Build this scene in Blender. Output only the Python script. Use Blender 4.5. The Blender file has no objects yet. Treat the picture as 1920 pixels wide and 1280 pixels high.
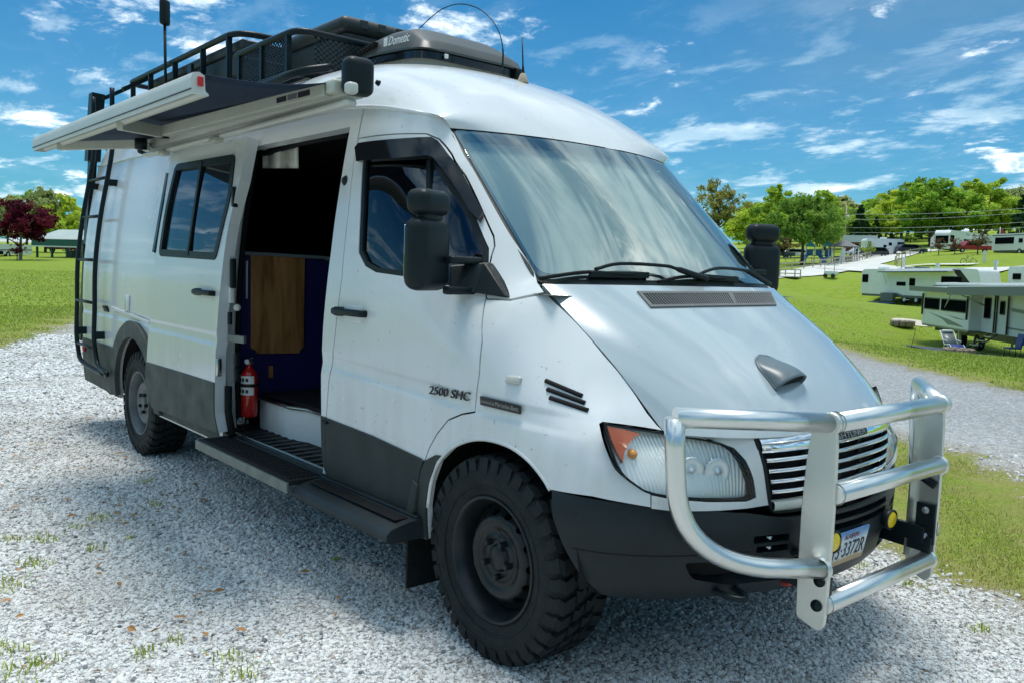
import bpy, bmesh, math, random
import numpy as np
from mathutils import Vector, Matrix
from mathutils.geometry import delaunay_2d_cdt

# ------------------------------------------------------------------ camera
CAM = np.array([2.28202, -2.790445, 1.404291])
YAW, PITCH, ROLL, FOC = 2.436871, -0.08341874, 0.03194208, 1589.249
PW, PH = 1920.0, 1280.0
_f = np.array([math.cos(YAW)*math.cos(PITCH), math.sin(YAW)*math.cos(PITCH), math.sin(PITCH)])
_r = np.cross(_f, [0, 0, 1.0]); _r /= np.linalg.norm(_r); _u = np.cross(_r, _f)
_c, _s = math.cos(ROLL), math.sin(ROLL)
_r, _u = _c*_r+_s*_u, -_s*_r+_c*_u
scene = bpy.context.scene
COL = scene.collection
cam_d = bpy.data.cameras.new('camera'); cam = bpy.data.objects.new('camera', cam_d); COL.objects.link(cam)
cam_d.sensor_width = 36.0; cam_d.lens = FOC/PW*36.0; cam_d.clip_end = 3000; cam_d.clip_start = 0.05
m = Matrix.Identity(4)
for i in range(3):
    m[i][0], m[i][1], m[i][2], m[i][3] = _r[i], _u[i], -_f[i], CAM[i]
cam.matrix_world = m
scene.camera = cam

# ------------------------------------------------------------------ sky, sun, exposure
SUN_EL, SUN_AZ = math.radians(83), math.radians(150)      # azimuth measured from +X to +Y
world = bpy.data.worlds.new('World'); scene.world = world; world.use_nodes = True
def build_world():
    nt = world.node_tree; nt.nodes.clear(); N = nt.nodes.new; L = nt.links.new
    out = N('ShaderNodeOutputWorld'); bg = N('ShaderNodeBackground'); bg.inputs['Strength'].default_value = 0.15
    sky = N('ShaderNodeTexSky'); sky.sky_type = 'NISHITA'; sky.sun_disc = False
    sky.sun_elevation = SUN_EL; sky.sun_rotation = math.pi/2-SUN_AZ
    sky.air_density = 1.1; sky.dust_density = 0.35; sky.ozone_density = 3.2
    tc = N('ShaderNodeTexCoord'); sep = N('ShaderNodeSeparateXYZ'); L(tc.outputs['Generated'], sep.inputs[0])
    def math_(op, a, b=None, c=None):
        n = N('ShaderNodeMath'); n.operation = op
        for i, v in enumerate((a, b, c)):
            if v is None: continue
            if isinstance(v, (int, float)): n.inputs[i].default_value = v
            else: L(v, n.inputs[i])
        return n.outputs[0]
    z = math_('MAXIMUM', sep.outputs[2], 0.0)
    den = math_('ADD', z, 0.16)
    cx = math_('DIVIDE', sep.outputs[0], den); cy = math_('DIVIDE', sep.outputs[1], den)
    comb = N('ShaderNodeCombineXYZ'); L(cx, comb.inputs[0]); L(cy, comb.inputs[1])
    def noise(scale, detail, rough, off, dist=0.0, stretch=None):
        mp = N('ShaderNodeMapping'); mp.inputs['Location'].default_value = off
        if stretch:
            mp.inputs['Scale'].default_value = stretch[0]; mp.inputs['Rotation'].default_value = (0, 0, stretch[1])
        L(comb.outputs[0], mp.inputs[0])
        n = N('ShaderNodeTexNoise'); n.inputs['Scale'].default_value = scale; n.inputs['Detail'].default_value = detail
        n.inputs['Roughness'].default_value = rough; n.inputs['Distortion'].default_value = dist
        L(mp.outputs[0], n.inputs['Vector']); return n.outputs['Fac']
    def ramp(v, a, b):
        n = N('ShaderNodeMapRange'); n.interpolation_type = 'SMOOTHSTEP'; n.inputs[1].default_value = a; n.inputs[2].default_value = b
        L(v, n.inputs[0]); return n.outputs[0]
    big = noise(0.42, 2, .5, (3.1, 1.7, 0)); fine = noise(2.9, 10, .64, (7.3, -2.2, 0), .25)
    puff = ramp(math_('ADD', math_('MULTIPLY', fine, .80), math_('MULTIPLY', big, .42)), .645, .765)
    wisp_n = noise(1.4, 8, .6, (-4.4, 9.1, 0), .5, ((1.0, 2.2, 1), .9))
    wisp = math_('MULTIPLY', ramp(wisp_n, .54, .76), .25)
    # grey veil and streaky cirrus high overhead
    strk = noise(2.6, 9, .62, (2.0, 5.0, 0), .5, ((.5, 1.7, 1), .75))
    high = ramp(z, .36, .62)
    streak = math_('MULTIPLY', math_('MULTIPLY', ramp(strk, .36, .57), high), .95)
    # bank of thin grey cloud standing over the hill side of the sky
    veil_n = noise(.9, 6, .55, (1.4, -6.0, 0), .3); toward = ramp(math_('ADD', math_('MULTIPLY', sep.outputs[1], .95), math_('MULTIPLY', sep.outputs[0], .55)), .25, .75)
    vn = math_('ADD', .25, math_('MULTIPLY', ramp(veil_n, .36, .66), .6)); veil = math_('MULTIPLY', math_('MULTIPLY', vn, toward), ramp(z, .13, .34))
    # broken white cloud low over the horizon
    low_n = noise(2.7, 10, .62, (11.0, 3.0, 0), .2, ((1.0, 1.5, 1), .5)); low = math_('MULTIPLY', ramp(z, .34, .06), math_('ADD', .10, math_('MULTIPLY', ramp(low_n, .50, .64), .85)))
    cl = math_('MAXIMUM', math_('MAXIMUM', puff, wisp), math_('MAXIMUM', streak, low))
    fade = ramp(z, .0, .02)
    cl = math_('MULTIPLY', cl, math_('ADD', .5, math_('MULTIPLY', fade, .5)))
    tint = N('ShaderNodeMix'); tint.data_type = 'RGBA'; tint.blend_type = 'MULTIPLY'; tint.inputs[0].default_value = 1
    L(sky.outputs[0], tint.inputs[6]); tint.inputs[7].default_value = (0.085, 0.33, 0.45, 1)
    shade = N('ShaderNodeMix'); shade.data_type = 'RGBA'; shade.inputs[6].default_value = (3.0, 4.1, 4.8, 1); shade.inputs[7].default_value = (6.6, 7.1, 7.3, 1)
    L(ramp(fine, .45, .72), shade.inputs[0])
    mix = N('ShaderNodeMix'); mix.data_type = 'RGBA'
    gv = N('ShaderNodeMix'); gv.data_type = 'RGBA'; L(veil, gv.inputs[0]); L(tint.outputs[2], gv.inputs[6]); gv.inputs[7].default_value = (1.05, 1.80, 2.35, 1)
    L(cl, mix.inputs[0]); L(gv.outputs[2], mix.inputs[6]); L(shade.outputs[2], mix.inputs[7])
    L(mix.outputs[2], bg.inputs[0]); L(bg.outputs[0], out.inputs[0])
build_world()
sun_d = bpy.data.lights.new('sun', 'SUN'); sun_d.energy = 2.0; sun_d.angle = math.radians(20); sun_d.color = (1, .96, .89)
sun = bpy.data.objects.new('sun', sun_d); COL.objects.link(sun)
sun.rotation_euler = Vector((math.cos(SUN_EL)*math.cos(SUN_AZ), math.cos(SUN_EL)*math.sin(SUN_AZ), math.sin(SUN_EL))).to_track_quat('Z', 'Y').to_euler()
sun.location = (0, 0, 30)
vs = scene.view_settings; vs.view_transform = 'Standard'; vs.look = 'None'; vs.exposure = 0.62; vs.gamma = 1.0; vs.use_curve_mapping = False
scene.render.engine = 'CYCLES'; scene.cycles.max_bounces = 8; scene.cycles.transparent_max_bounces = 16
try: scene.cycles.use_denoising = True
except Exception: pass

# ------------------------------------------------------------------ helpers
def ray(q):
    return _f+_r*(q[0]-PW/2)/FOC-_u*(q[1]-PH/2)/FOC
def on(q, ax, v):
    d = ray(q); return CAM+(v-CAM[ax])/d[ax]*d
def proj(P):
    d = np.asarray(P, float)-CAM; z = d@_f
    return np.array([PW/2+FOC*(d@_r)/z, PH/2-FOC*(d@_u)/z])
def at_depth(q, dist):
    """point on the pixel's ray at horizontal distance dist from the camera"""
    d = ray(q); return CAM+d*dist/math.hypot(d[0], d[1])
def norm(v):
    v = np.asarray(v, float); return v/(np.linalg.norm(v)+1e-12)

MATS = {}
def new_mat(name):
    mt = bpy.data.materials.new(name); mt.use_nodes = True; MATS[name] = mt
    nt = mt.node_tree; return mt, nt, nt.nodes['Principled BSDF']
def mat(name, col, rough=.5, metal=0, var=.0, vscale=8, bump=0, bscale=60, coat=0, spec=None, col2=None, detail=4, coords='Object', rvar=0, emit=0, trans=0, ior=None):
    mt, nt, b = new_mat(name); N = nt.nodes.new; L = nt.links.new
    b.inputs['Base Color'].default_value = (*col, 1); b.inputs['Roughness'].default_value = rough; b.inputs['Metallic'].default_value = metal
    if coat: b.inputs['Coat Weight'].default_value = coat; b.inputs['Coat Roughness'].default_value = .04
    if spec is not None: b.inputs['Specular IOR Level'].default_value = spec
    if trans: b.inputs['Transmission Weight'].default_value = trans
    if ior: b.inputs['IOR'].default_value = ior
    if emit: b.inputs['Emission Color'].default_value = (*col, 1); b.inputs['Emission Strength'].default_value = emit
    tc = N('ShaderNodeTexCoord')
    if var or col2 or rvar:
        n = N('ShaderNodeTexNoise'); n.inputs['Scale'].default_value = vscale; n.inputs['Detail'].default_value = detail; n.inputs['Roughness'].default_value = .6
        L(tc.outputs[coords], n.inputs['Vector'])
        mr = N('ShaderNodeMapRange'); mr.inputs[1].default_value = .3; mr.inputs[2].default_value = .7; L(n.outputs['Fac'], mr.inputs[0])
        mx = N('ShaderNodeMix'); mx.data_type = 'RGBA'; L(mr.outputs[0], mx.inputs[0])
        c2 = col2 if col2 else tuple(min(1, c*(1+var)) for c in col)
        c1 = col if col2 else tuple(c*(1-var) for c in col)
        mx.inputs[6].default_value = (*c1, 1); mx.inputs[7].default_value = (*c2, 1); L(mx.outputs[2], b.inputs['Base Color'])
        if rvar:
            m2 = N('ShaderNodeMapRange'); m2.inputs[1].default_value = .3; m2.inputs[2].default_value = .7
            m2.inputs[3].default_value = max(0, rough-rvar); m2.inputs[4].default_value = rough+rvar; L(n.outputs['Fac'], m2.inputs[0]); L(m2.outputs[0], b.inputs['Roughness'])
    if bump:
        n = N('ShaderNodeTexNoise'); n.inputs['Scale'].default_value = bscale; n.inputs['Detail'].default_value = 5; L(tc.outputs[coords], n.inputs['Vector'])
        bp = N('ShaderNodeBump'); bp.inputs['Strength'].default_value = bump; bp.inputs['Distance'].default_value = .02; L(n.outputs['Fac'], bp.inputs['Height']); L(bp.outputs[0], b.inputs['Normal'])
    return mt
def glass_mat(name, tint, ior=1.5, rough=0.0, clear=.8, coatcol=(1, 1, 1)):
    """thin sheet: clear/tinted transparency plus a Fresnel reflection"""
    mt = bpy.data.materials.new(name); mt.use_nodes = True; MATS[name] = mt; nt = mt.node_tree; nt.nodes.clear(); N = nt.nodes.new; L = nt.links.new
    o = N('ShaderNodeOutputMaterial'); mx = N('ShaderNodeMixShader')
    tr = N('ShaderNodeBsdfTransparent'); tr.inputs[0].default_value = (*tint, 1); gl = N('ShaderNodeBsdfGlossy'); gl.inputs['Roughness'].default_value = rough; gl.inputs['Color'].default_value = (*coatcol, 1)
    # two-sided Schlick reflectance, so that a pane lets light through alike from inside and outside
    ge = N('ShaderNodeNewGeometry'); dt = N('ShaderNodeVectorMath'); dt.operation = 'DOT_PRODUCT'; L(ge.outputs['Normal'], dt.inputs[0]); L(ge.outputs['Incoming'], dt.inputs[1])
    def mm(op, x, y):
        n = N('ShaderNodeMath'); n.operation = op
        for i, v in enumerate((x, y)):
            if isinstance(v, float): n.inputs[i].default_value = v
            elif v is not None: L(v, n.inputs[i])
        return n.outputs[0]
    f0 = ((ior-1)/(ior+1))**2; c = mm('ABSOLUTE', dt.outputs['Value'], None); p5 = mm('POWER', mm('SUBTRACT', 1.0, c), 5.0); F = mm('ADD', f0, mm('MULTIPLY', p5, 1.0-f0))
    L(F, mx.inputs[0]); L(tr.outputs[0], mx.inputs[1]); L(gl.outputs[0], mx.inputs[2]); L(mx.outputs[0], o.inputs[0]); return mt

def tag(o, label=None, cat=None, group=None, kind=None):
    if label: o['label'] = label
    if cat: o['category'] = cat
    if group: o['group'] = group
    if kind: o['kind'] = kind
    return o
def empty(name, loc=(0, 0, 0), rz=0):
    o = bpy.data.objects.new(name, None); COL.objects.link(o); o.location = loc; o.rotation_euler = (0, 0, rz); o.empty_display_size = .3; return o
def link_mesh(name, me, material, parent=None):
    o = bpy.data.objects.new(name, me); COL.objects.link(o)
    if material is not None:
        me.materials.append(MATS[material] if isinstance(material, str) else material)
    if parent is not None: o.parent = parent
    return o
def copy_tree(o, parent=None):
    c = o.copy(); COL.objects.link(c); c.parent = parent
    for ch in list(o.children): copy_tree(ch, c)
    return c

class MB:
    """collects simple shapes into one mesh"""
    def __init__(s): s.v = []; s.f = []; s.sm = []; s.mi = []; s.cur = 0
    def add(s, vs, fs, smooth=False):
        b = len(s.v); s.v += [tuple(map(float, v)) for v in vs]
        for f in fs: s.f.append(tuple(i+b for i in f)); s.sm.append(smooth); s.mi.append(s.cur)
        return s
    def box(s, c, size, rot=None, taper=None):
        hx, hy, hz = [d/2 for d in size]
        P = np.array([(sx*hx, sy*hy, sz*hz) for sz in (-1, 1) for sy in (-1, 1) for sx in (-1, 1)])
        if taper: P[4:, 0] *= taper[0]; P[4:, 1] *= taper[1]
        if rot is not None: P = P@np.array(rot).T
        P = P+np.array(c)
        return s.add(P, [(0, 2, 3, 1), (4, 5, 7, 6), (0, 1, 5, 4), (2, 6, 7, 3), (0, 4, 6, 2), (1, 3, 7, 5)])
    def rbox(s, c, size, r=.02, rot=None, seg=2, e=None):
        """box with rounded edges (superellipsoid corners)"""
        bm = bmesh.new(); bmesh.ops.create_cube(bm, size=1)
        for v in bm.verts: v.co = Vector((v.co.x*size[0], v.co.y*size[1], v.co.z*size[2]))
        bmesh.ops.bevel(bm, geom=list(bm.edges), offset=min(r, min(size)*.49), segments=seg, affect='EDGES', profile=.5)
        bm.verts.index_update(); P = np.array([v.co[:] for v in bm.verts]); F = [tuple(v.index for v in f.verts) for f in bm.faces]; bm.free()
        if rot is not None: P = P@np.array(rot).T
        return s.add(P+np.array(c), F, True)
    def tube(s, pts, r, seg=10, caps=True, close=False, smooth=True, up=None):
        pts = [np.array(p, float) for p in pts]; n = len(pts); rs = r if hasattr(r, '__len__') else [r]*n
        T = []
        for i in range(n):
            if close: t = norm(pts[(i+1) % n]-pts[i])+norm(pts[i]-pts[i-1])
            else:
                t = np.zeros(3)
                if i < n-1: t = t+norm(pts[i+1]-pts[i])
                if i > 0: t = t+norm(pts[i]-pts[i-1])
            T.append(norm(t))
        a = np.array(up if up is not None else (0, 0, 1.0))
        if abs(a@T[0]) > .95: a = np.array([1.0, 0, 0])
        nrm = norm(a-T[0]*(a@T[0])); V = []
        for i in range(n):
            nrm = norm(nrm-T[i]*(nrm@T[i])); bi = np.cross(T[i], nrm)
            k = 1.0
            if 0 < i < n-1 or close:
                d1 = norm(pts[i]-pts[i-1]); k = 1/max(.5, abs(d1@T[i]))
            for j in range(seg):
                an = 2*math.pi*j/seg; V.append(pts[i]+rs[i]*(nrm*math.cos(an)+bi*math.sin(an)))
        F = []
        for i in range(n if close else n-1):
            i2 = (i+1) % n
            for j in range(seg):
                j2 = (j+1) % seg; F.append((i*seg+j, i*seg+j2, i2*seg+j2, i2*seg+j))
        s.add(V, F, smooth)
        if caps and not close:
            b = len(s.v)-n*seg
            s.f.append(tuple(b+j for j in range(seg))[::-1]); s.sm.append(False); s.mi.append(s.cur)
            s.f.append(tuple(b+(n-1)*seg+j for j in range(seg))); s.sm.append(False); s.mi.append(s.cur)
        return s
    def bar(s, p0, p1, w, h, up=(0, 0, 1)):
        p0 = np.array(p0, float); p1 = np.array(p1, float); t = norm(p1-p0); a = np.array(up, float)
        if abs(a@t) > .97: a = np.array([1.0, 0, 0])
        n = norm(a-t*(a@t)); b = np.cross(t, n)
        V = [p+sx*b*w/2+sz*n*h/2 for p in (p0, p1) for sz in (-1, 1) for sx in (-1, 1)]
        return s.add(V, [(0, 2, 3, 1), (4, 5, 7, 6), (0, 1, 5, 4), (2, 6, 7, 3), (0, 4, 6, 2), (1, 3, 7, 5)])
    def prism(s, poly, to3, d, smooth=False):
        """extrude a 2D polygon: to3(a,b) gives the base point, d the extrusion vector"""
        n = len(poly); A = [np.array(to3(*q), float) for q in poly]; B = [p+np.array(d) for p in A]
        s.add(A+B, [tuple(range(n))[::-1], tuple(range(n, 2*n))])
        b = len(s.v)-2*n
        for i in range(n):
            j = (i+1) % n; s.f.append((b+i, b+j, b+n+j, b+n+i)); s.sm.append(smooth); s.mi.append(s.cur)
        return s
    def lathe(s, prof, c, axis=(0, 1, 0), seg=32, smooth=True, closed=False):
        """revolve (radius, along) profile about axis through c"""
        ax = norm(axis); a = np.array((0, 0, 1.0)) if abs(ax[2]) < .9 else np.array((1.0, 0, 0))
        n = norm(a-ax*(a@ax)); b = np.cross(ax, n); V = []
        for r, h in prof:
            for j in range(seg):
                t = 2*math.pi*j/seg; V.append(np.array(c)+ax*h+r*(n*math.cos(t)+b*math.sin(t)))
        F = []; k = len(prof)
        for i in range(k if closed else k-1):
            i2 = (i+1) % k
            for j in range(seg):
                j2 = (j+1) % seg; F.append((i*seg+j, i*seg+j2, i2*seg+j2, i2*seg+j))
        return s.add(V, F, smooth)
    def disc(s, c, r, axis, seg=20):
        ax = norm(axis); a = np.array((0, 0, 1.0)) if abs(ax[2]) < .9 else np.array((1.0, 0, 0))
        n = norm(a-ax*(a@ax)); b = np.cross(ax, n)
        return s.add([np.array(c)+r*(n*math.cos(2*math.pi*j/seg)+b*math.sin(2*math.pi*j/seg)) for j in range(seg)], [tuple(range(seg))])
    def grid(s, G, smooth=True):
        G = np.asarray(G); a, b = G.shape[:2]
        return s.add(G.reshape(-1, 3), [(i*b+j, i*b+j+1, (i+1)*b+j+1, (i+1)*b+j) for i in range(a-1) for j in range(b-1)], smooth)
    def build(s, name, material, parent=None, bevel=0, sub=0, seg=2):
        me = bpy.data.meshes.new(name); me.from_pydata(s.v, [], s.f); me.update()
        me.polygons.foreach_set('use_smooth', s.sm)
        if isinstance(material, (list, tuple)):
            o = link_mesh(name, me, None, parent)
            for x in material: me.materials.append(MATS[x])
            me.polygons.foreach_set('material_index', s.mi)
        else: o = link_mesh(name, me, material, parent)
        if bevel:
            md = o.modifiers.new('b', 'BEVEL'); md.width = bevel; md.segments = seg; md.limit_method = 'ANGLE'; md.angle_limit = math.radians(35); md.harden_normals = False
        if sub:
            md = o.modifiers.new('s', 'SUBSURF'); md.levels = sub; md.render_levels = sub
        return o
def rotz(a): c, s = math.cos(a), math.sin(a); return np.array([[c, -s, 0], [s, c, 0], [0, 0, 1]])
def roty(a): c, s = math.cos(a), math.sin(a); return np.array([[c, 0, s], [0, 1, 0], [-s, 0, c]])
def rotx(a): c, s = math.cos(a), math.sin(a); return np.array([[1, 0, 0], [0, c, -s], [0, s, c]])

def rpoly(pts, r=.03, seg=4):
    """round the corners of a closed polygon; a point may carry its own radius as third value"""
    out = []; n = len(pts)
    for i in range(n):
        p = np.array(pts[i][:2], float); rr = pts[i][2] if len(pts[i]) > 2 else r
        a = np.array(pts[i-1][:2], float); b = np.array(pts[(i+1) % n][:2], float)
        da, db = a-p, b-p; la, lb = np.linalg.norm(da), np.linalg.norm(db)
        k = min(rr, la*.45, lb*.45)
        if k < 1e-4: out.append(tuple(p)); continue
        p0, p1 = p+da/la*k, p+db/lb*k
        for t in np.linspace(0, 1, seg+1):
            out.append(tuple((1-t)**2*p0+2*t*(1-t)*p+t*t*p1))
    return out
def smooth_line(pts, n=8):
    """Catmull-Rom through the points"""
    P = [np.array(p, float) for p in pts]; P = [2*P[0]-P[1]]+P+[2*P[-1]-P[-2]]; out = []
    for i in range(1, len(P)-2):
        for t in np.linspace(0, 1, n, endpoint=False):
            a, b, c, d = P[i-1:i+3]
            out.append(.5*((2*b)+(c-a)*t+(2*a-5*b+4*c-d)*t*t+(3*b-a-3*c+d)*t**3))
    out.append(P[-2]); return out
def area2(poly):
    p = np.array(poly); return .5*float(np.sum(p[:, 0]*np.roll(p[:, 1], -1)-np.roll(p[:, 0], -1)*p[:, 1]))
def inset(poly, g):
    """move a closed polygon's edges inwards by g"""
    p = np.array([q[:2] for q in poly], float)
    keep = [i for i in range(len(p)) if np.linalg.norm(p[i]-p[i-1]) > 1e-5]; p = p[keep]
    if area2(p) < 0: p = p[::-1]
    e = np.roll(p, -1, 0)-p; e /= np.linalg.norm(e, axis=1)[:, None]; nr = np.stack([-e[:, 1], e[:, 0]], 1)
    out = []
    for i in range(len(p)):
        n1, n2 = nr[i-1], nr[i]; b = n1+n2; out.append(p[i]+b*g/max(.35, 1+n1@n2))
    return [tuple(q) for q in out]
def inside(pt, poly):
    x, y = pt[:, 0], pt[:, 1]; q = np.array(poly); r = np.zeros(len(pt), bool); j = len(q)-1
    for i in range(len(q)):
        xi, yi = q[i]; xj, yj = q[j]
        c = ((yi > y) != (yj > y))
        with np.errstate(divide='ignore', invalid='ignore'):
            r ^= c & (x < (xj-xi)*(y-yi)/(yj-yi+1e-15)+xi)
        j = i
    return r
def dist_poly(pt, poly):
    q = np.array(poly); d = np.full(len(pt), 1e9)
    for i in range(len(q)):
        a, b = q[i-1], q[i]; ab = b-a; t = np.clip(((pt-a)@ab)/(ab@ab+1e-12), 0, 1)
        d = np.minimum(d, np.linalg.norm(pt-(a+t[:, None]*ab), axis=1))
    return d
def panel(name, surf, outline, material, parent=None, holes=(), step=.05, rim=.018, gap=.003, blines=(), alines=(), hole_rim=None, flip=False, lift=0.0, thick=None, back=False):
    """trimmed sheet of a surface surf(a,b)->(n,3); edges turn inwards by rim; normals come from the surface itself"""
    outer = inset(outline, gap); holes = [inset(h, -gap)[::-1] if False else inset(h, 0) for h in holes]
    loops = [outer]+holes
    P = []; E = []; LI = []
    for lp in loops:
        # split long edges
        q = []
        for i in range(len(lp)):
            a = np.array(lp[i]); b = np.array(lp[(i+1) % len(lp)]); k = max(1, int(np.linalg.norm(b-a)/(step*.9)))
            for t in range(k): q.append(a+(b-a)*t/k)
        b0 = len(P); P += q; idx = list(range(b0, b0+len(q))); LI.append(idx)
        E += [(idx[i], idx[(i+1) % len(idx)]) for i in range(len(idx))]
    po = np.array(outer); lo, hi = po.min(0), po.max(0)
    A = np.arange(lo[0]+step*.5, hi[0], step); B = np.arange(lo[1]+step*.5, hi[1], step)
    A = np.array(sorted([a for a in A if all(abs(a-x) > step*.3 for x in alines)]+[x for x in alines if lo[0] < x < hi[0]]))
    B = np.array(sorted([a for a in B if all(abs(a-x) > step*.3 for x in blines)]+[x for x in blines if lo[1] < x < hi[1]]))
    if len(A) and len(B):
        g = np.stack(np.meshgrid(A, B), -1).reshape(-1, 2)
        ok = inside(g, outer)&(dist_poly(g, outer) > step*.3)
        for h in holes: ok &= ~inside(g, h)&(dist_poly(g, h) > step*.3)
        P += list(g[ok])
    vo, eo, fo, _, _, _ = delaunay_2d_cdt([Vector(q) for q in P], E, [], 0, 1e-7)
    vo = np.array([v[:] for v in vo]); fo = np.array([f for f in fo if len(f) == 3])
    c = vo[fo].mean(1); ok = inside(c, outer)
    for h in holes: ok &= ~inside(c, h)
    fo = fo[ok]
    S = surf(vo[:, 0], vo[:, 1]); e = 2e-3
    du = surf(vo[:, 0]+e, vo[:, 1])-surf(vo[:, 0]-e, vo[:, 1]); dv = surf(vo[:, 0], vo[:, 1]+e)-surf(vo[:, 0], vo[:, 1]-e)
    Nn = np.cross(du, dv); Nn /= np.linalg.norm(Nn, axis=1)[:, None]+1e-12
    if flip: Nn = -Nn
    S = S+Nn*lift
    V = list(S); F = []; LN = []
    for f in fo:
        fn = np.cross(S[f[1]]-S[f[0]], S[f[2]]-S[f[0]])
        if np.linalg.norm(fn) < 1e-12: continue
        f = tuple(int(i) for i in f)
        if fn@Nn[f[0]] < 0: f = f[::-1]
        F.append(f); LN += [Nn[i] for i in f]
    nface = len(F)
    # rims
    for li, lp in enumerate(loops):
        rd = rim if li == 0 else (hole_rim if hole_rim is not None else rim)
        if not rd: continue
        q = np.array([P[i] for i in LI[li]]); s_ = surf(q[:, 0], q[:, 1])
        du = surf(q[:, 0]+e, q[:, 1])-surf(q[:, 0]-e, q[:, 1]); dv = surf(q[:, 0], q[:, 1]+e)-surf(q[:, 0], q[:, 1]-e)
        n_ = np.cross(du, dv); n_ /= np.linalg.norm(n_, axis=1)[:, None]+1e-12
        if flip: n_ = -n_
        t_ = s_+n_*lift; b0 = len(V); k = len(q); V += list(t_)+list(t_-n_*rd)
        cen = t_.mean(0)
        for i in range(k):
            j = (i+1) % k; f = (b0+i, b0+j, b0+k+j, b0+k+i)
            fn = norm(np.cross(t_[j]-t_[i], -n_[i]))
            # outward test in parameter space: outer loop is CCW
            ed = t_[j]-t_[i]; o_ = np.cross(ed, n_[i])
            if flip: o_ = -o_
            if li > 0: o_ = -o_
            if fn@o_ < 0: f = f[::-1]; fn = -fn
            F.append(f); LN += [fn]*4
    me = bpy.data.meshes.new(name); me.from_pydata([tuple(v) for v in V], [], F); me.update()
    me.polygons.foreach_set('use_smooth', [True]*len(F))
    me.normals_split_custom_set([tuple(n) for n in LN])
    return link_mesh(name, me, material, parent)
class RBF:
    def __init__(s, pts, vals, smooth=0.0):
        s.p = np.array(pts, float); n = len(s.p); r = np.linalg.norm(s.p[:, None]-s.p[None], axis=2)
        K = np.where(r > 0, r*r*np.log(r+1e-12), 0)+smooth*np.eye(n); Q = np.concatenate([np.ones((n, 1)), s.p], 1); k = Q.shape[1]
        M = np.block([[K, Q], [Q.T, np.zeros((k, k))]]); s.c = np.linalg.solve(M, np.concatenate([np.array(vals, float), np.zeros(k)])); s.n = n
    def __call__(s, a, b):
        a = np.asarray(a, float); b = np.asarray(b, float); q = np.stack([a.ravel(), b.ravel()], 1)
        r = np.linalg.norm(q[:, None]-s.p[None], axis=2); K = np.where(r > 0, r*r*np.log(r+1e-12), 0)
        return (K@s.c[:s.n]+s.c[s.n]+q@s.c[s.n+1:]).reshape(a.shape)
def text_mesh(name, body, size, origin, xdir, ydir, material, parent, depth=.002, shear=0.0, width=None, surf=None):
    """raised lettering: converted to a real mesh lying in the plane of xdir, ydir"""
    cu = bpy.data.curves.new('t', 'FONT'); cu.body = body; cu.size = size; cu.extrude = depth/2; cu.shear = shear; cu.resolution_u = 3
    to = bpy.data.objects.new('t', cu); COL.objects.link(to); dg = bpy.context.evaluated_depsgraph_get()
    me = bpy.data.meshes.new_from_object(to.evaluated_get(dg)); bpy.data.objects.remove(to); bpy.data.curves.remove(cu); me.name = name
    co = np.array([v.co[:] for v in me.vertices]); co[:, 2] += depth/2
    w = co[:, 0].max()-co[:, 0].min(); co[:, 0] -= co[:, 0].min()
    k = (width/w) if width else 1.0
    X = norm(xdir); Y = norm(np.array(ydir)-X*(np.array(ydir)@X)); Z = np.cross(X, Y)
    if surf is not None: out = surf(co[:, 0]*k, co[:, 1])+Z*co[:, 2:3]
    else: out = np.array(origin)+co[:, 0:1]*k*X+co[:, 1:2]*Y+co[:, 2:3]*Z
    for v, c in zip(me.vertices, out): v.co = c
    me.materials.clear(); me.update()
    return link_mesh(name, me, material, parent)
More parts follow.
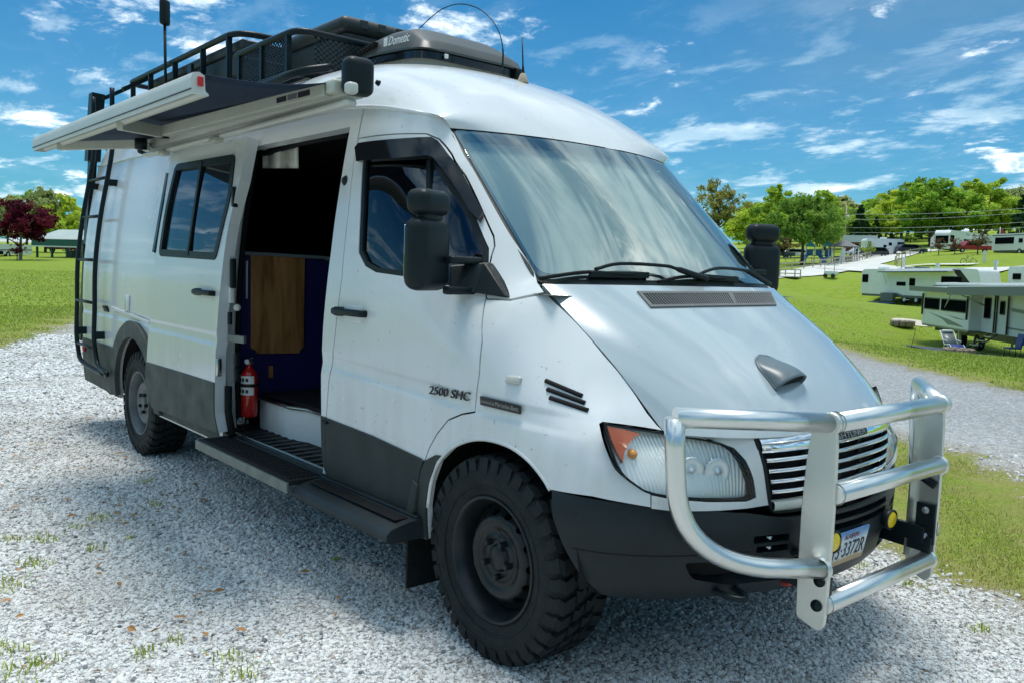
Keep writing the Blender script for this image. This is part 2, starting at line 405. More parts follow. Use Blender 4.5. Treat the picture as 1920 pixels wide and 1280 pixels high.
# ------------------------------------------------------------------ materials
def paint_mat(name, col, dirt=.5, coat=.6, ior=1.5):
    mt, nt, b = new_mat(name); N = nt.nodes.new; L = nt.links.new
    tc = N('ShaderNodeTexCoord'); n = N('ShaderNodeTexNoise'); n.inputs['Scale'].default_value = 2.2; n.inputs['Detail'].default_value = 9; n.inputs['Roughness'].default_value = .65
    L(tc.outputs['Object'], n.inputs['Vector'])
    mp = N('ShaderNodeMapping'); mp.inputs['Scale'].default_value = (14, 14, 1.2); L(tc.outputs['Object'], mp.inputs[0])
    n2 = N('ShaderNodeTexNoise'); n2.inputs['Scale'].default_value = 1.0; n2.inputs['Detail'].default_value = 5; L(mp.outputs[0], n2.inputs['Vector'])
    sep = N('ShaderNodeSeparateXYZ'); L(tc.outputs['Object'], sep.inputs[0])
    lowd = N('ShaderNodeMapRange'); lowd.inputs[1].default_value = 1.1; lowd.inputs[2].default_value = .35; lowd.inputs[3].default_value = .1; lowd.inputs[4].default_value = 1.0; L(sep.outputs[2], lowd.inputs[0])
    a = N('ShaderNodeMath'); a.operation = 'MULTIPLY'; L(n.outputs['Fac'], a.inputs[0]); L(n2.outputs['Fac'], a.inputs[1])
    mr = N('ShaderNodeMapRange'); mr.inputs[1].default_value = .2; mr.inputs[2].default_value = .42; L(a.outputs[0], mr.inputs[0])
    a2 = N('ShaderNodeMath'); a2.operation = 'MULTIPLY'; L(mr.outputs[0], a2.inputs[0]); L(lowd.outputs[0], a2.inputs[1])
    a3 = N('ShaderNodeMath'); a3.operation = 'MULTIPLY'; a3.inputs[1].default_value = dirt; L(a2.outputs[0], a3.inputs[0])
    mx = N('ShaderNodeMix'); mx.data_type = 'RGBA'; L(a3.outputs[0], mx.inputs[0]); mx.inputs[6].default_value = (*col, 1); mx.inputs[7].default_value = (.36, .35, .31, 1)
    # fine scuffs and specks
    n3 = N('ShaderNodeTexNoise'); n3.inputs['Scale'].default_value = 46; n3.inputs['Detail'].default_value = 3; L(tc.outputs['Object'], n3.inputs['Vector'])
    n4 = N('ShaderNodeTexNoise'); n4.inputs['Scale'].default_value = 1.7; n4.inputs['Detail'].default_value = 2; L(tc.outputs['Object'], n4.inputs['Vector'])
    ad = N('ShaderNodeMath'); ad.operation = 'MULTIPLY_ADD'; L(n4.outputs['Fac'], ad.inputs[0]); ad.inputs[1].default_value = .25; L(n3.outputs['Fac'], ad.inputs[2])
    sp = N('ShaderNodeMapRange'); sp.inputs[1].default_value = .83; sp.inputs[2].default_value = .90; sp.inputs[4].default_value = .55; L(ad.outputs[0], sp.inputs[0])
    mx2 = N('ShaderNodeMix'); mx2.data_type = 'RGBA'; L(sp.outputs[0], mx2.inputs[0]); L(mx.outputs[2], mx2.inputs[6]); mx2.inputs[7].default_value = (.22, .22, .21, 1); mx = mx2
    L(mx.outputs[2], b.inputs['Base Color'])
    rr = N('ShaderNodeMapRange'); rr.inputs[1].default_value = .3; rr.inputs[2].default_value = .7; rr.inputs[3].default_value = .16; rr.inputs[4].default_value = .30; L(n.outputs['Fac'], rr.inputs[0]); L(rr.outputs[0], b.inputs['Roughness'])
    b.inputs['Coat Weight'].default_value = coat; b.inputs['Coat Roughness'].default_value = .035; b.inputs['Coat IOR'].default_value = ior
    return mt
paint_mat('white_paint', (.68, .715, .72), .5, .4)
paint_mat('dimmed_bonnet_paint', (.38, .45, .475), .35, 1.0, 1.65)  # van white, darkened and blued in colour for the bonnet's dimmer sky light
mat('counter_grey', (.16, .20, .22), .35)
mat('jamb_paint', (.70, .73, .73), .35, var=.08, vscale=6)
mat('hood_paint_dummy', (.6, .63, .66), .3)
mat('trim_plastic', (.038, .046, .045), .6, var=.25, vscale=5, bump=.12, bscale=180, spec=.22)
mat('faded_trim', (.060, .070, .064), .66, col2=(.125, .132, .115), vscale=7, detail=8, bump=.1, bscale=160, spec=.22)
mat('bumper_plastic', (.008, .015, .018), .42, var=.25, vscale=6, bump=.15, bscale=220, spec=.35)
mat('black_plastic', (.008, .015, .017), .42, var=.2, vscale=10, bump=.08, bscale=150, spec=.22)
mat('black_gloss', (.008, .009, .010), .12)
mat('black_metal', (.006, .014, .017), .36, var=.2, vscale=12, bump=.06, bscale=120, spec=.22)
mat('rubber', (.008, .010, .011), .72, var=.3, vscale=14, bump=.25, bscale=90, spec=.22)
mat('tyre_rubber', (.007, .011, .012), .62, col2=(.019, .024, .025), vscale=18, detail=8, bump=.25, bscale=140, spec=.22)
mat('steel_wheel', (.011, .016, .018), .32, var=.3, vscale=9, bump=.05, bscale=80, spec=.32)
mat('grey_wheel', (.10, .115, .12), .4, var=.3, vscale=9)
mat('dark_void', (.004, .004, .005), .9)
mat('under_black', (.008, .009, .010), .85, var=.3, vscale=6)
mat('alu_tube', (.74, .76, .74), .30, metal=1, var=.03, vscale=5, bump=.015, bscale=60, rvar=.04)
mat('alu_plate', (.70, .72, .68), .42, metal=1, var=.06, vscale=4, bump=.02, bscale=40, rvar=.05)
mat('alu_edge', (.22, .24, .22), .5, metal=.7, var=.2, vscale=10)
mat('chrome', (.82, .84, .85), .06, metal=1)
mat('reflector', (.78, .80, .80), .32, metal=.55, coat=.3)
mat('amber_lens', (.55, .095, .012), .12, var=.1, vscale=30, coat=.6)
mat('bulb_amber', (.75, .28, .03), .2)
mat('yellow_lens', (.86, .60, .02), .25, var=.1, vscale=60)
mat('clear_marker', (.50, .50, .46), .2, coat=.5)
mat('navy_panel', (.014, .012, .10), .45, var=.15, vscale=5)
mat('awning_white', (.60, .62, .57), .42, var=.05, vscale=6)
mat('awning_cream', (.50, .52, .44), .45, var=.08, vscale=8)
mat('awning_fabric', (.010, .030, .066), .75, var=.25, vscale=30, bump=.2, bscale=240)
mat('ac_grey', (.060, .068, .066), .42, var=.12, vscale=8, bump=.04, bscale=60)
mat('ac_gasket', (.40, .38, .33), .7)
mat('label_white', (.72, .74, .72), .5)
mat('print_dark', (.02, .022, .03), .5)
mat('badge_black', (.012, .013, .016), .3)
mat('badge_grey', (.30, .32, .33), .3, metal=.6)
mat('badge_dark', (.05, .055, .06), .3, metal=.5)
mat('ext_red', (.52, .012, .010), .22, coat=.5)
mat('red_lens', (.55, .02, .02), .25)
mat('tan_rubber', (.42, .34, .24), .8, var=.15, vscale=30)
mat('cloth_white', (.62, .63, .58), .8, var=.05, vscale=9)
mat('floor_mat', (.012, .013, .014), .6)
mat('step_grey', (.022, .030, .034), .45, var=.2, vscale=8, spec=.22)
mat('sill_steel', (.55, .58, .58), .25, metal=1)
mat('pale_glass_backing', (.38, .42, .385), .75, var=.12, vscale=3)  # pale grey-green that lightens the windscreen from behind
mat('dash_grey', (.05, .055, .055), .7)
mat('rust_red', (.28, .05, .03), .7)
mat('hook_red', (.38, .02, .015), .5)
def wood_mat(name, a, b_, scale=(3, 26, 3)):
    mt, nt, b = new_mat(name); N = nt.nodes.new; L = nt.links.new
    tc = N('ShaderNodeTexCoord'); mp = N('ShaderNodeMapping'); mp.inputs['Scale'].default_value = scale; L(tc.outputs['Object'], mp.inputs[0])
    n = N('ShaderNodeTexNoise'); n.inputs['Scale'].default_value = 1.6; n.inputs['Detail'].default_value = 8; n.inputs['Distortion'].default_value = 1.2; L(mp.outputs[0], n.inputs['Vector'])
    cr = N('ShaderNodeValToRGB'); cr.color_ramp.elements[0].position = .32; cr.color_ramp.elements[0].color = (*a, 1); cr.color_ramp.elements[1].position = .68; cr.color_ramp.elements[1].color = (*b_, 1)
    L(n.outputs['Fac'], cr.inputs[0]); L(cr.outputs[0], b.inputs['Base Color']); b.inputs['Roughness'].default_value = .4
wood_mat('board_wood', (.20, .085, .028), (.46, .24, .09), (9, 9, 1.3))
wood_mat('stump_wood', (.12, .09, .06), (.30, .24, .17), (3, 3, 10))
wood_mat('fence_wood', (.30, .25, .17), (.50, .44, .32), (2, 2, 8))
glass_mat('windscreen_glass', (.72, .80, .78), ior=3.7, rough=.006, coatcol=(.97, 1.0, .95))
glass_mat('side_glass', (.08, .10, .13), ior=1.75, rough=.004, coatcol=(.75, .88, 1.0))
glass_mat('lamp_glass', (.90, .93, .93), ior=1.45, rough=.02)
mat('dark_glass', (.006, .008, .010), .45, spec=.0)
def flute_mat():
    mt = MATS['lamp_glass']; nt = mt.node_tree; N = nt.nodes.new; L = nt.links.new
    tc = N('ShaderNodeTexCoord'); w = N('ShaderNodeTexWave'); w.bands_direction = 'Y'; w.inputs['Scale'].default_value = 28; L(tc.outputs['Object'], w.inputs['Vector'])
    bp = N('ShaderNodeBump'); bp.inputs['Strength'].default_value = .35; bp.inputs['Distance'].default_value = .01; L(w.outputs['Fac'], bp.inputs['Height'])
    for n in nt.nodes:
        if n.type == 'BSDF_GLOSSY': L(bp.outputs[0], n.inputs['Normal'])
flute_mat()

def flute_reflector():
    mt = mat('fluted_reflector', (.80, .83, .82), .35, metal=.25, coat=.3); nt = mt.node_tree; N = nt.nodes.new; L = nt.links.new; b = nt.nodes['Principled BSDF']
    tc = N('ShaderNodeTexCoord'); w = N('ShaderNodeTexWave'); w.bands_direction = 'Y'; w.inputs['Scale'].default_value = 26; w.inputs['Distortion'].default_value = .6; L(tc.outputs['Object'], w.inputs['Vector'])
    bp = N('ShaderNodeBump'); bp.inputs['Strength'].default_value = .35; bp.inputs['Distance'].default_value = .008; L(w.outputs['Fac'], bp.inputs['Height']); L(bp.outputs[0], b.inputs['Normal'])
flute_reflector()
# ------------------------------------------------------------------ van body surfaces
SEC = [(.26, .912), (.45, .935), (.7, .945), (.95, .945), (1.25, .937), (1.5, .918), (1.75, .885), (1.95, .852), (2.14, .815), (2.3, .78)]
_cp = []
for x_ in (-5.45, -4.6, -3.6, -2.6, -1.8, -1.25): _cp += [(x_, z_, w_) for z_, w_ in SEC]
_cp += [(-.7, z_, w_) for z_, w_ in ((.26, .912), (.45, .935), (.7, .945), (.95, .943), (1.25, .932), (1.5, .907), (1.72, .858), (1.9, .79), (2.04, .74), (2.2, .70))]
_cp += [(-.35, z_, w_) for z_, w_ in ((.26, .912), (.45, .935), (.7, .945), (.95, .942), (1.25, .925), (1.42, .885), (1.55, .815))]
_cp += [(0, z_, w_) for z_, w_ in ((.26, .912), (.45, .937), (.7, .945), (.95, .940), (1.12, .912), (1.25, .860), (1.33, .790))]
_cp += [(.25, z_, w_) for z_, w_ in ((.3, .92), (.5, .94), (.7, .944), (.86, .928), (.98, .885), (1.08, .82), (1.14, .772))]
_cp += [(.45, z_, w_) for z_, w_ in ((.3, .89), (.5, .905), (.7, .908), (.82, .893), (.90, .855), (.965, .775))]
_cp += [(.56, z_, w_) for z_, w_ in ((.45, .845), (.6, .855), (.72, .852), (.80, .83), (.87, .77))]
_cp += [(.64, z_, w_) for z_, w_ in ((.45, .77), (.6, .785), (.72, .79), (.78, .765))]
_cp += [(.022, 1.360, .74), (.17, 1.25, .733), (.33, 1.133, .722), (.45, 1.015, .703), (.565, .902, .68)]           # bonnet seam
_cp += [(0, 1.368, .735), (-.157, 1.522, .724), (-.315, 1.676, .714), (-.473, 1.83, .70), (-.631, 1.984, .687), (-.5, .2+1.7-.08, .735)]     # windscreen edge
_W = RBF([(a, b) for a, b, c in _cp], [c for a, b, c in _cp], 1e-5)
def crease_z(x): return np.interp(x, [-5.4, -2.4, -1.2, -.104, .3], [1.015, 1.005, .996, .957, .945])
def sst(a, b, t): t = np.clip((t-a)/(b-a), 0, 1); return t*t*(3-2*t)
def side_w(x, z):
    x = np.asarray(x, float); z = np.asarray(z, float)
    w = _W(x, z); zu = crease_z(x); fade = 1-sst(.15, .5, x)
    w = w-.007*fade*(sst(zu-.075, zu-.045, z)-sst(zu-.016, zu+.010, z))
    return w
def side(x, z, off=0.0):
    x = np.asarray(x, float); z = np.asarray(z, float); return np.stack([x, -(side_w(x, z)+off), z], -1)
def side_l(x, z):
    p = side(x, z); p[..., 1] *= -1; return p
def px_side(q, off=0.0):
    """pixel -> (x,z) on the near side of the van (off = distance outside the skin)"""
    d = ray(q); t0 = (-1.35-CAM[1])/d[1]; t1 = (-.55-CAM[1])/d[1]; t = np.linspace(t0, t1, 300); P = CAM+t[:, None]*d
    g = P[:, 1]+_W(P[:, 0], P[:, 2])+off
    k = np.where((g[:-1] < 0)&(g[1:] >= 0))[0]
    if len(k) == 0: k = [int(np.argmin(abs(g[:-1])))]
    i = k[0]; u = g[i]/(g[i]-g[i+1]+1e-12); p = P[i]+(P[i+1]-P[i])*np.clip(u, 0, 1); return (float(p[0]), float(p[2]))
def SP(lst, off=0.0): return [px_side(q, off) for q in lst]
def sidept(q, off=0.0):
    x, z = px_side(q, off); return np.array([x, -(float(_W(np.array([x]), np.array([z]))[0])+off), z])
# front face x = g(|y|, z)
_gp = [(0, .60, .835), (.3, .60, .805), (.45, .60, .757), (.6, .60, .71), (.75, .60, .645), (.83, .60, .58),
       (0, .70, .828), (.2, .70, .815), (.35, .70, .787), (.45, .706, .752), (.57, .715, .717), (.68, .725, .676), (.76, .733, .645), (.80, .739, .625), (.845, .78, .57), (.865, .84, .53),
       (0, .89, .795), (.25, .89, .780), (.425, .889, .742), (.50, .868, .700), (.58, .88, .645), (.68, .902, .566), (.78, .920, .522), (.87, .937, .485),
       (0, .98, .73), (.4, .97, .68)]
_G = RBF([(a, b) for a, b, c in _gp], [c for a, b, c in _gp], 1e-5)
def front(y, z, off=0.0):
    y = np.asarray(y, float); z = np.asarray(z, float); return np.stack([_G(np.abs(y), z)+off, y, z], -1)
def px_front(q, off=0.0):
    d = ray(q); t0 = (1.1-CAM[0])/d[0]; t1 = (.35-CAM[0])/d[0]; t = np.linspace(t0, t1, 300); P = CAM+t[:, None]*d
    g = P[:, 0]-_G(np.abs(P[:, 1]), P[:, 2])-off; k = np.where((g[:-1] > 0)&(g[1:] <= 0))[0]
    if len(k) == 0: k = [int(np.argmin(abs(g[:-1])))]
    i = k[0]; u = g[i]/(g[i]-g[i+1]+1e-12); p = P[i]+(P[i+1]-P[i])*np.clip(u, 0, 1); return (float(p[1]), float(p[2]))
def FP(lst, off=0.0): return [px_front(q, off) for q in lst]
def mirror2(poly): return [(-q[0],)+tuple(q[1:]) for q in poly][::-1]

van = empty('camper_van')
tag(van, 'white high-roof camper van with open sliding door, roof rack and aluminium bull bar on gravel', 'van')

# windscreen and bonnet as smooth grids ------------------------------------------------
def lerp(a, b, t): return np.asarray(a)*(1-t)+np.asarray(b)*t
YT = np.linspace(-1, 1, 33)
def ws_pt(s, t, off=0.0):
    """windscreen: s 0 bottom .. 1 top, t -1..1 across"""
    ye = .735+(.687-.735)*s; xe = 0.0-.631*s; ze = 1.368+.616*s
    bul = .055*4*s*(1-s)*.35
    xc = .135+(-.495-.135)*s+bul*.7; zc = 1.375+(1.985-1.375)*s+bul*.7
    k = np.abs(t)**2.3
    return np.stack([xc+(xe-xc)*k, ye*t, zc+(ze-zc)*k], -1)
def ws_surf(a, b, off=0.0): return ws_pt(np.asarray(b), np.asarray(a))
# bonnet: rows from the cowl to the nose; centre profile and seam profile
_hs = np.array([0, .2, .4, .6, .78, .9, 1.0])
_hcx = np.array([.165, .315, .455, .585, .700, .768, .792]); _hcz = np.array([1.365, 1.282, 1.197, 1.103, 1.005, .928, .890])
_hsx = np.array([.022, .148, .266, .378, .478, .535, .565]); _hsz = np.array([1.360, 1.267, 1.182, 1.090, .990, .930, .902])
_hsy = np.array([.740, .734, .728, .715, .698, .686, .680])
def _spl(xs, ys):
    """natural-ish cubic through points"""
    n = len(xs); A = np.zeros((n, n)); r = np.zeros(n); h = np.diff(xs); A[0, 0] = A[-1, -1] = 1
    for i in range(1, n-1):
        A[i, i-1] = h[i-1]; A[i, i] = 2*(h[i-1]+h[i]); A[i, i+1] = h[i]; r[i] = 6*((ys[i+1]-ys[i])/h[i]-(ys[i]-ys[i-1])/h[i-1])
    M = np.linalg.solve(A, r)
    def f(x):
        x = np.asarray(x, float); i = np.clip(np.searchsorted(xs, x)-1, 0, n-2); a = (xs[i+1]-x)/h[i]; b = (x-xs[i])/h[i]
        return a*ys[i]+b*ys[i+1]+((a**3-a)*M[i]+(b**3-b)*M[i+1])*h[i]**2/6
    return f
_fcx, _fcz, _fsx, _fsz, _fsy = [_spl(_hs, v) for v in (_hcx, _hcz, _hsx, _hsz, _hsy)]
def hood_pt(s, t):
    k = np.abs(t)**3.6; cx, cz, sx, sz, sy = _fcx(s), _fcz(s), _fsx(s), _fsz(s), _fsy(s)
    return np.stack([cx+(sx-cx)*k, sy*t, cz+(sz-cz)*k], -1)
def px_hood(q):
    """pixel -> (s,t) on the bonnet by search"""
    S, T = np.meshgrid(np.linspace(0, 1, 81), np.linspace(-1, 1, 121), indexing='ij'); P = hood_pt(S, T)
    d = P-CAM; z = d@_f; u = PW/2+FOC*(d@_r)/z; v = PH/2-FOC*(d@_u)/z; i = np.argmin((u-q[0])**2+(v-q[1])**2); i, j = np.unravel_index(i, S.shape)
    return float(S[i, j]), float(T[i, j])
def hood_frame(s, t):
    p = hood_pt(np.array(s), np.array(t)); a = norm(hood_pt(np.array(s+.01), np.array(t))-p); b = norm(hood_pt(np.array(s), np.array(t+.01))-p); n = norm(np.cross(a, b)); 
    return p, a, b, n if n[2] > 0 else -n
# bonnet front edge steps up over the grille, so it is trimmed in its own (t, s) domain
hood_out = [(-1, 0), (1, 0), (1, 1), (.62, .985), (-.62, .985), (-1, 1)]
def hood_surf(a, b): return hood_pt(np.clip(np.asarray(b), -.05, 1.08), np.asarray(a))
hood = panel('bonnet', hood_surf, [(-1, 0.0), (1, 0.0), (1, .5), (1, 1), (0, 1), (-1, 1), (-1, .5)], 'dimmed_bonnet_paint', van, step=.045, rim=.03, gap=.004, flip=True)
windscreen = panel('windscreen', ws_surf, rpoly([(-1, 0), (1, 0), (1, 1), (-1, 1)], .05), 'windscreen_glass', van, step=.06, rim=.006, gap=.012)
panel('windscreen_seal', lambda a, b: ws_pt(np.asarray(b), np.asarray(a))-np.array([.004, 0, .004]), rpoly([(-1.004, -.004), (1.004, -.004), (1.004, 1.006), (-1.004, 1.006)], .04), 'black_plastic', windscreen,
      holes=[rpoly([(-.965, .05), (.965, .05), (.965, .975), (-.965, .975)], .06)], step=.08, rim=.012, gap=0)

# roof shell -----------------------------------------------------------------------------
_rz = [(-5.45, 2.16), (-2.0, 2.15), (-1.3, 2.135), (-.95, 2.095), (-.75, 2.055), (-.61, 2.02)]
def gutter_z(x): return np.interp(x, [a for a, b in _rz], [b for a, b in _rz])
_rsec_t = np.array([0, .35/.815, .55/.815, .66/.815, .74/.815, .79/.815, 1.0]); _rsec_h = np.array([1, .945, .82, .68, .49, .24, 0.0])
_rows = [  # centre x,z ; edge x,y,z ; section blend
    (-.495, 1.985, -.631, .687, 1.984, 0.0), (-.545, 2.045, -.63, .712, 2.012, .12), (-.61, 2.110, -.66, .735, 2.034, .3), (-.72, 2.195, -.76, .758, 2.058, .5), (-.86, 2.275, -.90, .778, 2.087, .7),
    (-1.02, 2.345, -1.06, .796, 2.11, .85), (-1.25, 2.415, -1.28, .811, 2.133, .95), (-1.55, 2.465, -1.56, .816, 2.141, 1), (-1.95, 2.486, -1.95, .815, 2.15, 1), (-3.2, 2.50, -3.2, .814, 2.154, 1), (-4.6, 2.51, -4.6, .813, 2.158, 1), (-5.25, 2.51, -5.25, .812, 2.16, 1), (-5.40, 2.49, -5.42, .807, 2.16, 1), (-5.455, 2.42, -5.455, .795, 2.16, 1)]
_rk = np.arange(len(_rows), dtype=float); _rf = [_spl(_rk, np.array([r[i] for r in _rows])) for i in range(6)]
def roof_pt(k, t):
    k = np.asarray(k, float); t = np.asarray(t, float); cx, cz, ex, ey, ez, b = [f(k) for f in _rf]; at = np.clip(np.abs(t), 0, 1)
    h0 = 1-at**2.3; h1 = np.interp(at, _rsec_t, _rsec_h) if False else _rsp(at); h = h0*(1-b)+h1*b
    xk = at**2.3
    return np.stack([cx+(ex-cx)*xk, ey*t, ez+(cz-ez)*h], -1)
_rsp = _spl(_rsec_t, _rsec_h)
kk = np.unique(np.concatenate([np.linspace(0, 8, 49), np.linspace(8, 11, 10), np.linspace(11, 13, 9)]))
tt = np.sign(np.linspace(-1, 1, 61))*np.abs(np.linspace(-1, 1, 61))**.75
G_ = np.array([roof_pt(np.full(len(tt), k), tt) for k in kk])
roof = MB().grid(G_).build('roof', 'white_paint', van)
# rain gutter lip along each side
for sgn in (1, -1):
    pts = [np.array([x, -sgn*(float(_W(np.array([x]), np.array([gutter_z(x)]))[0])+.004), gutter_z(x)-.004]) for x in np.linspace(-.66, -5.44, 40)]
    MB().tube(pts, .010, 8).build('rain_gutter', 'white_paint', roof)

# door and panel outlines from the photograph ---------------------------------------------
door_front = [(824, 261), (848, 290), (872, 328), (900, 385), (926, 443), (928, 462), (922, 480), (916, 510), (911, 560), (904, 640), (899, 700), (893, 740), (889, 772)]
door_arch = [(866, 776), (840, 787), (820, 812), (805, 839), (791, 879), (785, 919), (783, 965)]
door_rear = [(617, 893), (612, 860), (611, 800), (616, 720), (627, 640), (641, 520), (653, 400), (664, 300), (672, 260)]
door_top = [(735, 252), (800, 251)]
o_door = SP(door_front+door_arch)+[(px_side((783, 965))[0]+.0, .345)]+[(px_side((617, 893))[0], .345)]+SP(door_rear+door_top)
win_px = [(681, 284), (798, 277), (820, 294), (893, 410), (917, 466), (913, 542), (860, 539), (760, 519), (704, 511), (684, 499), (672, 474), (675, 400)]
h_win = SP(win_px)
DL = [float(v) for v in np.arange(.87, 1.031, .010)]
door = panel('front_door', side, o_door, 'white_paint', van, holes=[h_win], step=.045, rim=.03, gap=.0035, blines=DL, hole_rim=.03)
A_out = [(-1.155, gutter_z(-1.155))]+[(x, gutter_z(x)) for x in np.linspace(-1.05, -.64, 10)]+[(-.631, 1.984)]+[(-.631*s, 1.368+.616*s) for s in np.linspace(.9, 0.05, 10)]+[(.004, 1.364), (.060, 1.330)]+SP([(959, 561), (912, 559)])+SP(door_front[7::-1])+SP(door_top[::-1])+SP([(672, 260)])
A_out[0] = (px_side((672, 260))[0], gutter_z(px_side((672, 260))[0]))
panel('windscreen_pillar', side, A_out, 'white_paint', van, step=.04, rim=.02, gap=.002)
fend_px = [(912, 561), (959, 563), (1026, 569)]
seam = [(.022+.01, 1.352)]+[(float(_fsx(s))+.0012, float(_fsz(s))+.0012) for s in np.linspace(.12, .99, 12)]
hl_outer = [(1190, 803), (1134, 794), (1143, 832), (1165, 884), (1200, 914), (1222, 925)]
arch_px = [(1030, 918), (1015, 893), (985, 858), (945, 832), (895, 822), (850, 835), (820, 865), (806, 905), (800, 950)]
o_fend = SP(fend_px[:2])+[(.068, 1.327)]+[s for s in seam[1:]]+SP(hl_outer)+SP([(1222, 952), (1175, 944), (1110, 931)])+SP(arch_px)+[(px_side((800, 950))[0]-.005, .345), (px_side((783, 965))[0], .345)]+SP(door_arch[::-1]+door_front[:7:-1])
fender = panel('front_wing', side, o_fend, 'white_paint', van, step=.04, rim=.03, gap=.003, blines=DL)

# big side panel with the doorway
XR = -5.45
gl = [(x, float(gutter_z(x))) for x in np.linspace(XR, px_side((672, 262))[0]-.01, 30)]
RA = .455; RC = (-4.025, .40)
arch_r = [(RC[0]+RA*math.cos(a), RC[1]+RA*math.sin(a)) for a in np.linspace(math.pi+.12, -.12, 26)]
o_side = SP(door_rear[::-1])[1:]+[(px_side((617, 893))[0], .345)]+[(RC[0]+RA+.02, .345)]+arch_r[::-1]+[(RC[0]-RA-.02, .345), (XR, .37)]+gl
open_px_r = [(657, 238), (640, 335), (621, 470), (606, 610), (602, 700), (603, 800), (607, 866)]
xo = SP(open_px_r); zt_ = xo[0][1]
h_open = [(x, z) for x, z in xo]+[(xo[-1][0]-.02, .43), (-2.44, .43), (-2.47, .47), (-2.47, zt_-.12), (-2.44, zt_-.03), (-2.37, zt_+.005)]
side_r = panel('side_panel', side, o_side, 'white_paint', van, holes=[h_open], step=.055, rim=.03, gap=.003, blines=DL, hole_rim=.05)
o_side_l = [(px_side((672, 262))[0], float(gutter_z(-1.15)))]+gl[::-1]+[(XR, .37), (RC[0]-RA-.02, .345)]+arch_r+[(RC[0]+RA+.02, .345), (px_side((617, 893))[0], .345)]+SP(door_rear)
panel('side_panel', side_l, o_side_l, 'white_paint', van, step=.07, rim=.03, gap=.003, blines=DL, flip=True)
door_l = panel('front_door', side_l, o_door, 'white_paint', van, holes=[h_win], step=.06, rim=.03, gap=.0035, hole_rim=.03, flip=True)
panel('windscreen_pillar', side_l, A_out, 'white_paint', van, step=.05, rim=.02, gap=.002, flip=True)
panel('front_wing', side_l, o_fend, 'white_paint', van, step=.05, rim=.03, gap=.003, flip=True)
# door glass with a black surround
def shrink(poly, g): return inset(poly, g)
for sf, pr, fl in ((side, door, False), (side_l, door_l, True)):
    wi = shrink(h_win, -.006)
    fr = panel('window_frame', sf, wi, 'black_plastic', pr, holes=[shrink(h_win, .022)], step=.06, rim=.02, gap=0, lift=-.004, flip=fl)
    panel('window_pane', sf, shrink(h_win, .018), 'side_glass', pr, step=.06, rim=.004, gap=0, lift=-.016, flip=fl)
xq = SP([(802, 300), (800, 530)])
MB().bar(side(*np.array(xq[0]), off=-.012), side(*np.array(xq[1]), off=-.012), .028, .02, up=(0, -1, 0)).build('window_divider', 'black_plastic', door)
# door visor
vis = SP([(665, 279), (672, 271), (735, 265), (801, 264), (814, 272), (845, 312), (898, 404), (890, 420), (872, 400), (822, 322), (806, 303), (795, 299), (735, 301), (668, 305)], .03)
panel('door_visor', side, vis, 'black_gloss', door, step=.05, rim=.026, gap=0, lift=.032)
# rear face
def back_surf(a, b): return np.stack([np.full_like(np.asarray(a, float), XR-.005), np.asarray(a, float), np.asarray(b, float)], -1)
bo = [(side_w(np.array([XR]), np.array([z]))[0]-.004, z) for z in np.linspace(.37, 2.14, 16)]; bo = [(float(a), float(b)) for a, b in bo]
top = [(float(p[1]), float(p[2])) for p in roof_pt(np.full(17, 13.0), np.linspace(.98, -.98, 17))]
back = panel('rear_doors', back_surf, bo+top+[(-a, b) for a, b in bo[::-1]], 'white_paint', van, step=.15, rim=.02, flip=True)
# lower cladding, slightly proud of the paint
def poly_below(pts_top, zb=.345): return pts_top+[(pts_top[-1][0], zb), (pts_top[0][0], zb)]
t_door = SP([(612, 781), (700, 815), (790, 857), (797, 862)])+SP([(791, 879), (785, 919), (783, 965)])+[(px_side((783, 965))[0], .345), (px_side((617, 893))[0], .345)]+SP([(613, 850)])
panel('door_cladding', side, t_door, 'trim_plastic', door, step=.06, rim=.012, gap=.003, lift=.007)
t_pill = SP([(603, 778), (612, 781), (613, 850), (617, 893), (614, 893), (606, 866)])
panel('pillar_cladding', side, t_pill, 'trim_plastic', side_r, step=.05, rim=.01, gap=.002, lift=.006)
t_fend = SP([(799, 861), (818, 851), (830, 853), (820, 865), (806, 905), (800, 950)])+[(px_side((800, 950))[0]-.005, .345), (px_side((783, 965))[0], .345)]+SP([(783, 965), (785, 919), (791, 879)])
panel('wing_cladding', side, t_fend, 'trim_plastic', fender, step=.05, rim=.01, gap=.002, lift=.006)
zq = .727
t_rear = [(XR+.004, zq+.01), (RC[0]-.41, zq), (RC[0]-RA+.01, .56), (RC[0]-RA-.018, .42), (RC[0]-RA-.02, .35), (XR+.004, .375)]
rear_cl = panel('quarter_cladding', side, t_rear[::-1], 'faded_trim', side_r, step=.06, rim=.01, gap=.002, lift=.006)
t_rear2 = [(RC[0]+RA+.02, .36), (RC[0]+RA-.02, .56), (RC[0]+.42, zq), (-2.5, zq), (-2.5, .36)]
panel('quarter_cladding', side, t_rear2, 'faded_trim', side_r, step=.06, rim=.01, gap=.002, lift=.006)
ring = [(RC[0]+r_*math.cos(a), RC[1]+r_*math.sin(a)) for r_, rng in ((RA+.10, np.linspace(math.pi+.05, -.05, 26)), (RA-.01, np.linspace(-.05, math.pi+.05, 26))) for a in rng]
panel('arch_flare', side, ring, 'faded_trim', side_r, step=.05, rim=.035, gap=0, lift=.03)
panel('arch_flare', side_l, ring, 'faded_trim', van, step=.07, rim=.035, gap=0, lift=.03, flip=True)
t_left = [(RC[0]+RA+.02, .36), (RC[0]+RA+.0, .6), (RC[0]+.42, zq), (-.46, .68), (-.46, .36)]
panel('side_cladding', side_l, t_left, 'trim_plastic', van, step=.1, rim=.01, lift=.006, flip=True)
panel('side_cladding', side_l, t_rear[::-1], 'trim_plastic', van, step=.1, rim=.01, lift=.006, flip=True)

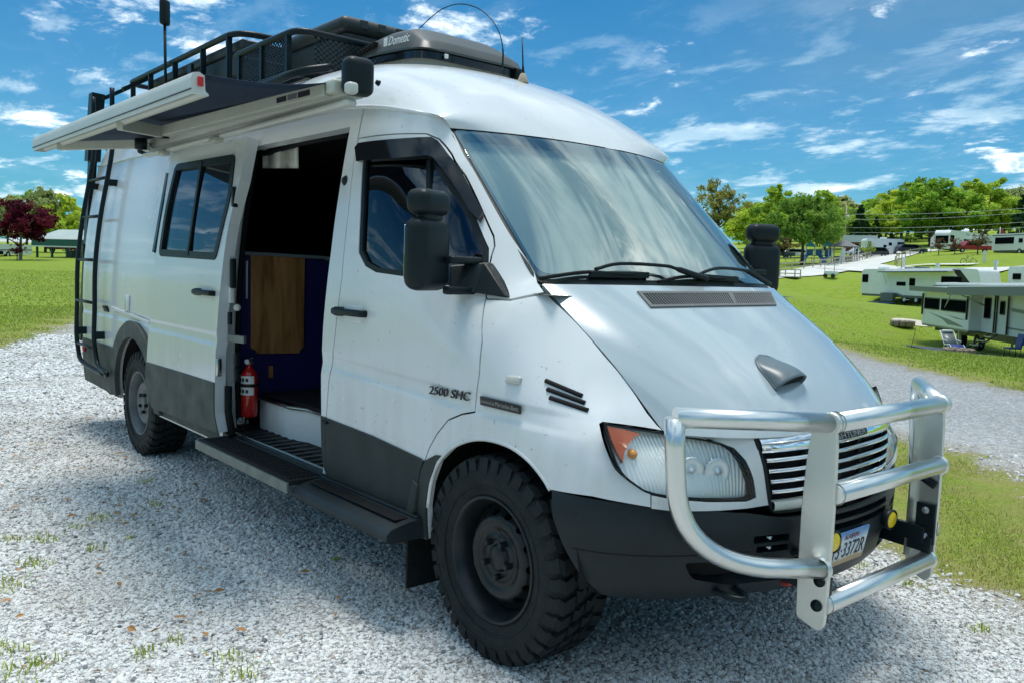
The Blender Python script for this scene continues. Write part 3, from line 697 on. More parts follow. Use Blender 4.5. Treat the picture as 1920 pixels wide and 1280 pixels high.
# sliding door, run back along its rail and standing proud of the side ---------------------
SO = .075
sd_px = [(466, 257), (450, 337), (429, 420), (418, 494), (408, 600), (405, 640), (403, 715), (403, 775), (410, 811)]
sd_rear = [(287, 764), (277, 742), (274, 700), (277, 640), (283, 560), (292, 480), (308, 380), (324, 282)]
o_sd = SP(sd_px, SO)+SP(sd_rear, SO)
def side_sd(x, z): return side(x, z, SO)
w_sd = rpoly(SP([(331, 312), (441, 294), (432, 370), (409, 466), (404, 484), (300, 477), (314, 385)], SO), .04)
sdoor = panel('sliding_door', side_sd, o_sd, 'white_paint', van, holes=[w_sd], step=.05, rim=.06, gap=0, blines=DL, hole_rim=.02)
fr = panel('window_frame', side_sd, shrink(w_sd, -.012), 'black_plastic', sdoor, holes=[shrink(w_sd, .03)], step=.06, rim=.02, gap=0, lift=.006)
xm = SP([(380, 303), (353, 480)], SO)
wp = np.array(shrink(w_sd, .022)); 
for nm, cond in (('window_pane', 1), ('window_pane', -1)):
    # split the opening at the divider line
    a, b = np.array(xm[0]), np.array(xm[1]); dv = b-a
    out = []
    n_ = len(wp)
    for i in range(n_):
        p, q = wp[i], wp[(i+1) % n_]; sp = cond*(dv[0]*(p-a)[1]-dv[1]*(p-a)[0]); sq = cond*(dv[0]*(q-a)[1]-dv[1]*(q-a)[0])
        if sp >= 0: out.append(tuple(p))
        if sp*sq < 0: out.append(tuple(p+(q-p)*sp/(sp-sq)))
    panel(nm, side_sd, out, 'side_glass', sdoor, step=.07, rim=.004, gap=.004, lift=-.006 if cond > 0 else -.012)
MB().bar(side(*np.array(xm[0]), off=SO), side(*np.array(xm[1]), off=SO), .030, .02, up=(0, -1, 0)).build('window_divider', 'black_plastic', sdoor)
t_sd = SP([(275, 678), (340, 697), (403, 717), (403, 775), (410, 811), (287, 764), (277, 742), (274, 700)], SO)
panel('door_cladding', side_sd, t_sd, 'faded_trim', sdoor, step=.06, rim=.012, gap=.001, lift=.007)
# inner skin of the sliding door
xi = [p for p in o_sd]
panel('inner_skin', lambda a, b: side(a, b, SO-.058), shrink(o_sd, .012), 'jamb_paint', sdoor, step=.12, rim=.004, gap=0, holes=[shrink(w_sd, -.03)])
# ------------------------------------------------------------------ nose: fascia, grille, lamps, bumper
hl_px = [(1134, 794), (1143, 832), (1165, 884), (1200, 914), (1222, 925), (1260, 933), (1330, 938), (1400, 937), (1416, 930), (1411, 898), (1396, 864), (1374, 840), (1330, 826), (1280, 818), (1245, 812), (1190, 803)]
hl = FP([tuple(p) for p in smooth_line(hl_px[:9], 4)]+[tuple(p) for p in smooth_line(hl_px[8:16]+hl_px[:1], 4)][1:-1])
fas = FP([(1221, 927), (1260, 935), (1330, 940), (1400, 939), (1418, 932), (1413, 898), (1398, 862), (1376, 839), (1330, 824), (1280, 816), (1250, 811)])+[(-.665, .912), (-.58, .908), (-.50, .906), (-.436, .904), (-.434, .88)]+FP([(1424, 850), (1436, 895), (1448, 940)])+FP([(1444, 946), (1400, 953), (1350, 957), (1264, 958), (1221, 953)])
fascia = panel('front_panel', front, fas, 'white_paint', van, step=.035, rim=.02, gap=.001)
panel('front_panel', front, mirror2(fas), 'white_paint', van, step=.05, rim=.02, gap=.001)
def bez(poly, g): return inset(poly, g)
for sgn in (1, -1):
    po = hl if sgn > 0 else mirror2(hl)
    lamp = panel('headlamp', lambda a, b: front(a, b), po, 'lamp_glass', van, step=.03, rim=.004, gap=.003)
    panel('headlamp_seal', lambda a, b: front(a, b, -.002), bez(po, -.002), 'black_plastic', lamp, holes=[bez(po, .0035)], step=.04, rim=.02, gap=0, hole_rim=.002)
    # housing: shallow bright bowl behind the lens
    panel('reflector_bowl', lambda a, b: front(a, b, -.030), bez(po, .003), 'fluted_reflector', lamp, step=.03, rim=-.028, gap=0)
    am = FP([(1138, 797), (1165, 803), (1200, 812), (1186, 822), (1176, 835), (1170, 850), (1168, 866), (1156, 845), (1146, 822)], -.004)
    am = am if sgn > 0 else mirror2(am)
    panel('indicator_lens', lambda a, b: front(a, b, -.004), am, 'amber_lens', lamp, step=.03, rim=.03, gap=0)
    y1, z1 = px_front((1185, 850), -.03); y0, z0 = px_front((1318, 880), -.03)
    # inner divider and twin shallow bowls behind the fluted lens
    dv_ = [px_front(q, -.012) for q in ((1252, 822), (1258, 860), (1262, 900), (1262, 930))]; MB().tube([front(np.array(a*sgn), np.array(b), -.014) for a, b in dv_], .0035, 6).build('lamp_divider', 'reflector', lamp)
    for q in ((1345, 884), (1296, 882)):
        yy, zz = px_front(q, -.028); c = front(np.array(yy*sgn), np.array(zz), -.029); MB().lathe([(.046, .001), (.043, .005), (.030, .002), (.010, .001), (.009, .008), (.001, .010)], c, (1, -.45*sgn, 0), 24).build('lamp_bowl', 'reflector', lamp)
    c = front(np.array(y1*sgn), np.array(z1), -.03)
    MB().lathe([(.001, .02), (.012, .016), (.016, 0), (.012, -.02), (.001, -.022)], c, (1, -.5*sgn, 0), 14).build('indicator_bulb', 'bulb_amber', lamp)
# grille -----------------------------------------------------------------------------------
gr_o = rpoly([(-.428, .893), (.428, .893), (.372, .655), (-.372, .655)][::-1], .03)
grille = panel('grille', lambda a, b: front(a, b, -.045), gr_o, 'dark_void', van, step=.08, rim=-.03, gap=0)
def grille_bar(z, h, d, yl, material, off=.006, n=25):
    mb = MB(); ys = np.linspace(-yl, yl, n); prof = [(-h/2, -d), (-h/2, -.004), (-h*.25, 0), (h*.25, 0), (h/2, -.004), (h/2, -d)]
    Gd = np.array([[front(np.array(y), np.array(z+pz), off+px_) for pz, px_ in prof] for y in ys]).reshape(n, len(prof), 3)
    return mb.grid(Gd[::-1]).build('grille_bar', material, grille)
for i, z in enumerate((.820, .785, .750, .715)):
    grille_bar(z, .013, .03, .412-.009*i, 'chrome')
grille_bar(.872-.002, .048, .03, .425, 'chrome', .008).name = 'chrome_header'
grille_bar(.668, .030, .03, .376, 'awning_white', .008).name = 'grille_sill'
panel('grille_surround', front, rpoly([(-.445, .905), (.445, .905), (.385, .642), (-.385, .642)][::-1], .035), 'black_plastic', grille, holes=[rpoly([(-.430, .897), (.430, .897), (.374, .652), (-.374, .652)][::-1], .03)], step=.06, rim=.02, gap=0, lift=.001)
for y in (-.18, .0, .18): MB().bar(front(np.array(y), np.array(.66), -.03), front(np.array(y), np.array(.89), -.03), .02, .02, up=(1, 0, 0)).build('grille_rib', 'trim_plastic', grille)
bd = panel('grille_badge', lambda a, b: front(a, b, .012), rpoly([(-.17, .858), (.17, .858), (.17, .884), (-.17, .884)], .012), 'badge_black', grille, step=.05, rim=.006, gap=0)
text_mesh('badge_lettering', 'FREIGHTLINER', .026, (0, 0, 0), (0, 1, 0), (0, 0, 1), 'badge_grey', bd, .001, width=.31, surf=lambda a, b: front(a-.155, b+.862, .0135))
# bumper: skin over (arc position along the plan curve, height) -------------------------------
_bp = np.array([(.30, -.958), (.39, -.938), (.49, -.893), (.585, -.815), (.66, -.715), (.72, -.60), (.775, -.475), (.82, -.35), (.855, -.20), (.868, -.08), (.87, 0)])
_bp = np.concatenate([_bp, (_bp*[1, -1])[::-1][1:]]); _bs = np.concatenate([[0], np.cumsum(np.linalg.norm(np.diff(_bp, axis=0), axis=1))]); _bs = _bs-_bs[-1]/2
_bx, _by = _spl(_bs, _bp[:, 0]), _spl(_bs, _bp[:, 1]); BL = float(_bs[-1])
def bump_in(z): return np.interp(z, [.35, .38, .43, .50, .60, .66, .70, .73], [.09, .045, .014, .0, -.004, .002, .012, .03])
def bumper_surf(s, z):
    s = np.asarray(s, float); z = np.asarray(z, float); x, y = _bx(s), _by(s); e = 1e-3; tx, ty = (_bx(s+e)-_bx(s-e)), (_by(s+e)-_by(s-e)); l = np.hypot(tx, ty); nx, ny = ty/l, -tx/l
    k = bump_in(z); return np.stack([x-nx*k, y-ny*k, z], -1)
def btop(s): 
    y = abs(float(_by(np.array(s)))); return float(np.interp(y, [0, .36, .42, .5, .7, .9, .96], [.628, .634, .645, .660, .684, .699, .704]))
def bs_of_y(y):
    ss = np.linspace(-BL, BL, 800); return float(ss[np.argmin(abs(_by(ss)-y)+(0))])
sx0 = -BL+.03
bo_ = [(s, btop(s)) for s in np.linspace(BL-.03, -BL+.03, 60)]+[(-BL+.05, .62), (-BL+.09, .54), (-BL+.15, .45), (-BL+.22, .385)]+[(s, .375) for s in np.linspace(-BL+.4, BL-.4, 20)]+[(BL-.22, .385), (BL-.15, .45), (BL-.09, .54), (BL-.05, .62)]
fog_r = rpoly([(bs_of_y(-.69), .512), (bs_of_y(-.24), .500), (bs_of_y(-.24), .425), (bs_of_y(-.54), .425), (bs_of_y(-.66), .455)], .02)
slots = []
for y0, y1, z0, z1 in ((-.27, .27, .600, .622), (-.27, .27, .566, .588)): slots.append(rpoly([(bs_of_y(y0), z0), (bs_of_y(y1), z0), (bs_of_y(y1), z1), (bs_of_y(y0), z1)], .008))
slots += [rpoly([(bs_of_y(-.47), .560), (bs_of_y(-.34), .560), (bs_of_y(-.34), .585), (bs_of_y(-.47), .585)], .008), rpoly([(bs_of_y(-.46), .528), (bs_of_y(-.34), .528), (bs_of_y(-.34), .550), (bs_of_y(-.46), .550)], .008)]
def mir(h): return [(-a, b) for a, b in h][::-1]
slots += [mir(slots[2]), mir(slots[3])]
bumper = panel('front_bumper', bumper_surf, bo_, 'bumper_plastic', van, holes=[fog_r, mir(fog_r)]+slots, step=.04, rim=.03, gap=0, hole_rim=.04)
panel('bumper_void', lambda a, b: bumper_surf(a, b)-np.array([.045, 0, 0]), inset(bo_, .03), 'dark_void', bumper, step=.1, rim=0, gap=0)
# horizontal groove across the bumper skin
MB().tube([bumper_surf(np.array(s), np.array(.535))+np.array([0, 0, 0]) for s in np.linspace(-BL+.12, bs_of_y(-.48), 30)], .0022, 6).build('bumper_groove', 'dark_void', bumper)
for yy, zz in ((-.40, .572), (-.40, .539), (.40, .572), (.40, .539)):
    p = bumper_surf(np.array(bs_of_y(yy)), np.array(zz)); MB().lathe([(.001, .004), (.008, .004), (.009, -.01)], p+np.array([-.012, 0, 0]), (1, 0, 0), 10).build('bumper_bolt', 'sill_steel', bumper)
# plate --------------------------------------------------------------------------------------
_tr, _br = on((1623, 978), 0, .890), on((1622, 1042), 0, .862); pX = np.array([0, 1.0, 0]); pZ = norm((_tr-_br)*np.array([1, 0, 1])); pN = np.cross(pX, pZ)
PWd, PHt = .118, .062; pc = (_tr+_br)/2-pX*PWd+np.array([0, 0, 0])
plate = MB()
plate.prism(rpoly([(-PWd, -PHt), (PWd, -PHt), (PWd, PHt), (-PWd, PHt)], .010), lambda a, b: pc+pX*a+pZ*b, pN*.002)
def plate_mat():
    mt, nt, b = new_mat('plate_face'); N = nt.nodes.new; L = nt.links.new; tc = N('ShaderNodeTexCoord'); sp = N('ShaderNodeSeparateXYZ'); L(tc.outputs['Object'], sp.inputs[0])
    n = N('ShaderNodeTexNoise'); n.inputs['Scale'].default_value = 30; L(tc.outputs['Object'], n.inputs['Vector'])
    ad = N('ShaderNodeMath'); ad.operation = 'MULTIPLY_ADD'; L(n.outputs['Fac'], ad.inputs[0]); ad.inputs[1].default_value = .03; L(sp.outputs[2], ad.inputs[2])
    mr = N('ShaderNodeMapRange'); mr.inputs[1].default_value = pc[2]-PHt*pZ[2]+.015; mr.inputs[2].default_value = pc[2]+PHt*pZ[2]+.015; L(ad.outputs[0], mr.inputs[0])
    cr = N('ShaderNodeValToRGB'); e = cr.color_ramp.elements; e[0].position = 0; e[0].color = (.42, .27, .13, 1); e[1].position = 1; e[1].color = (.06, .20, .50, 1)
    for p, c in ((.14, (.50, .36, .20, 1)), (.2, (.62, .68, .70, 1)), (.66, (.66, .72, .76, 1)), (.82, (.24, .45, .68, 1))):
        k = e.new(p); k.color = c
    L(mr.outputs[0], cr.inputs[0]); L(cr.outputs[0], b.inputs['Base Color']); b.inputs['Roughness'].default_value = .35
plate_mat()
plate = plate.build('number_plate', 'plate_face', bumper)
text_mesh('plate_number', '13·3372R', .080, pc+pX*-.100+pZ*-.036+pN*.0025, pX, pZ, 'print_dark', plate, .001, width=.208)
text_mesh('plate_title', 'ALABAMA', .028, pc+pX*-.045+pZ*.030+pN*.0025, pX, pZ, 'rust_red', plate, .0006, width=.10)
# tow bar arms, hooks under the nose
for sgn in (1, -1):
    MB().bar((.70, -.36*sgn, .47), (.985, -.36*sgn, .455), .035, .06).build('bull_bar_arm', 'black_metal', bumper, bevel=.004)
    MB().tube(smooth_line([(.60, -.50*sgn, .41), (.74, -.50*sgn, .405), (.80, -.53*sgn, .40), (.76, -.56*sgn, .40), (.66, -.56*sgn, .405)], 5), .011, 8).build('tow_hook', 'black_metal', bumper)
MB().bar((.66, -.30, .405), (.82, -.30, .405), .05, .016).build('tow_hook', 'hook_red', bumper, bevel=.006)

# bonnet fittings -----------------------------------------------------------------------------
def hood_off(s, t, h): p, a, b, n = hood_frame(s, t); return p+n*h
cs = [px_hood(q) for q in ((1192, 548), (1444, 549), (1455, 574), (1218, 577))]
def hq(u, v, h=0.0):
    s = (cs[0][0]*(1-u)+cs[1][0]*u)*(1-v)+(cs[3][0]*(1-u)+cs[2][0]*u)*v; t = (cs[0][1]*(1-u)+cs[1][1]*u)*(1-v)+(cs[3][1]*(1-u)+cs[2][1]*u)*v
    return hood_off(s, t, h)
vent = MB(); ns = 24
for v0, v1 in ((0.0, .13), (.87, 1.0)):
    for i in range(ns):
        a, b = i/ns, (i+1)/ns; vent.add([hq(a, v0, .006), hq(b, v0, .006), hq(b, v1, .006), hq(a, v1, .006), hq(a, v0, -.01), hq(b, v0, -.01), hq(b, v1, -.01), hq(a, v1, -.01)], [(0, 1, 2, 3), (0, 4, 5, 1), (3, 2, 6, 7)])
for u0, u1 in ((0, .018), (.60, .625), (.985, 1.0)):
    vent.add([hq(u0, 0, .0062), hq(u1, 0, .0062), hq(u1, 1, .0062), hq(u0, 1, .0062), hq(u0, 0, -.01), hq(u1, 0, -.01), hq(u1, 1, -.01), hq(u0, 1, -.01)], [(0, 1, 2, 3), (0, 3, 7, 4), (1, 5, 6, 2)])
mat('vent_grey', (.13, .135, .13), .55, var=.12, vscale=12)
vent = vent.build('cowl_vent', 'vent_grey', hood)
gm = MB()
for i in range(1, 6):
    v = .13+.74*i/6
    for j in range(24):
        a, b = j/24, (j+1)/24; gm.bar(hq(a, v, .003), hq(b, v, .003), .0035, .005)
for j in range(1, 60):
    u = j/60; off = .004
    gm.bar(hq(u-off, .13, .003), hq(u+off, .87, .003), .004, .005)
tag(gm.build('vent_mesh', 'vent_grey', vent), kind='stuff')
bk = MB(); bk.grid(np.array([[hq(u, v, .0012) for u in np.linspace(0.01, .99, 20)] for v in (.05, .95)])); bk.build('vent_backing', 'dark_void', vent)
# scoop
s0, t0 = px_hood((1424, 668)); s1, t1 = px_hood((1481, 724))
p0, a0, b0_, n0 = hood_frame(s0, t0); p1, a1, b1_, n1 = hood_frame(s1, t1); n0 = norm(n0+n1); sd_ = norm(np.cross(n0, norm(p1-p0)))
rows = []; NU = 15
for u in np.linspace(0, 1, NU):
    c = p0+(p1-p0)*u; hw = (.062+.030*u)*math.sqrt(max(1e-4, 1-(1-min(1, u*2.4))**2)); hh = .004+.052*sst(-.1, .9, u)
    rows.append([c+sd_*hw*math.cos(a)+n0*(hh*max(0, math.sin(a))**.75-.003) for a in np.linspace(0, math.pi, 21)])
mat('scoop_grey', (.11, .145, .16), .36, var=.1, vscale=12)
scoop = MB().grid(np.array(rows)[:, ::-1]).build('bonnet_scoop', 'scoop_grey', hood); md = scoop.modifiers.new('so', 'SOLIDIFY'); md.thickness = .004
fl = MB(); edge = [r[0]+n0*.006 for r in rows][::-1]+[r[-1]+n0*.006 for r in rows]; fl.tube(edge, .006, 6); fl.build('scoop_flange', 'scoop_grey', scoop)
inn = MB(); inn.add([r for r in rows[-2]], [tuple(range(21))]); inn.build('scoop_mouth', 'dark_void', scoop)
# wipers
def wp_(s, t, h): 
    p = ws_pt(np.array(s), np.array(t)); e = 1e-2; a = ws_pt(np.array(s), np.array(t+e))-p; b = ws_pt(np.array(s+e), np.array(t))-p; n = norm(np.cross(a, b)); n = n if n[2] > 0 else -n; return p+n*h
def px_ws(q):
    S, T = np.meshgrid(np.linspace(-.1, 1, 111), np.linspace(-1, 1, 161), indexing='ij'); P = ws_pt(S, T); d = P-CAM; z = d@_f; u = PW/2+FOC*(d@_r)/z; v = PH/2-FOC*(d@_u)/z
    i = np.argmin((u-q[0])**2+(v-q[1])**2); i, j = np.unravel_index(i, S.shape); return float(S[i, j]), float(T[i, j])
def wline(pts, h): return [wp_(*px_ws(q), hh) for q, hh in zip(pts, h)]
for arm, blade, mot in (([(1317, 533), (1290, 524), (1258, 514), (1235, 507), (1155, 503), (1110, 512)], [(1010, 526), (1050, 521), (1102, 516), (1160, 519), (1212, 519)], [(1102, 517), (1213, 520)]), ([(1434, 540), (1405, 527), (1385, 516), (1338, 512), (1310, 519), (1300, 526)], [(1230, 533), (1270, 526), (1305, 522), (1340, 526), (1376, 524)], [(1306, 524), (1378, 527)])):
    ap = wline(arm, [.03, .035, .035, .03, .025, .02]); w = MB(); w.tube(smooth_line(ap, 4), [.012]*8+[.007]*(len(smooth_line(ap, 4))-8), 7); wiper = w.build('wiper', 'black_plastic', van)
    bl = smooth_line(wline(blade, [.014]*5), 4); MB().tube(bl, .007, 6).build('wiper_blade', 'rubber', wiper)
    m2 = wline(mot, [.012, .012]); MB().bar(m2[0], m2[1], .022, .024).build('wiper_bracket', 'black_plastic', wiper, bevel=.004)
# cowl strip under the glass
cw = MB().grid(np.array([[ws_pt(np.array(s), np.array(t))+np.array([0, 0, -.006]) for t in np.linspace(-.97, .97, 30)] for s in (.05, -.035)])); cw.build('cowl', 'black_plastic', windscreen)

# dashboard, cab interior seen dimly through the glass
cabm = MB(); 
for t in np.linspace(-.95, .95, 12)[:-1]: pass
cabm.grid(np.array([[(x, y, z) for y in np.linspace(-.78, .78, 12)] for x, z in ((.12, 1.32), (-.05, 1.33), (-.22, 1.30), (-.30, 1.22), (-.32, .8))]))
dash = cabm.build('dashboard', 'dash_grey', van)
sh = MB().grid(np.array([[ws_pt(np.array(s), np.array(t))-np.array([.05, 0, .03]) for t in np.linspace(-.97, .97, 30)] for s in np.linspace(.02, .97, 10)]))
sh.build('added_glass_backing', 'pale_glass_backing', van)  # panel added behind the glass to give the windscreen its pale reflected tone
for y in (-.42, .42):
    st = MB(); st.rbox((-.85, y, .95), (.5, .5, .16), .05); seat = st.build('cab_seat', 'black_plastic', van)
    MB().rbox((-1.08, y, 1.32), (.14, .48, .7), .06, roty(-.15)).build('seat_back', 'black_plastic', seat); MB().rbox((-1.14, y, 1.76), (.1, .28, .18), .05).build('headrest', 'black_plastic', seat)
# ------------------------------------------------------------------ wheels
WR = .3744; TY = .245
def make_tyre(rng):
    """tyre about +Y=outboard axis, centred on the origin"""
    h = TY/2; mb = MB()
    prof = [(.212, -h*.78), (.216, -h*.86), (.235, -h*.93), (.275, -h*1.02), (.315, -h*1.02), (.342, -h*.95), (.355, -h*.86), (.3585, -h*.7), (.360, 0), (.3585, h*.7), (.355, h*.86), (.342, h*.95), (.315, h*1.02), (.275, h*1.02), (.235, h*.93), (.216, h*.86), (.212, h*.78)]
    mb.lathe(prof, (0, 0, 0), (0, 1, 0), 72)
    def P(r, y, a): return (r*math.sin(a), y, r*math.cos(a))
    def block(a0, a1, y0, y1, r0, r1, skew=0.0, zig=0.0):
        # a lug with zigzag leading edge
        A = [(a0, y0), (a1, y0), (a1+skew+zig, (y0+y1)/2), (a1+skew, y1), (a0+skew, y1), (a0+skew+zig, (y0+y1)/2)]
        V = [P(r0, y, a) for a, y in A]+[P(r1, y*.97 if abs(y) > h*.8 else y, a*.5+a*.5) for a, y in A]
        n = 6; F = [tuple(range(n, 2*n))]+[(i, (i+1) % n, n+(i+1) % n, n+i) for i in range(n)]; mb.add(V, F)
        mb.add([], [])
    n = 34; st = 2*math.pi/n
    for i in range(n):
        a = i*st; lg = .62+.1*(i % 2)
        for sgn in (-1, 1):
            # shoulder lug wrapping on to the sidewall
            a0, a1 = a+(0 if sgn > 0 else st*.5), a+(0 if sgn > 0 else st*.5)+st*lg
            ins = .47-.07*(i % 2)
            ring = [(.3735, sgn*h*ins), (.3742, sgn*h*.80), (.366, sgn*h*.955), (.348, sgn*h*1.015), (.322-.012*(i % 2), sgn*h*1.045)]
            base = [(.356, sgn*h*ins), (.356, sgn*h*.8), (.350, sgn*h*.90), (.338, sgn*h*.95), (.318, sgn*h*1.0)]
            V = []; 
            for k, ((r1, y1), (r0, y0)) in enumerate(zip(ring, base)):
                zz = st*.10*(1 if k % 2 else -1)*(k < 3)
                V += [P(r1, y1, a0+zz), P(r1, y1, a1+zz), P(r0, y0, a0+zz), P(r0, y0, a1+zz)]
            F = []
            for k in range(4):
                b = 4*k; F += [(b, b+1, b+5, b+4), (b, b+4, b+6, b+2), (b+1, b+3, b+7, b+5)]
            F += [(0, 2, 3, 1), (16, 17, 19, 18)]; mb.add(V, F)
        block(a+st*.1, a+st*.66, -h*.40, -h*.06, .356, .3742, st*.22, st*.12); block(a+st*.45, a+st*1.02, h*.02, h*.36, .356, .3742, st*.22, st*.12)
    # raised lettering band and bead line
    mb.lathe([(.262, h*1.012), (.264, h*1.03), (.268, h*1.03), (.270, h*1.015)], (0, 0, 0), (0, 1, 0), 60)
    mb.lathe([(.305, h*1.012), (.307, h*1.03), (.310, h*1.03), (.312, h*1.012)], (0, 0, 0), (0, 1, 0), 60)
    return mb
def make_wheel(name, cx, sgn, disc_mat, material_t='tyre_rubber', rim_out=0.0):
    """sgn -1: near side, outboard = -Y"""
    c = np.array([cx, sgn*(.93-TY/2*1.02), WR])
    def place(mb):
        V = np.array(mb.v); V[:, 1] *= sgn
        mb.v = [tuple(v) for v in V+c]; 
        if sgn < 0: mb.f = [f[::-1] for f in mb.f]
        return mb
    tyre = place(make_tyre(random)).build('wheel', material_t, van); tyre['label'] = 'all-terrain tyre with chunky tread on a black steel wheel'
    h = TY/2
    rm = MB(); rm.lathe([(.226, h*.80), (.230, h*.95), (.222, h*.98), (.214, h*.90), (.205, h*.72), (.196, h*.55), (.192, h*.15), (.192, -h*.7)], (0, 0, 0), (0, 1, 0), 64); place(rm).build('rim', disc_mat, tyre)
    # dished disc with round holes, in the (angle, radius) plane
    R_ = np.array([.055, .078, .088, .100, .125, .150, .172, .190]); Hh = np.array([.62, .62, .56, .60, .70, .66, .42, .30])*h+rim_out
    fh = _spl(R_, Hh)
    def ds(a, r):
        th = np.asarray(a)/.155; r = np.asarray(r); p = np.stack([r*np.sin(th), fh(r), r*np.cos(th)], -1); p[..., 1] *= sgn; return p+c
    L_ = 2*math.pi*.155; holes = []
    nh = 14
    for k in range(nh):
        a = (k+.5)*L_/nh; holes.append([(a+.0145*math.cos(t)*1.02, .1645+.0125*math.sin(t)) for t in np.linspace(0, 2*math.pi, 14, endpoint=False)])
    panel('wheel_disc', ds, [(0, .05), (L_, .05), (L_, .191), (0, .191)], disc_mat, tyre, holes=holes, step=.024, rim=.004, gap=0, hole_rim=.012, flip=(sgn > 0))
    hub = MB(); hub.lathe([(.001, h*.72), (.040, h*.72), (.046, h*.68), (.050, h*.50), (.082, h*.50), (.084, h*.45)], (0, 0, 0), (0, 1, 0), 30)
    place(hub).build('hub_cap', disc_mat, tyre)
    for k in range(5):
        a = 2*math.pi*k/5+.5; nb = MB(); nb.lathe([(.001, h*.84), (.010, h*.83), (.0125, h*.78), (.0125, h*.55)], (.066*math.sin(a), 0, .066*math.cos(a)), (0, 1, 0), 6, smooth=False); place(nb).build('wheel_nut', 'steel_wheel', tyre)
        rc = MB(); rc.lathe([(.014, h*.575), (.019, h*.565), (.019, h*.50)], (.066*math.sin(a), 0, .066*math.cos(a)), (0, 1, 0), 14); place(rc).build('nut_recess', 'dark_void', tyre)
    bk_ = MB(); bk_.lathe([(.001, -h*.2), (.19, -h*.2)], (0, 0, 0), (0, 1, 0), 30); place(bk_).build('brake_disc', 'dark_void', tyre)
    return tyre
for sgn in (-1, 1):
    make_wheel('wheel', 0.0, sgn, 'steel_wheel'); make_wheel('wheel', -4.025, sgn, 'grey_wheel')
# wheel wells: dark tunnels behind the arches
for cx, rr in ((0.0, .455), (-4.025, .47)):
    for sgn in (-1, 1):
        w = MB(); aa = np.linspace(.02, math.pi-.02, 24)
        w.grid(np.array([[(cx+rr*math.cos(a), sgn*y, .40+rr*math.sin(a)) for a in aa] for y in (.925, .55)]))
        w.add([(cx+rr*math.cos(a), sgn*.55, .40+rr*math.sin(a)) for a in aa], [tuple(range(len(aa)))])
        w.build('wheel_well', 'dark_void', van)
# lip of the front arch: a return flange along the wing edge
for sgn, sf in ((1, side), (-1, side_l)):
    e_ = SP(arch_px); pts = smooth_line([sf(np.array(a), np.array(b)) for a, b in e_], 4)
    MB().tube([p+np.array([0, .006*sgn, 0]) for p in pts], .009, 7).build('arch_lip', 'white_paint', fender if sgn > 0 else van)
# mud flap and its bracket
mf = MB(); A = on((770, 985), 0, -.50); 
mf.box((-.475, -.835, .26), (.012, .25, .26)); mud = mf.build('mud_flap', 'rubber', van, bevel=.003)
mb = MB(); mb.prism([(-.455, .58), (-.415, .56), (-.44, .45), (-.50, .30), (-.56, .29), (-.56, .33), (-.50, .40)], lambda a, b: (a, -.96, b), (0, .18, 0)); mb.build('mud_flap_bracket', 'trim_plastic', mud, bevel=.008)
# underside
ub = MB(); ub.box((-2.55, 0, .40), (5.7, 1.55, .06)); ub.box((-2.3, -.45, .36), (4.2, .12, .12)); ub.box((-2.3, .45, .36), (4.2, .12, .12)); ub.box((.30, 0, .44), (.6, 1.1, .06)); under = ub.build('underbody', 'under_black', van)
MB().tube([(-.0, -.8, WR), (0, .8, WR)], .045, 10).build('front_axle', 'under_black', under)
MB().tube([(-4.025, -.8, WR), (-4.025, .8, WR)], .06, 10).build('rear_axle', 'under_black', under); MB().rbox((-4.025, 0, WR), (.3, .34, .28), .1).build('differential', 'under_black', under)
MB().tube([(-5.05, -.80, .36), (-5.42, -.78, .40)], .075, 14).build('exhaust_silencer', 'black_metal', under)
# rear bumper corner
rb = MB(); rb.rbox((-5.42, 0, .46), (.20, 1.84, .20), .06); rb.build('rear_bumper', 'trim_plastic', van)
rl = MB(); rl.rbox((-5.36, -.958, .655), (.05, .02, .07), .008); rl.build('side_marker', 'red_lens', side_r)

# ------------------------------------------------------------------ side steps and sill
st = MB(); st.prism([(-2.33, -1.115), (-1.22, -1.105), (-1.22, -.90), (-2.33, -.90)], lambda a, b: (a, b, .405), (0, 0, .022)); step = st.build('slide_out_step', 'floor_mat', van)
ed = MB(); ed.box((-1.775, -1.118, .398), (1.13, .014, .05)); ed.build('step_edge', 'alu_edge', step, bevel=.003)
ed = MB(); ed.box((-2.335, -1.01, .405), (.014, .21, .05)); ed.build('step_edge', 'alu_edge', step, bevel=.003)
for k in range(9):
    y = -1.085+k*.021; MB().box((-1.775, y, .430), (1.06, .009, .006)).build('step_rib', 'rubber', step)
rbx = MB(); ns_ = 22; xs = np.linspace(-1.20, -.40, ns_)
prof = [(-.93, .43), (-1.0, .425), (-1.05, .415), (-1.085, .405), (-1.10, .39), (-1.105, .362), (-1.08, .352), (-.93, .352)]
rbx.grid(np.array([[(x, y-.0 if i else y, z) for i, (y, z) in enumerate(prof)] for x in xs])[:, ::-1]); 
for x, o in ((-1.20, 1), (-.40, -1)): rbx.add([(x, y, z) for y, z in prof], [tuple(range(len(prof)))[::o]])
sb = rbx.build('running_board', 'step_grey', van, bevel=.006)
MB().box((-.80, -1.01, .428), (.72, .06, .006)).build('board_tread', 'rubber', sb, bevel=.002)
MB().box((-.80, -.955, .433), (.78, .018, .012)).build('board_ridge', 'step_grey', sb, bevel=.003)
MB().box((-1.80, -.925, .425), (1.2, .05, .03)).build('door_sill', 'black_plastic', side_r, bevel=.006)
MB().box((-1.80, -.905, .445), (1.18, .012, .010)).build('door_sill_strip', 'sill_steel', side_r, bevel=.002)
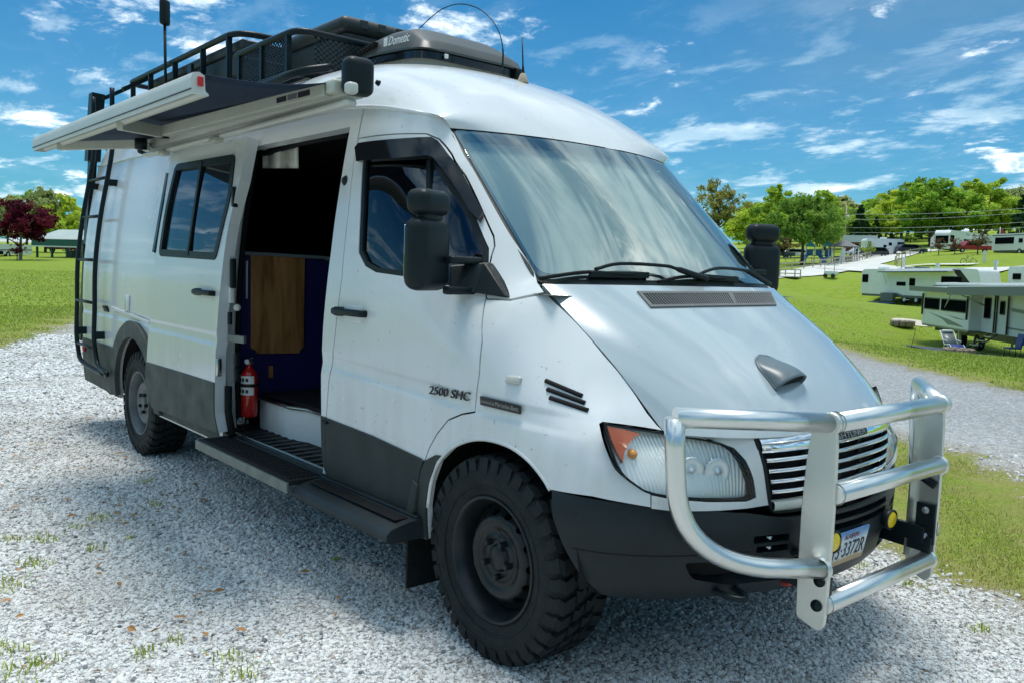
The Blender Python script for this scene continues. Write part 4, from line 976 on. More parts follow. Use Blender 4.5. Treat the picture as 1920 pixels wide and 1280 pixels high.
# ------------------------------------------------------------------ interior behind the doorway
it = MB(); it.box((-1.85, -.78, .415), (1.26, .27, .02)); stepwell = it.build('step_well', 'under_black', van)
for k in range(13):
    x = -2.36+k*.085; MB().box((x, -.79, .430), (.030, .20, .010)).build('tread_rib', 'step_grey', stepwell, bevel=.003)
fl_ = MB(); fl_.box((-3.3, .1, .62), (4.2, 1.5, .02)); floor_in = fl_.build('cabin_floor', 'floor_mat', van)
rs = MB(); rp = [(-2.46, -.70), (-2.05, -.70), (-1.93, -.655), (-1.75, -.655), (-1.60, -.69), (-1.25, -.70)]
rs.grid(np.array([[(x, y, z) for x, y in rp] for z in (.425, .60)])[:, ::-1]); rs.build('step_riser', 'jamb_paint', floor_in)
MB().tube([(x, y-.008, .612) for x, y in rp], .012, 8).build('floor_edge', 'sill_steel', floor_in)
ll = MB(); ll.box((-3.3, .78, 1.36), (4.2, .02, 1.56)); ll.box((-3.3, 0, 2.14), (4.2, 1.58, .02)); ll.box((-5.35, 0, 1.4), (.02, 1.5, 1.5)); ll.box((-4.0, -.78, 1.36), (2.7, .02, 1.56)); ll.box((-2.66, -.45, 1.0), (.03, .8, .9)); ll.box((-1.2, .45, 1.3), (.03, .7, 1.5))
lining = ll.build('added_dark_lining', 'dark_void', van)  # near-black liner added so white panel backs don't brighten the cabin
cab = MB(); cab.prism([(-.84, .61), (-.10, .61), (-.10, 1.36), (-.26, 1.43), (-.84, 1.45)], lambda a, b: (-2.52, a, b), (-.12, 0, 0)); cabinet = cab.build('galley_cabinet', 'navy_panel', van)
MB().bar((-2.50, -.85, 1.455), (-2.50, -.26, 1.445), .05, .02).build('cabinet_top', 'counter_grey', cabinet, bevel=.003); MB().bar((-2.50, -.26, 1.445), (-2.50, -.09, 1.37), .05, .02).build('cabinet_top', 'counter_grey', cabinet, bevel=.003)
bdp = [(-.742, 1.447), (-.402, 1.442), (-.402, .895), (-.425, .875), (-.43, .858), (-.70, .865), (-.712, .885), (-.742, .90)]
tb = MB().prism(bdp, lambda a, b: (-2.497, a, b), (-.022, 0, 0)).build('folding_table_top', 'board_wood', cabinet, bevel=.004)
q = on((508, 697), 0, -2.5); MB().rbox((-2.505, q[1], q[2]), (.02, .03, .075), .006).build('cabinet_latch', 'board_wood', cabinet)
MB().box((-2.51, -.765, 1.30), (.012, .008, .22)).build('cabinet_edge_strip', 'label_white', cabinet)
q = on((520, 300), 1, -.6); cl = MB(); cl.grid(np.array([[on((x_, y_), 1, -.70+.04*math.sin(i*1.3)) for i, x_ in enumerate(np.linspace(492, 560, 9))] for y_ in (268, 285, 300, 316)]))
o = cl.build('ceiling_cloth', 'cloth_white', van); md = o.modifiers.new('s', 'SOLIDIFY'); md.thickness = .01
# jambs of the doorway: pillar post, seal and hardware on the sliding door's leading edge
jx = -2.46; jm = MB(); jz = np.linspace(.45, zt_-.02, 14)
jm.grid(np.array([[(jx+dx, -float(side_w(np.array([jx]), np.array([z]))[0])+dy, z) for dx, dy in ((-.03, .004), (.005, .012), (.02, .05), (.022, .09))] for z in jz])[:, ::-1]); jamb = jm.build('door_jamb', 'jamb_paint', side_r)
sl = MB(); sl.tube([(jx+.045, -float(side_w(np.array([jx]), np.array([z]))[0])+.09, z) for z in jz]+[(-2.30, -.73, zt_-.01), (-1.9, -.745, zt_+.0), (-1.36, -.75, zt_-.005)], .016, 8); sl.build('door_seal', 'rubber', jamb)
def edge_pt(q, off=SO-.02): return sidept(q, off)
for q, sz, mt_ in (((440, 370), (.03, .03, .11), 'black_plastic'), ((437, 513), (.03, .03, .16), 'black_plastic'), ((434, 553), (.02, .03, .09), 'label_white'), ((431, 597), (.03, .02, .07), 'black_plastic'), ((444, 674), (.03, .03, .075), 'black_plastic'), ((444, 702), (.03, .03, .075), 'black_plastic'), ((410, 688), (.02, .03, .10), 'sill_steel')):
    p = on(q, 1, -.955) if mt_ != 'sill_steel' else sidept(q, SO-.01); MB().rbox(p, sz, .006).build('door_hardware', mt_, jamb)
p = on((445, 577), 1, -.93); MB().lathe([(.001, .012), (.018, .012), (.02, 0)], p, (.7, -.7, 0), 12).build('door_latch', 'clear_marker', jamb)
p = on((437, 635), 1, -.96); MB().bar(p+np.array([-.06, 0, 0]), p+np.array([.09, .03, 0]), .02, .04).build('door_hinge_arm', 'alu_edge', jamb, bevel=.003)
p = on((428, 770), 1, -.95); MB().tube([p+np.array([0, 0, .14]), p, p+np.array([.06, .0, -.13])], .022, 8).build('door_cable_guide', 'rubber', jamb)
for q in ((420, 798), (455, 790)):
    p = on(q, 1, -.93); MB().lathe([(.001, .02), (.025, .018), (.03, 0), (.025, -.02)], p, (.6, -.7, .3), 14).build('door_roller', 'black_gloss', jamb)
# fire extinguisher: a thing of its own, standing in the step well
ex0 = on((467, 780), 1, -.80); exx, exy = ex0[0], ex0[1]; exz = ex0[2]
ext = empty('fire_extinguisher', (exx, exy, exz)); tag(ext, 'red fire extinguisher with white labels standing in the open side doorway', 'fire extinguisher')
H_ = .285; R0 = .047
MB().lathe([(.001, 0), (R0*.9, 0), (R0, .012), (R0, H_*.80), (R0*.92, H_*.88), (R0*.6, H_*.96), (.018, H_), (.016, H_+.02)], (0, 0, 0), (0, 0, 1), 28).build('cylinder', 'ext_red', ext)
for z0, z1, pr in ((.13, .175, 0), (.195, .24, 1)):
    lb = MB(); aa = np.linspace(math.radians(-150), math.radians(10), 16); lb.grid(np.array([[((R0+.0012)*math.cos(a), (R0+.0012)*math.sin(a), z) for a in aa] for z in (z0, z1)])); lab = lb.build('paper_label', 'label_white', ext)
    for k in range(3):
        a = math.radians(-95+k*28); ip = MB(); ip.grid(np.array([[((R0+.0022)*math.cos(a+da), (R0+.0022)*math.sin(a+da), z0+.012+dz) for da in (-.16, .16)] for dz in (0, .02)])); ip.build('label_icon', 'print_dark', lab)
MB().lathe([(R0+.004, .178), (R0+.005, .182), (R0+.005, .19), (R0+.004, .194)], (0, 0, 0), (0, 0, 1), 24).build('strap', 'black_plastic', ext)
hd = MB(); hd.box((0, 0, H_+.025), (.03, .03, .03)); hd.bar((-.03, 0, H_+.035), (.06, -.01, H_+.06), .016, .008); hd.bar((-.02, 0, H_+.015), (.06, -.01, H_+.03), .016, .008); hd.build('valve_head', 'sill_steel', ext)
MB().lathe([(.001, .008), (.014, .008), (.015, 0)], (.015, -.02, H_+.035), (.5, -.85, 0), 14).build('gauge', 'label_white', ext)

# ------------------------------------------------------------------ small side fittings
def side_frame(q, off=0.0):
    p = sidept(q, off); x, z = p[0], p[2]; e = .01
    tx = norm(side(np.array(x+e), np.array(z))-side(np.array(x-e), np.array(z))); tz = norm(side(np.array(x), np.array(z+e))-side(np.array(x), np.array(z-e))); n = norm(np.cross(tx, tz)); return p, tx, tz, n
def fr_rot(tx, tz, n): return np.stack([tx, n, tz], 1)
for q0, q1, off, pr in (((634, 583), (690, 590), 0, door), ((371, 547), (405, 551), SO, sdoor)):
    a = sidept(q0, off); b = sidept(q1, off); p, tx, tz, n = side_frame(((q0[0]+q1[0])/2, (q0[1]+q1[1])/2), off); L0 = float(np.linalg.norm(b-a)); c = (a+b)/2; R_ = fr_rot(tx, tz, n)
    rec = MB().rbox(c+tz*-.004-n*.004, (L0*.62, .014, .075), .006, R_, 3); rec = rec.build('handle_recess', 'jamb_paint', pr)
    hb = MB(); hb.rbox(c+n*.030, (L0, .022, .030), .010, R_, 3); hb.rbox(c+tx*(-L0*.36)+n*.014, (.05, .04, .040), .008, R_); hb.rbox(c+tx*(L0*.42)+n*.014, (.03, .04, .030), .008, R_); hb.build('door_handle', 'black_plastic', pr)
    MB().lathe([(.001, .003), (.009, .003), (.010, 0)], c+tx*(-L0*.40)+n*.036, n, 12).build('lock_barrel', 'alu_edge', pr)
# side vents behind the headlamp
for q0, q1 in (((1023, 713), (1092, 742)), ((1026, 729), (1097, 755)), ((1031, 745), (1103, 769))):
    _, tx, tz, n = side_frame(q0); pl = [sidept((q0[0]+(q1[0]-q0[0])*t, q0[1]+(q1[1]-q0[1])*t), .0) for t in np.linspace(0, 1, 9)]
    MB().tube(pl, .0085, 6).build('wing_vent', 'dark_void', fender)
# marker lamp and badges
p, tx, tz, n = side_frame((964, 712)); MB().rbox(p+n*.004, (.062, .018, .030), .008, fr_rot(tx, tz, n), 3).build('side_repeater', 'clear_marker', fender)
a, b = sidept((903, 749), 0), sidept((979, 767), 0); p, tx, tz, n = side_frame((941, 758)); tx = norm(b-a); L0 = float(np.linalg.norm(b-a))
tzb = norm(tz-tx*(tz@tx)); bdg = MB().rbox((a+b)/2+n*.006, (L0, .008, .033), .004, np.stack([tx, n, tzb], 1)).build('wing_badge', 'badge_black', fender)
text_mesh('badge_lettering', 'powered by', .017, (a+b)/2-tx*L0*.46-tzb*.005+n*.0105, tx, tzb, 'badge_grey', bdg, .0008, width=L0*.34)
text_mesh('badge_lettering', 'Mercedes-Benz', .022, (a+b)/2-tx*L0*.10-tzb*.006+n*.0105, tx, tzb, 'badge_grey', bdg, .0008, width=L0*.56)
a, b = sidept((806, 735), 0), sidept((893, 751), 0); p, tx, tz, n = side_frame((850, 740)); tx = norm(b-a); tzb = norm(tz-tx*(tz@tx))
text_mesh('door_lettering', '2500 SHC', .047, a+n*.001+tzb*-.004, tx, tzb, 'badge_dark', door, .006, shear=.25, width=float(np.linalg.norm(b-a))*.90)
p, tx, tz, n = side_frame((647, 339)); MB().lathe([(.001, .012), (.016, .010), (.024, 0)], p, n, 16).build('pillar_button', 'black_plastic', side_r)
for q in ((240, 568),):
    p, tx, tz, n = side_frame(q); MB().rbox(p+n*.006, (.10, .012, .115), .006, fr_rot(tx, tz, n)).build('utility_hatch', 'white_paint', side_r)
p, tx, tz, n = side_frame((199, 579)); MB().rbox(p+n*.002, (.12, .012, .05), .006, fr_rot(tx, tz, n)).build('rail_end_cap', 'black_plastic', side_r)
# dark slot in the body behind the sliding door (rear door channel)
a, b = sidept((315, 325), .012), sidept((289, 474), .012); MB().bar(a, b, .05, .018, up=(0, -1, 0)).build('door_channel', 'black_gloss', side_r, bevel=.006)
# small latch on the pillar cladding
p, tx, tz, n = side_frame((613, 790)); MB().rbox(p+n*.012, (.05, .015, .012), .004, fr_rot(tx, tz, n)).build('pillar_latch', 'black_plastic', side_r)
# sliding door rail cover along the quarter panel
for qa, qb in (((210, 577), (280, 605)),):
    a, b = sidept(qa, .006), sidept(qb, .006); MB().bar(a, b, .012, .022, up=(0, -.1, 1)).build('door_rail', 'jamb_paint', side_r, bevel=.003)

# ------------------------------------------------------------------ door mirrors
def make_mirror(sgn):
    def M(p): return np.array([p[0], p[1]*sgn, p[2]])
    def rr(a): return rotz(a*sgn)
    mb = MB(); mb.rbox(M((-.255, -1.047, 1.452)), (.10, .20, .262), .045, rr(math.radians(20)), 4)
    mirror = mb.build('door_mirror', 'black_plastic', door if sgn > 0 else door_l)
    MB().rbox(M((-.255, -1.045, 1.636)), (.10, .172, .092), .034, rr(math.radians(20)), 4).build('upper_mirror', 'black_plastic', mirror)
    MB().rbox(M((-.255, -1.04, 1.585)), (.05, .11, .04), .012, rr(math.radians(20))).build('mirror_neck', 'black_plastic', mirror)
    arm = MB(); arm.rbox(M((-.215, -.91, 1.435)), (.045, .17, .028), .010, rr(math.radians(10)), 3); arm.rbox(M((-.205, -.91, 1.325)), (.045, .20, .030), .010, rr(math.radians(10)), 3); arm.build('mirror_arm', 'black_plastic', mirror)
    # triangular foot on the door
    F_ = [sidept(q, .0) for q in ((872, 498), (922, 492), (957, 560), (900, 549), (872, 543))]; cen = M(sum(F_)/5)
    V = [M(p+np.array([0, .02, 0])) for p in F_]+[M(p+np.array([.0, -.075 if i in (0, 4) else (-.03 if i in (1, 3) else -.004), 0])) for i, p in enumerate(F_)]
    n = 5; fs = [tuple(range(n, 2*n))]+[(i, (i+1) % n, n+(i+1) % n, n+i) for i in range(n)]
    MB().add(V, fs if sgn > 0 else [f[::-1] for f in fs]).build('mirror_foot', 'black_plastic', mirror, bevel=.008)
    mg = MB(); mg.rbox(M((-.304, -1.062, 1.452)), (.006, .14, .205), .003, rr(math.radians(20))); mg.build('mirror_glass', 'chrome', mirror)
make_mirror(1); make_mirror(-1)
# ------------------------------------------------------------------ bull bar
UY = .375
up_out = [(.941, 1.000), (.965, 1.005), (.982, .99), (.990, .90), (.993, .76), (.992, .60), (.988, .40), (.984, .335), (.965, .312), (.888, .338), (.884, .47), (.884, .68), (.892, .84), (.905, .95)]
up_out = rpoly(up_out, .012, 3)
bb = MB().prism(up_out, lambda a, b: (a, -UY-.008, b), (0, .016, 0)); bull = bb.build('bull_bar', 'alu_plate', van, bevel=.003); bull['label'] = 'brushed aluminium bull bar with two upright plates and round tubes'
MB().prism(up_out, lambda a, b: (a, UY-.008, b), (0, .016, 0)).build('upright_plate', 'alu_plate', bull, bevel=.003)
for sgn in (1, -1):   # folded inner flange along the back edge of each plate
    fl = MB(); fl.add([(.903, -sgn*(UY), .40), (.910, -sgn*UY, .93), (.905, -sgn*(UY-.04), .93), (.898, -sgn*(UY-.04), .40)], [(0, 1, 2, 3)]); o = fl.build('plate_flange', 'alu_plate', bull); md = o.modifiers.new('s', 'SOLIDIFY'); md.thickness = .006
TR = .031
for x, z in ((.972, .972), (.985, .752), (.970, .398)):
    MB().tube([(x, -UY+.004, z), (x, UY-.004, z)], TR, 18).build('cross_tube', 'alu_tube', bull)
    for sgn in (1, -1): MB().tube([(x, -sgn*(UY-.010), z), (x, -sgn*(UY-.020), z)], [TR+.005, TR+.0005], 18, caps=False).build('weld_bead', 'alu_plate', bull)
def wing(sgn):
    tp = np.array([.968, -UY, .972]); cn = np.array([.700, -.800, .985]); lo = np.array([.965, -UY-.006, .515])
    # outer loop: mitred top corner, long drop, large-radius bend, back in to the plate
    dirv = norm(cn-tp); 
    P = [tp, cn]
    Q = [cn, cn+np.array([.003, .002, -.09]), cn+np.array([.012, .008, -.22])]
    d3 = norm(lo-np.array([cn[0]+.03, cn[1]+.03, .53]))
    c1 = Q[-1]; c3 = lo-(lo-np.array([.735, -.745, .53]))*.42; c2 = np.array([.73, -.765, .55])
    bend = [(1-t)**2*c1+2*t*(1-t)*c2+t*t*c3 for t in np.linspace(0, 1, 12)][1:]
    pts = [p*np.array([1, sgn, 1]) for p in Q+bend+[lo]]
    MB().tube([p*np.array([1, sgn, 1]) for p in P], TR, 18).build('wing_tube', 'alu_tube', bull)
    MB().tube(pts, TR, 18).build('wing_tube', 'alu_tube', bull)
    MB().tube([lo*np.array([1, sgn, 1])+np.array([0, -.012*sgn, 0]), lo*np.array([1, sgn, 1])], [TR+.001, TR+.007], 18, caps=False).build('weld_bead', 'alu_plate', bull)
    MB().tube([tp*np.array([1, sgn, 1])+np.array([0, -.02*sgn, 0]), tp*np.array([1, sgn, 1])+np.array([0, .012*sgn, 0])], TR+.003, 18).build('tube_collar', 'alu_plate', bull)
wing(1); wing(-1)
for sgn in (1, -1):
    for x, z in ((.962, .475), (.957, .395)):
        b = MB(); b.lathe([(.001, .012), (.009, .011), (.011, .006), (.018, .006), (.019, 0)], (x, -UY*sgn-.008, z), (0, -1, 0), 16); b.build('plate_bolt', 'black_metal', bull)
        b = MB(); b.lathe([(.001, .012), (.009, .011), (.011, .006), (.016, .004), (.017, 0)], (x, -UY*sgn+.008, z), (0, 1, 0), 12); b.build('plate_bolt', 'black_metal', bull)
# bracket of the far plate, lamps
br = MB(); br.box((.955, UY-.017, .53), (.07, .014, .15)); br.build('plate_bracket', 'black_metal', bull, bevel=.003)
MB().bar((.70, UY-.03, .50), (.96, UY-.03, .49), .02, .06).build('bracket_arm', 'black_metal', bull, bevel=.003)
for dz in (.05, -.045): MB().lathe([(.001, .010), (.010, .009), (.014, 0)], (.955, UY-.024, .53+dz), (0, -1, 0), 12).build('plate_bolt', 'badge_grey', bull)
for y, q in ((-.31, (1559, 1014)), (.26, (1667, 972))):
    c = on(q, 1, y); lm = MB(); lm.lathe([(.001, -.075), (.026, -.07), (.032, -.03), (.036, 0), (.038, .012), (.033, .014)], c, (1, -.05, -.02), 24); lamp = lm.build('spot_lamp', 'black_plastic', bull)
    MB().lathe([(.031, .010), (.026, .015), (.001, .017)], c, (1, -.05, -.02), 24).build('lamp_lens', 'yellow_lens', lamp)
    MB().bar(c+np.array([-.03, 0, -.03]), (.80, y, .50), .03, .012).build('lamp_bracket', 'black_metal', lamp)
MB().tube([(.93, UY-.02, .70), (.98, UY-.02, .675)], .014, 10).build('rubber_stop', 'rubber', bull)
# ------------------------------------------------------------------ roof air conditioner
AX0, AX1, AY = -1.36, -2.04, .345
def ac_base(x): return np.interp(x, [-2.1, -1.7, -1.36], [2.535, 2.522, 2.492])
def ac_shell():
    mb = MB(); n = 27; m_ = 27; G = []
    for u in np.linspace(0, 1, n):
        x = AX0+(AX1-AX0)*u; fx = max(0, 1-abs((u-.5)*2)**7)
        lg = .135*(.45+.55*sst(0, .32, u)-.20*sst(.45, 1, u)); row = []
        for t in np.linspace(-1, 1, m_):
            e = max(0, 1-abs(t)**5); rx = (1-.06*(1-fx)); row.append((x, AY*t*(1-.10*(1-fx)**2), ac_base(x)+.018+lg*(e*fx)**.38))
        G.append(row)
    mb.grid(np.array(G)); return mb.build('roof_air_conditioner', 'ac_grey', van)
ac = ac_shell()
def ac_ring(dz0, dz1, grow, nm, material):
    a = np.linspace(0, 2*math.pi, 72); r = []
    for dz in (dz0, dz1):
        row = []
        for t in a:
            ct, st_ = math.cos(t), math.sin(t); x = (AX0+AX1)/2+((AX0-AX1)/2+grow)*np.sign(ct)*abs(ct)**.30; y = (AY+grow)*np.sign(st_)*abs(st_)**.30; row.append((x, y, ac_base(x)+dz))
        r.append(row)
    return MB().grid(np.array(r)).build(nm, material, ac)
ac_ring(-.10, .0, -.03, 'gasket', 'ac_gasket'); ac_ring(-.030, .014, -.012, 'skirt', 'black_gloss'); ac_ring(.012, .024, .002, 'shell_lip', 'ac_grey')
text_mesh('maker_lettering', 'Dometic', .066, (-1.675, -AY-.004, 2.567), (1, 0, -.06), (0, .10, 1), 'label_white', ac, .002, shear=.2, width=.20)
MB().rbox((-1.705, -AY-.003, 2.590), (.035, .004, .042), .004).build('maker_logo', 'label_white', ac)
MB().rbox((-1.355, -.20, 2.485), (.012, .022, .022), .004).build('shell_clip', 'label_white', ac)
for k in range(7): MB().box((-1.99+.028*k, -AY+.002, 2.575+.004*k), (.010, .03, .030), roty(.5)).build('air_slot', 'dark_void', ac)
MB().rbox((-1.385, .30, 2.475), (.06, .05, .07), .008).build('cable_box', 'black_plastic', ac)
# antennas
w0 = on((942, 132), 1, 0.0); hoop = [on((x_, y_), 1, 0.0) for x_, y_ in ((942, 130), (943, 95), (936, 62), (918, 33), (892, 14), (860, 8), (830, 17), (806, 35), (782, 58))]
MB().tube(smooth_line(hoop, 6), [.0045]*7+[.0028]*(len(smooth_line(hoop, 6))-7), 6).build('whip_aerial', 'black_metal', van)
b0 = on((980, 157), 1, .05); an = MB(); an.lathe([(.030, 0), (.030, .006), (.014, .045), (.009, .05), (.001, .05)], b0, (0, 0, 1), 16); aer = an.build('roof_aerial', 'tan_rubber', van)
MB().tube([b0+np.array([0, 0, .045]), b0+np.array([-.002, 0, .09]), on((979, 70), 1, .05)], [.010, .004, .003], 8).build('aerial_rod', 'black_metal', aer)
# ------------------------------------------------------------------ awning along the gutter, drawn out a little
cz = 2.165; cy = -.925
aw = MB(); prof = [(0, .055), (-.045, .060), (-.072, .045), (-.075, -.005), (-.060, -.035), (-.02, -.045), (0, -.045)]
aw.grid(np.array([[(x, cy+.03+dy, cz+dz) for dy, dz in prof] for x in (-.99, -3.80)])); 
for x, o in ((-.99, 1), (-3.80, -1)): aw.add([(x, cy+.03+dy, cz+dz) for dy, dz in prof], [tuple(range(len(prof)))[::-o]])
awn = aw.build('awning', 'awning_white', van, bevel=.004); awn['label'] = 'roll-out awning with dark blue fabric and white aluminium bars'
# lower rail of the housing, bright, with clips
MB().rbox((-2.35, cy-.028, cz-.072), (2.75, .05, .028), .010).build('awning_rail', 'awning_white', awn)
for x in (-2.44, -3.30): MB().rbox((x, cy-.05, cz-.095), (.09, .05, .03), .006).build('rail_clip', 'awning_cream', awn)
pod = MB(); pod.rbox((-.965, cy-.01, cz+.035), (.09, .135, .16), .035, None, 4); pod.build('awning_end_cap', 'black_plastic', awn)
pod = MB(); pod.rbox((-3.835, cy+.0, cz+.01), (.05, .11, .13), .03, None, 3); pod.build('awning_end_cap', 'black_plastic', awn)
MB().rbox((-.93, cy-.06, cz-.025), (.05, .05, .05), .015, None, 3).build('crank_eye', 'awning_white', awn)
LA = np.array([-1.06, -1.575, 2.075]); LB = np.array([-3.74, -1.60, 2.083])
lb = MB(); pr = [(a_*.8, b_*.72+.004) for a_, b_ in [(-.030, -.055), (-.038, .02), (-.026, .060), (.005, .066), (.030, .050), (.034, -.03), (.05, -.045), (.05, -.055)]]
lb.grid(np.array([[P_+np.array([0, dy, dz]) for dy, dz in pr] for P_ in (LA, LB)]))
for P_, o in ((LA, 1), (LB, -1)): lb.add([P_+np.array([0, dy, dz]) for dy, dz in pr], [tuple(range(len(pr)))[::-o]])
lead = lb.build('lead_bar', 'awning_white', awn, bevel=.003)
MB().box((LA[0]+.006, LA[1]+.006, LA[2]+.015), (.012, .022, .036)).build('end_reflector', 'red_lens', lead, bevel=.003)
MB().bar(LA+np.array([.002, -.0295, -.016]), LB+np.array([0, -.0295, -.016]), .003, .004).build('bar_groove', 'print_dark', lead)
fb = MB(); n = 20; A0 = np.array([-1.08, cy-.02, cz+.03]); A1 = np.array([-3.74, cy-.02, cz+.03])
fb.grid(np.array([[(1-v)*((1-u)*A0+u*A1)+v*((1-u)*(LA+np.array([0, .03, .045]))+u*(LB+np.array([0, .03, .045])))-np.array([0, 0, .025*math.sin(math.pi*v)]) for v in np.linspace(0, 1, 8)] for u in np.linspace(0, 1, n)])); o = fb.build('awning_fabric', 'awning_fabric', awn); md = o.modifiers.new('s', 'SOLIDIFY'); md.thickness = .003
# folding arms
def arm(p, q, w, h, nm='awning_arm'): return MB().bar(p, q, w, h).build(nm, 'awning_cream', awn, bevel=.004)
elb1 = np.array([-2.42, -1.27, 2.075]); sh1 = np.array([-1.10, cy-.075, cz-.01]); arm(sh1, elb1, .05, .055); arm(elb1, (-2.15, -1.56, 2.05), .035, .06)
elb2 = np.array([-3.02, -1.20, 2.075]); sh2 = np.array([-3.62, cy-.06, cz-.03]); arm(sh2, elb2, .05, .05); arm(elb2, (-3.35, -1.57, 2.05), .035, .05)
for e in (elb1, elb2): MB().lathe([(.001, .035), (.035, .03), (.035, -.03), (.001, -.035)], e, (0, 0, 1), 14).build('arm_joint', 'black_plastic', awn)
a_, b_ = sh1+(elb1-sh1)*.06, sh1+(elb1-sh1)*.26; n_ = norm(np.cross(norm(b_-a_), (0, 0, 1))); n_ = n_ if n_[1] < 0 else -n_
for k, (u0, u1, mt_) in enumerate(((.05, .35, 'print_dark'), (.38, .62, 'badge_grey'), (.66, .92, 'print_dark'))):
    MB().bar(a_+(b_-a_)*u0+n_*.026, a_+(b_-a_)*u1+n_*.026, .002, .024).build('arm_sticker', mt_, awn)
MB().rbox((-1.05, cy-.07, cz-.005), (.07, .06, .06), .012).build('arm_knuckle', 'awning_cream', awn)
# gutter bolt beside the cap
p = sidept((711, 157)); MB().lathe([(.001, .02), (.01, .016), (.014, 0)], p, (0, -1, .3), 12).build('roof_bolt', 'black_plastic', roof)
# ------------------------------------------------------------------ roof basket and rear rack
rk = MB(); zb_, zt = 2.425, 2.645; X0, X1, Y0, Y1 = -2.90, -2.02, -.70, .70
def loop(z, ins=0): return [(p[0], p[1], z) for p in rpoly([(X0+ins, Y0+ins), (X1-ins, Y0+ins), (X1-ins, Y1-ins), (X0+ins, Y1-ins)], .10, 5)]
rk.tube(loop(zt), .019, 10, close=True); rk.tube(loop(zb_), .022, 10, close=True); basket = rk.build('roof_basket', 'black_metal', van); basket['label'] = 'black steel roof basket with expanded mesh sides'
for x, y in ((X0+.12, Y0), (-2.46, Y0), (X1-.11, Y0), (X0+.12, Y1), (-2.46, Y1), (X1-.11, Y1), (X1, -.25), (X1, .25), (X0, -.25), (X0, .25)):
    MB().bar((x, y, zb_), (x, y, zt), .028, .028, up=(1, 0, 0)).build('basket_post', 'black_metal', basket)
def mesh_wall(p0, p1, z0, z1, cell=.028):
    p0, p1 = np.array(p0), np.array(p1); L_ = float(np.linalg.norm(p1-p0)); d = (p1-p0)/L_; mb = MB(); H = z1-z0; nrm_ = np.cross(np.append(d, 0), (0, 0, 1)); k = cell*1.25
    for sg in (1, -1):
        s = -H
        t0 = -H*1.3 if sg > 0 else 0
        for c in np.arange(-H*k/cell, L_+H*k/cell, k):
            # line from (c,0) to (c+sg*H*k/cell, H), clipped to 0..L
            xa, xb = c, c+sg*H*k/cell; za, zc_ = 0.0, H
            if max(xa, xb) <= 0 or min(xa, xb) >= L_: continue
            def cl(x): t = (x-xa)/(xb-xa); return H*t
            pa, pb = [xa, 0.0], [xb, H]
            for pp in (pa, pb):
                if pp[0] < 0: pp[1] = cl(0); pp[0] = 0
                if pp[0] > L_: pp[1] = cl(L_); pp[0] = L_
            A_ = np.append(p0+d*pa[0], z0+pa[1]); B_ = np.append(p0+d*pb[0], z0+pb[1]); mb.bar(A_, B_, .005, .0045, up=nrm_)
    return tag(mb.build('mesh_panel', 'black_metal', basket), kind='stuff')
mesh_wall((X0+.1, Y0), (X1-.1, Y0), zb_, zt); mesh_wall((X1, Y0+.1), (X1, Y1-.1), zb_, zt); mesh_wall((X0+.1, Y1), (X1-.1, Y1), zb_, zt); mesh_wall((X0, Y0+.1), (X0, Y1-.1), zb_, zt, .05)
flr = MB()
for y in np.linspace(Y0+.1, Y1-.1, 9): flr.bar((X0, y, zb_), (X1, y, zb_), .02, .012)
flr.build('basket_floor', 'black_metal', basket)
# front fairing of the basket: sloping mesh apron
ap = MB(); ap.tube(smooth_line([(-2.95, -.74, 2.39), (-2.3, -.735, 2.395), (-2.0, -.70, 2.42), (-1.92, -.55, 2.46)], 5), .022, 9); ap.build('basket_side_rail', 'black_metal', basket)
fg = MB(); fg.rbox((-2.99, -.72, 2.455), (.03, .05, .11), .006); fg.build('rack_bracket', 'black_metal', basket)
# rear rack
rr_ = MB(); Z1 = 2.84; RX0, RX1 = -5.30, -3.02
lp = [(p[0], p[1], Z1) for p in rpoly([(RX0, -.62), (RX1, -.62), (RX1, .62), (RX0, .62)], .16, 6)]
rr_.tube(lp, .020, 10, close=True); rack = rr_.build('rear_roof_rack', 'black_metal', van)
for x in (-3.15, -3.60, -4.15, -4.70, -5.15):
    for y in (-.62, .62): MB().bar((x, y, 2.46), (x, y, Z1), .035, .022, up=(1, 0, 0)).build('rack_post', 'black_metal', rack)
MB().bar((RX0, -.63, 2.60), (-3.5, -.63, 2.60), .02, .09).build('rack_side_plate', 'black_metal', rack); 
for x in (-3.3, -3.9, -4.5, -5.1): MB().bar((x, -.62, 2.58), (x, .62, 2.58), .05, .03).build('rack_crossbar', 'black_metal', rack)
for x, y in ((-3.72, -.66),): MB().bar((x, y, 2.36), (x, y, 2.74), .07, .02, up=(0, 1, 0)).build('rack_stay', 'black_metal', rack)
mat('case_black', (.020, .028, .030), .5, var=.2, vscale=5, bump=.06, bscale=80)
# cargo boxes: separate things resting on the racks
cb = empty('cargo_case', (-3.95, 0, 2.596)); tag(cb, 'long flat black cargo case lying on the rear roof rack', 'cargo case')
MB().rbox((0, 0, .08), (1.74, 1.12, .16), .02, None, 3).build('case_body', 'case_black', cb); MB().rbox((0, 0, .185), (1.80, 1.16, .06), .015, None, 3).build('case_lid', 'case_black', cb)
for y in (-.3, .3): MB().rbox((.885, y, .12), (.02, .06, .06), .006).build('case_latch', 'black_plastic', cb)
tb_ = empty('storage_tote', (-2.48, .10, 2.445)); tag(tb_, 'black plastic storage tote with domed lid standing in the roof basket', 'storage box')
MB().box((0, 0, .145), (.66, .86, .28), taper=(1.12, 1.08)).build('tote_body', 'case_black', tb_, bevel=.03, seg=3); MB().rbox((0, 0, .32), (.80, 1.00, .085), .04, None, 4).build('tote_lid', 'case_black', tb_)
for k in range(7): MB().box((.395, -.36+.12*k, .325), (.02, .05, .05)).build('lid_rib', 'case_black', tb_, bevel=.006)
MB().rbox((.0, 0, .367), (.6, .8, .02), .01).build('lid_panel', 'case_black', tb_)
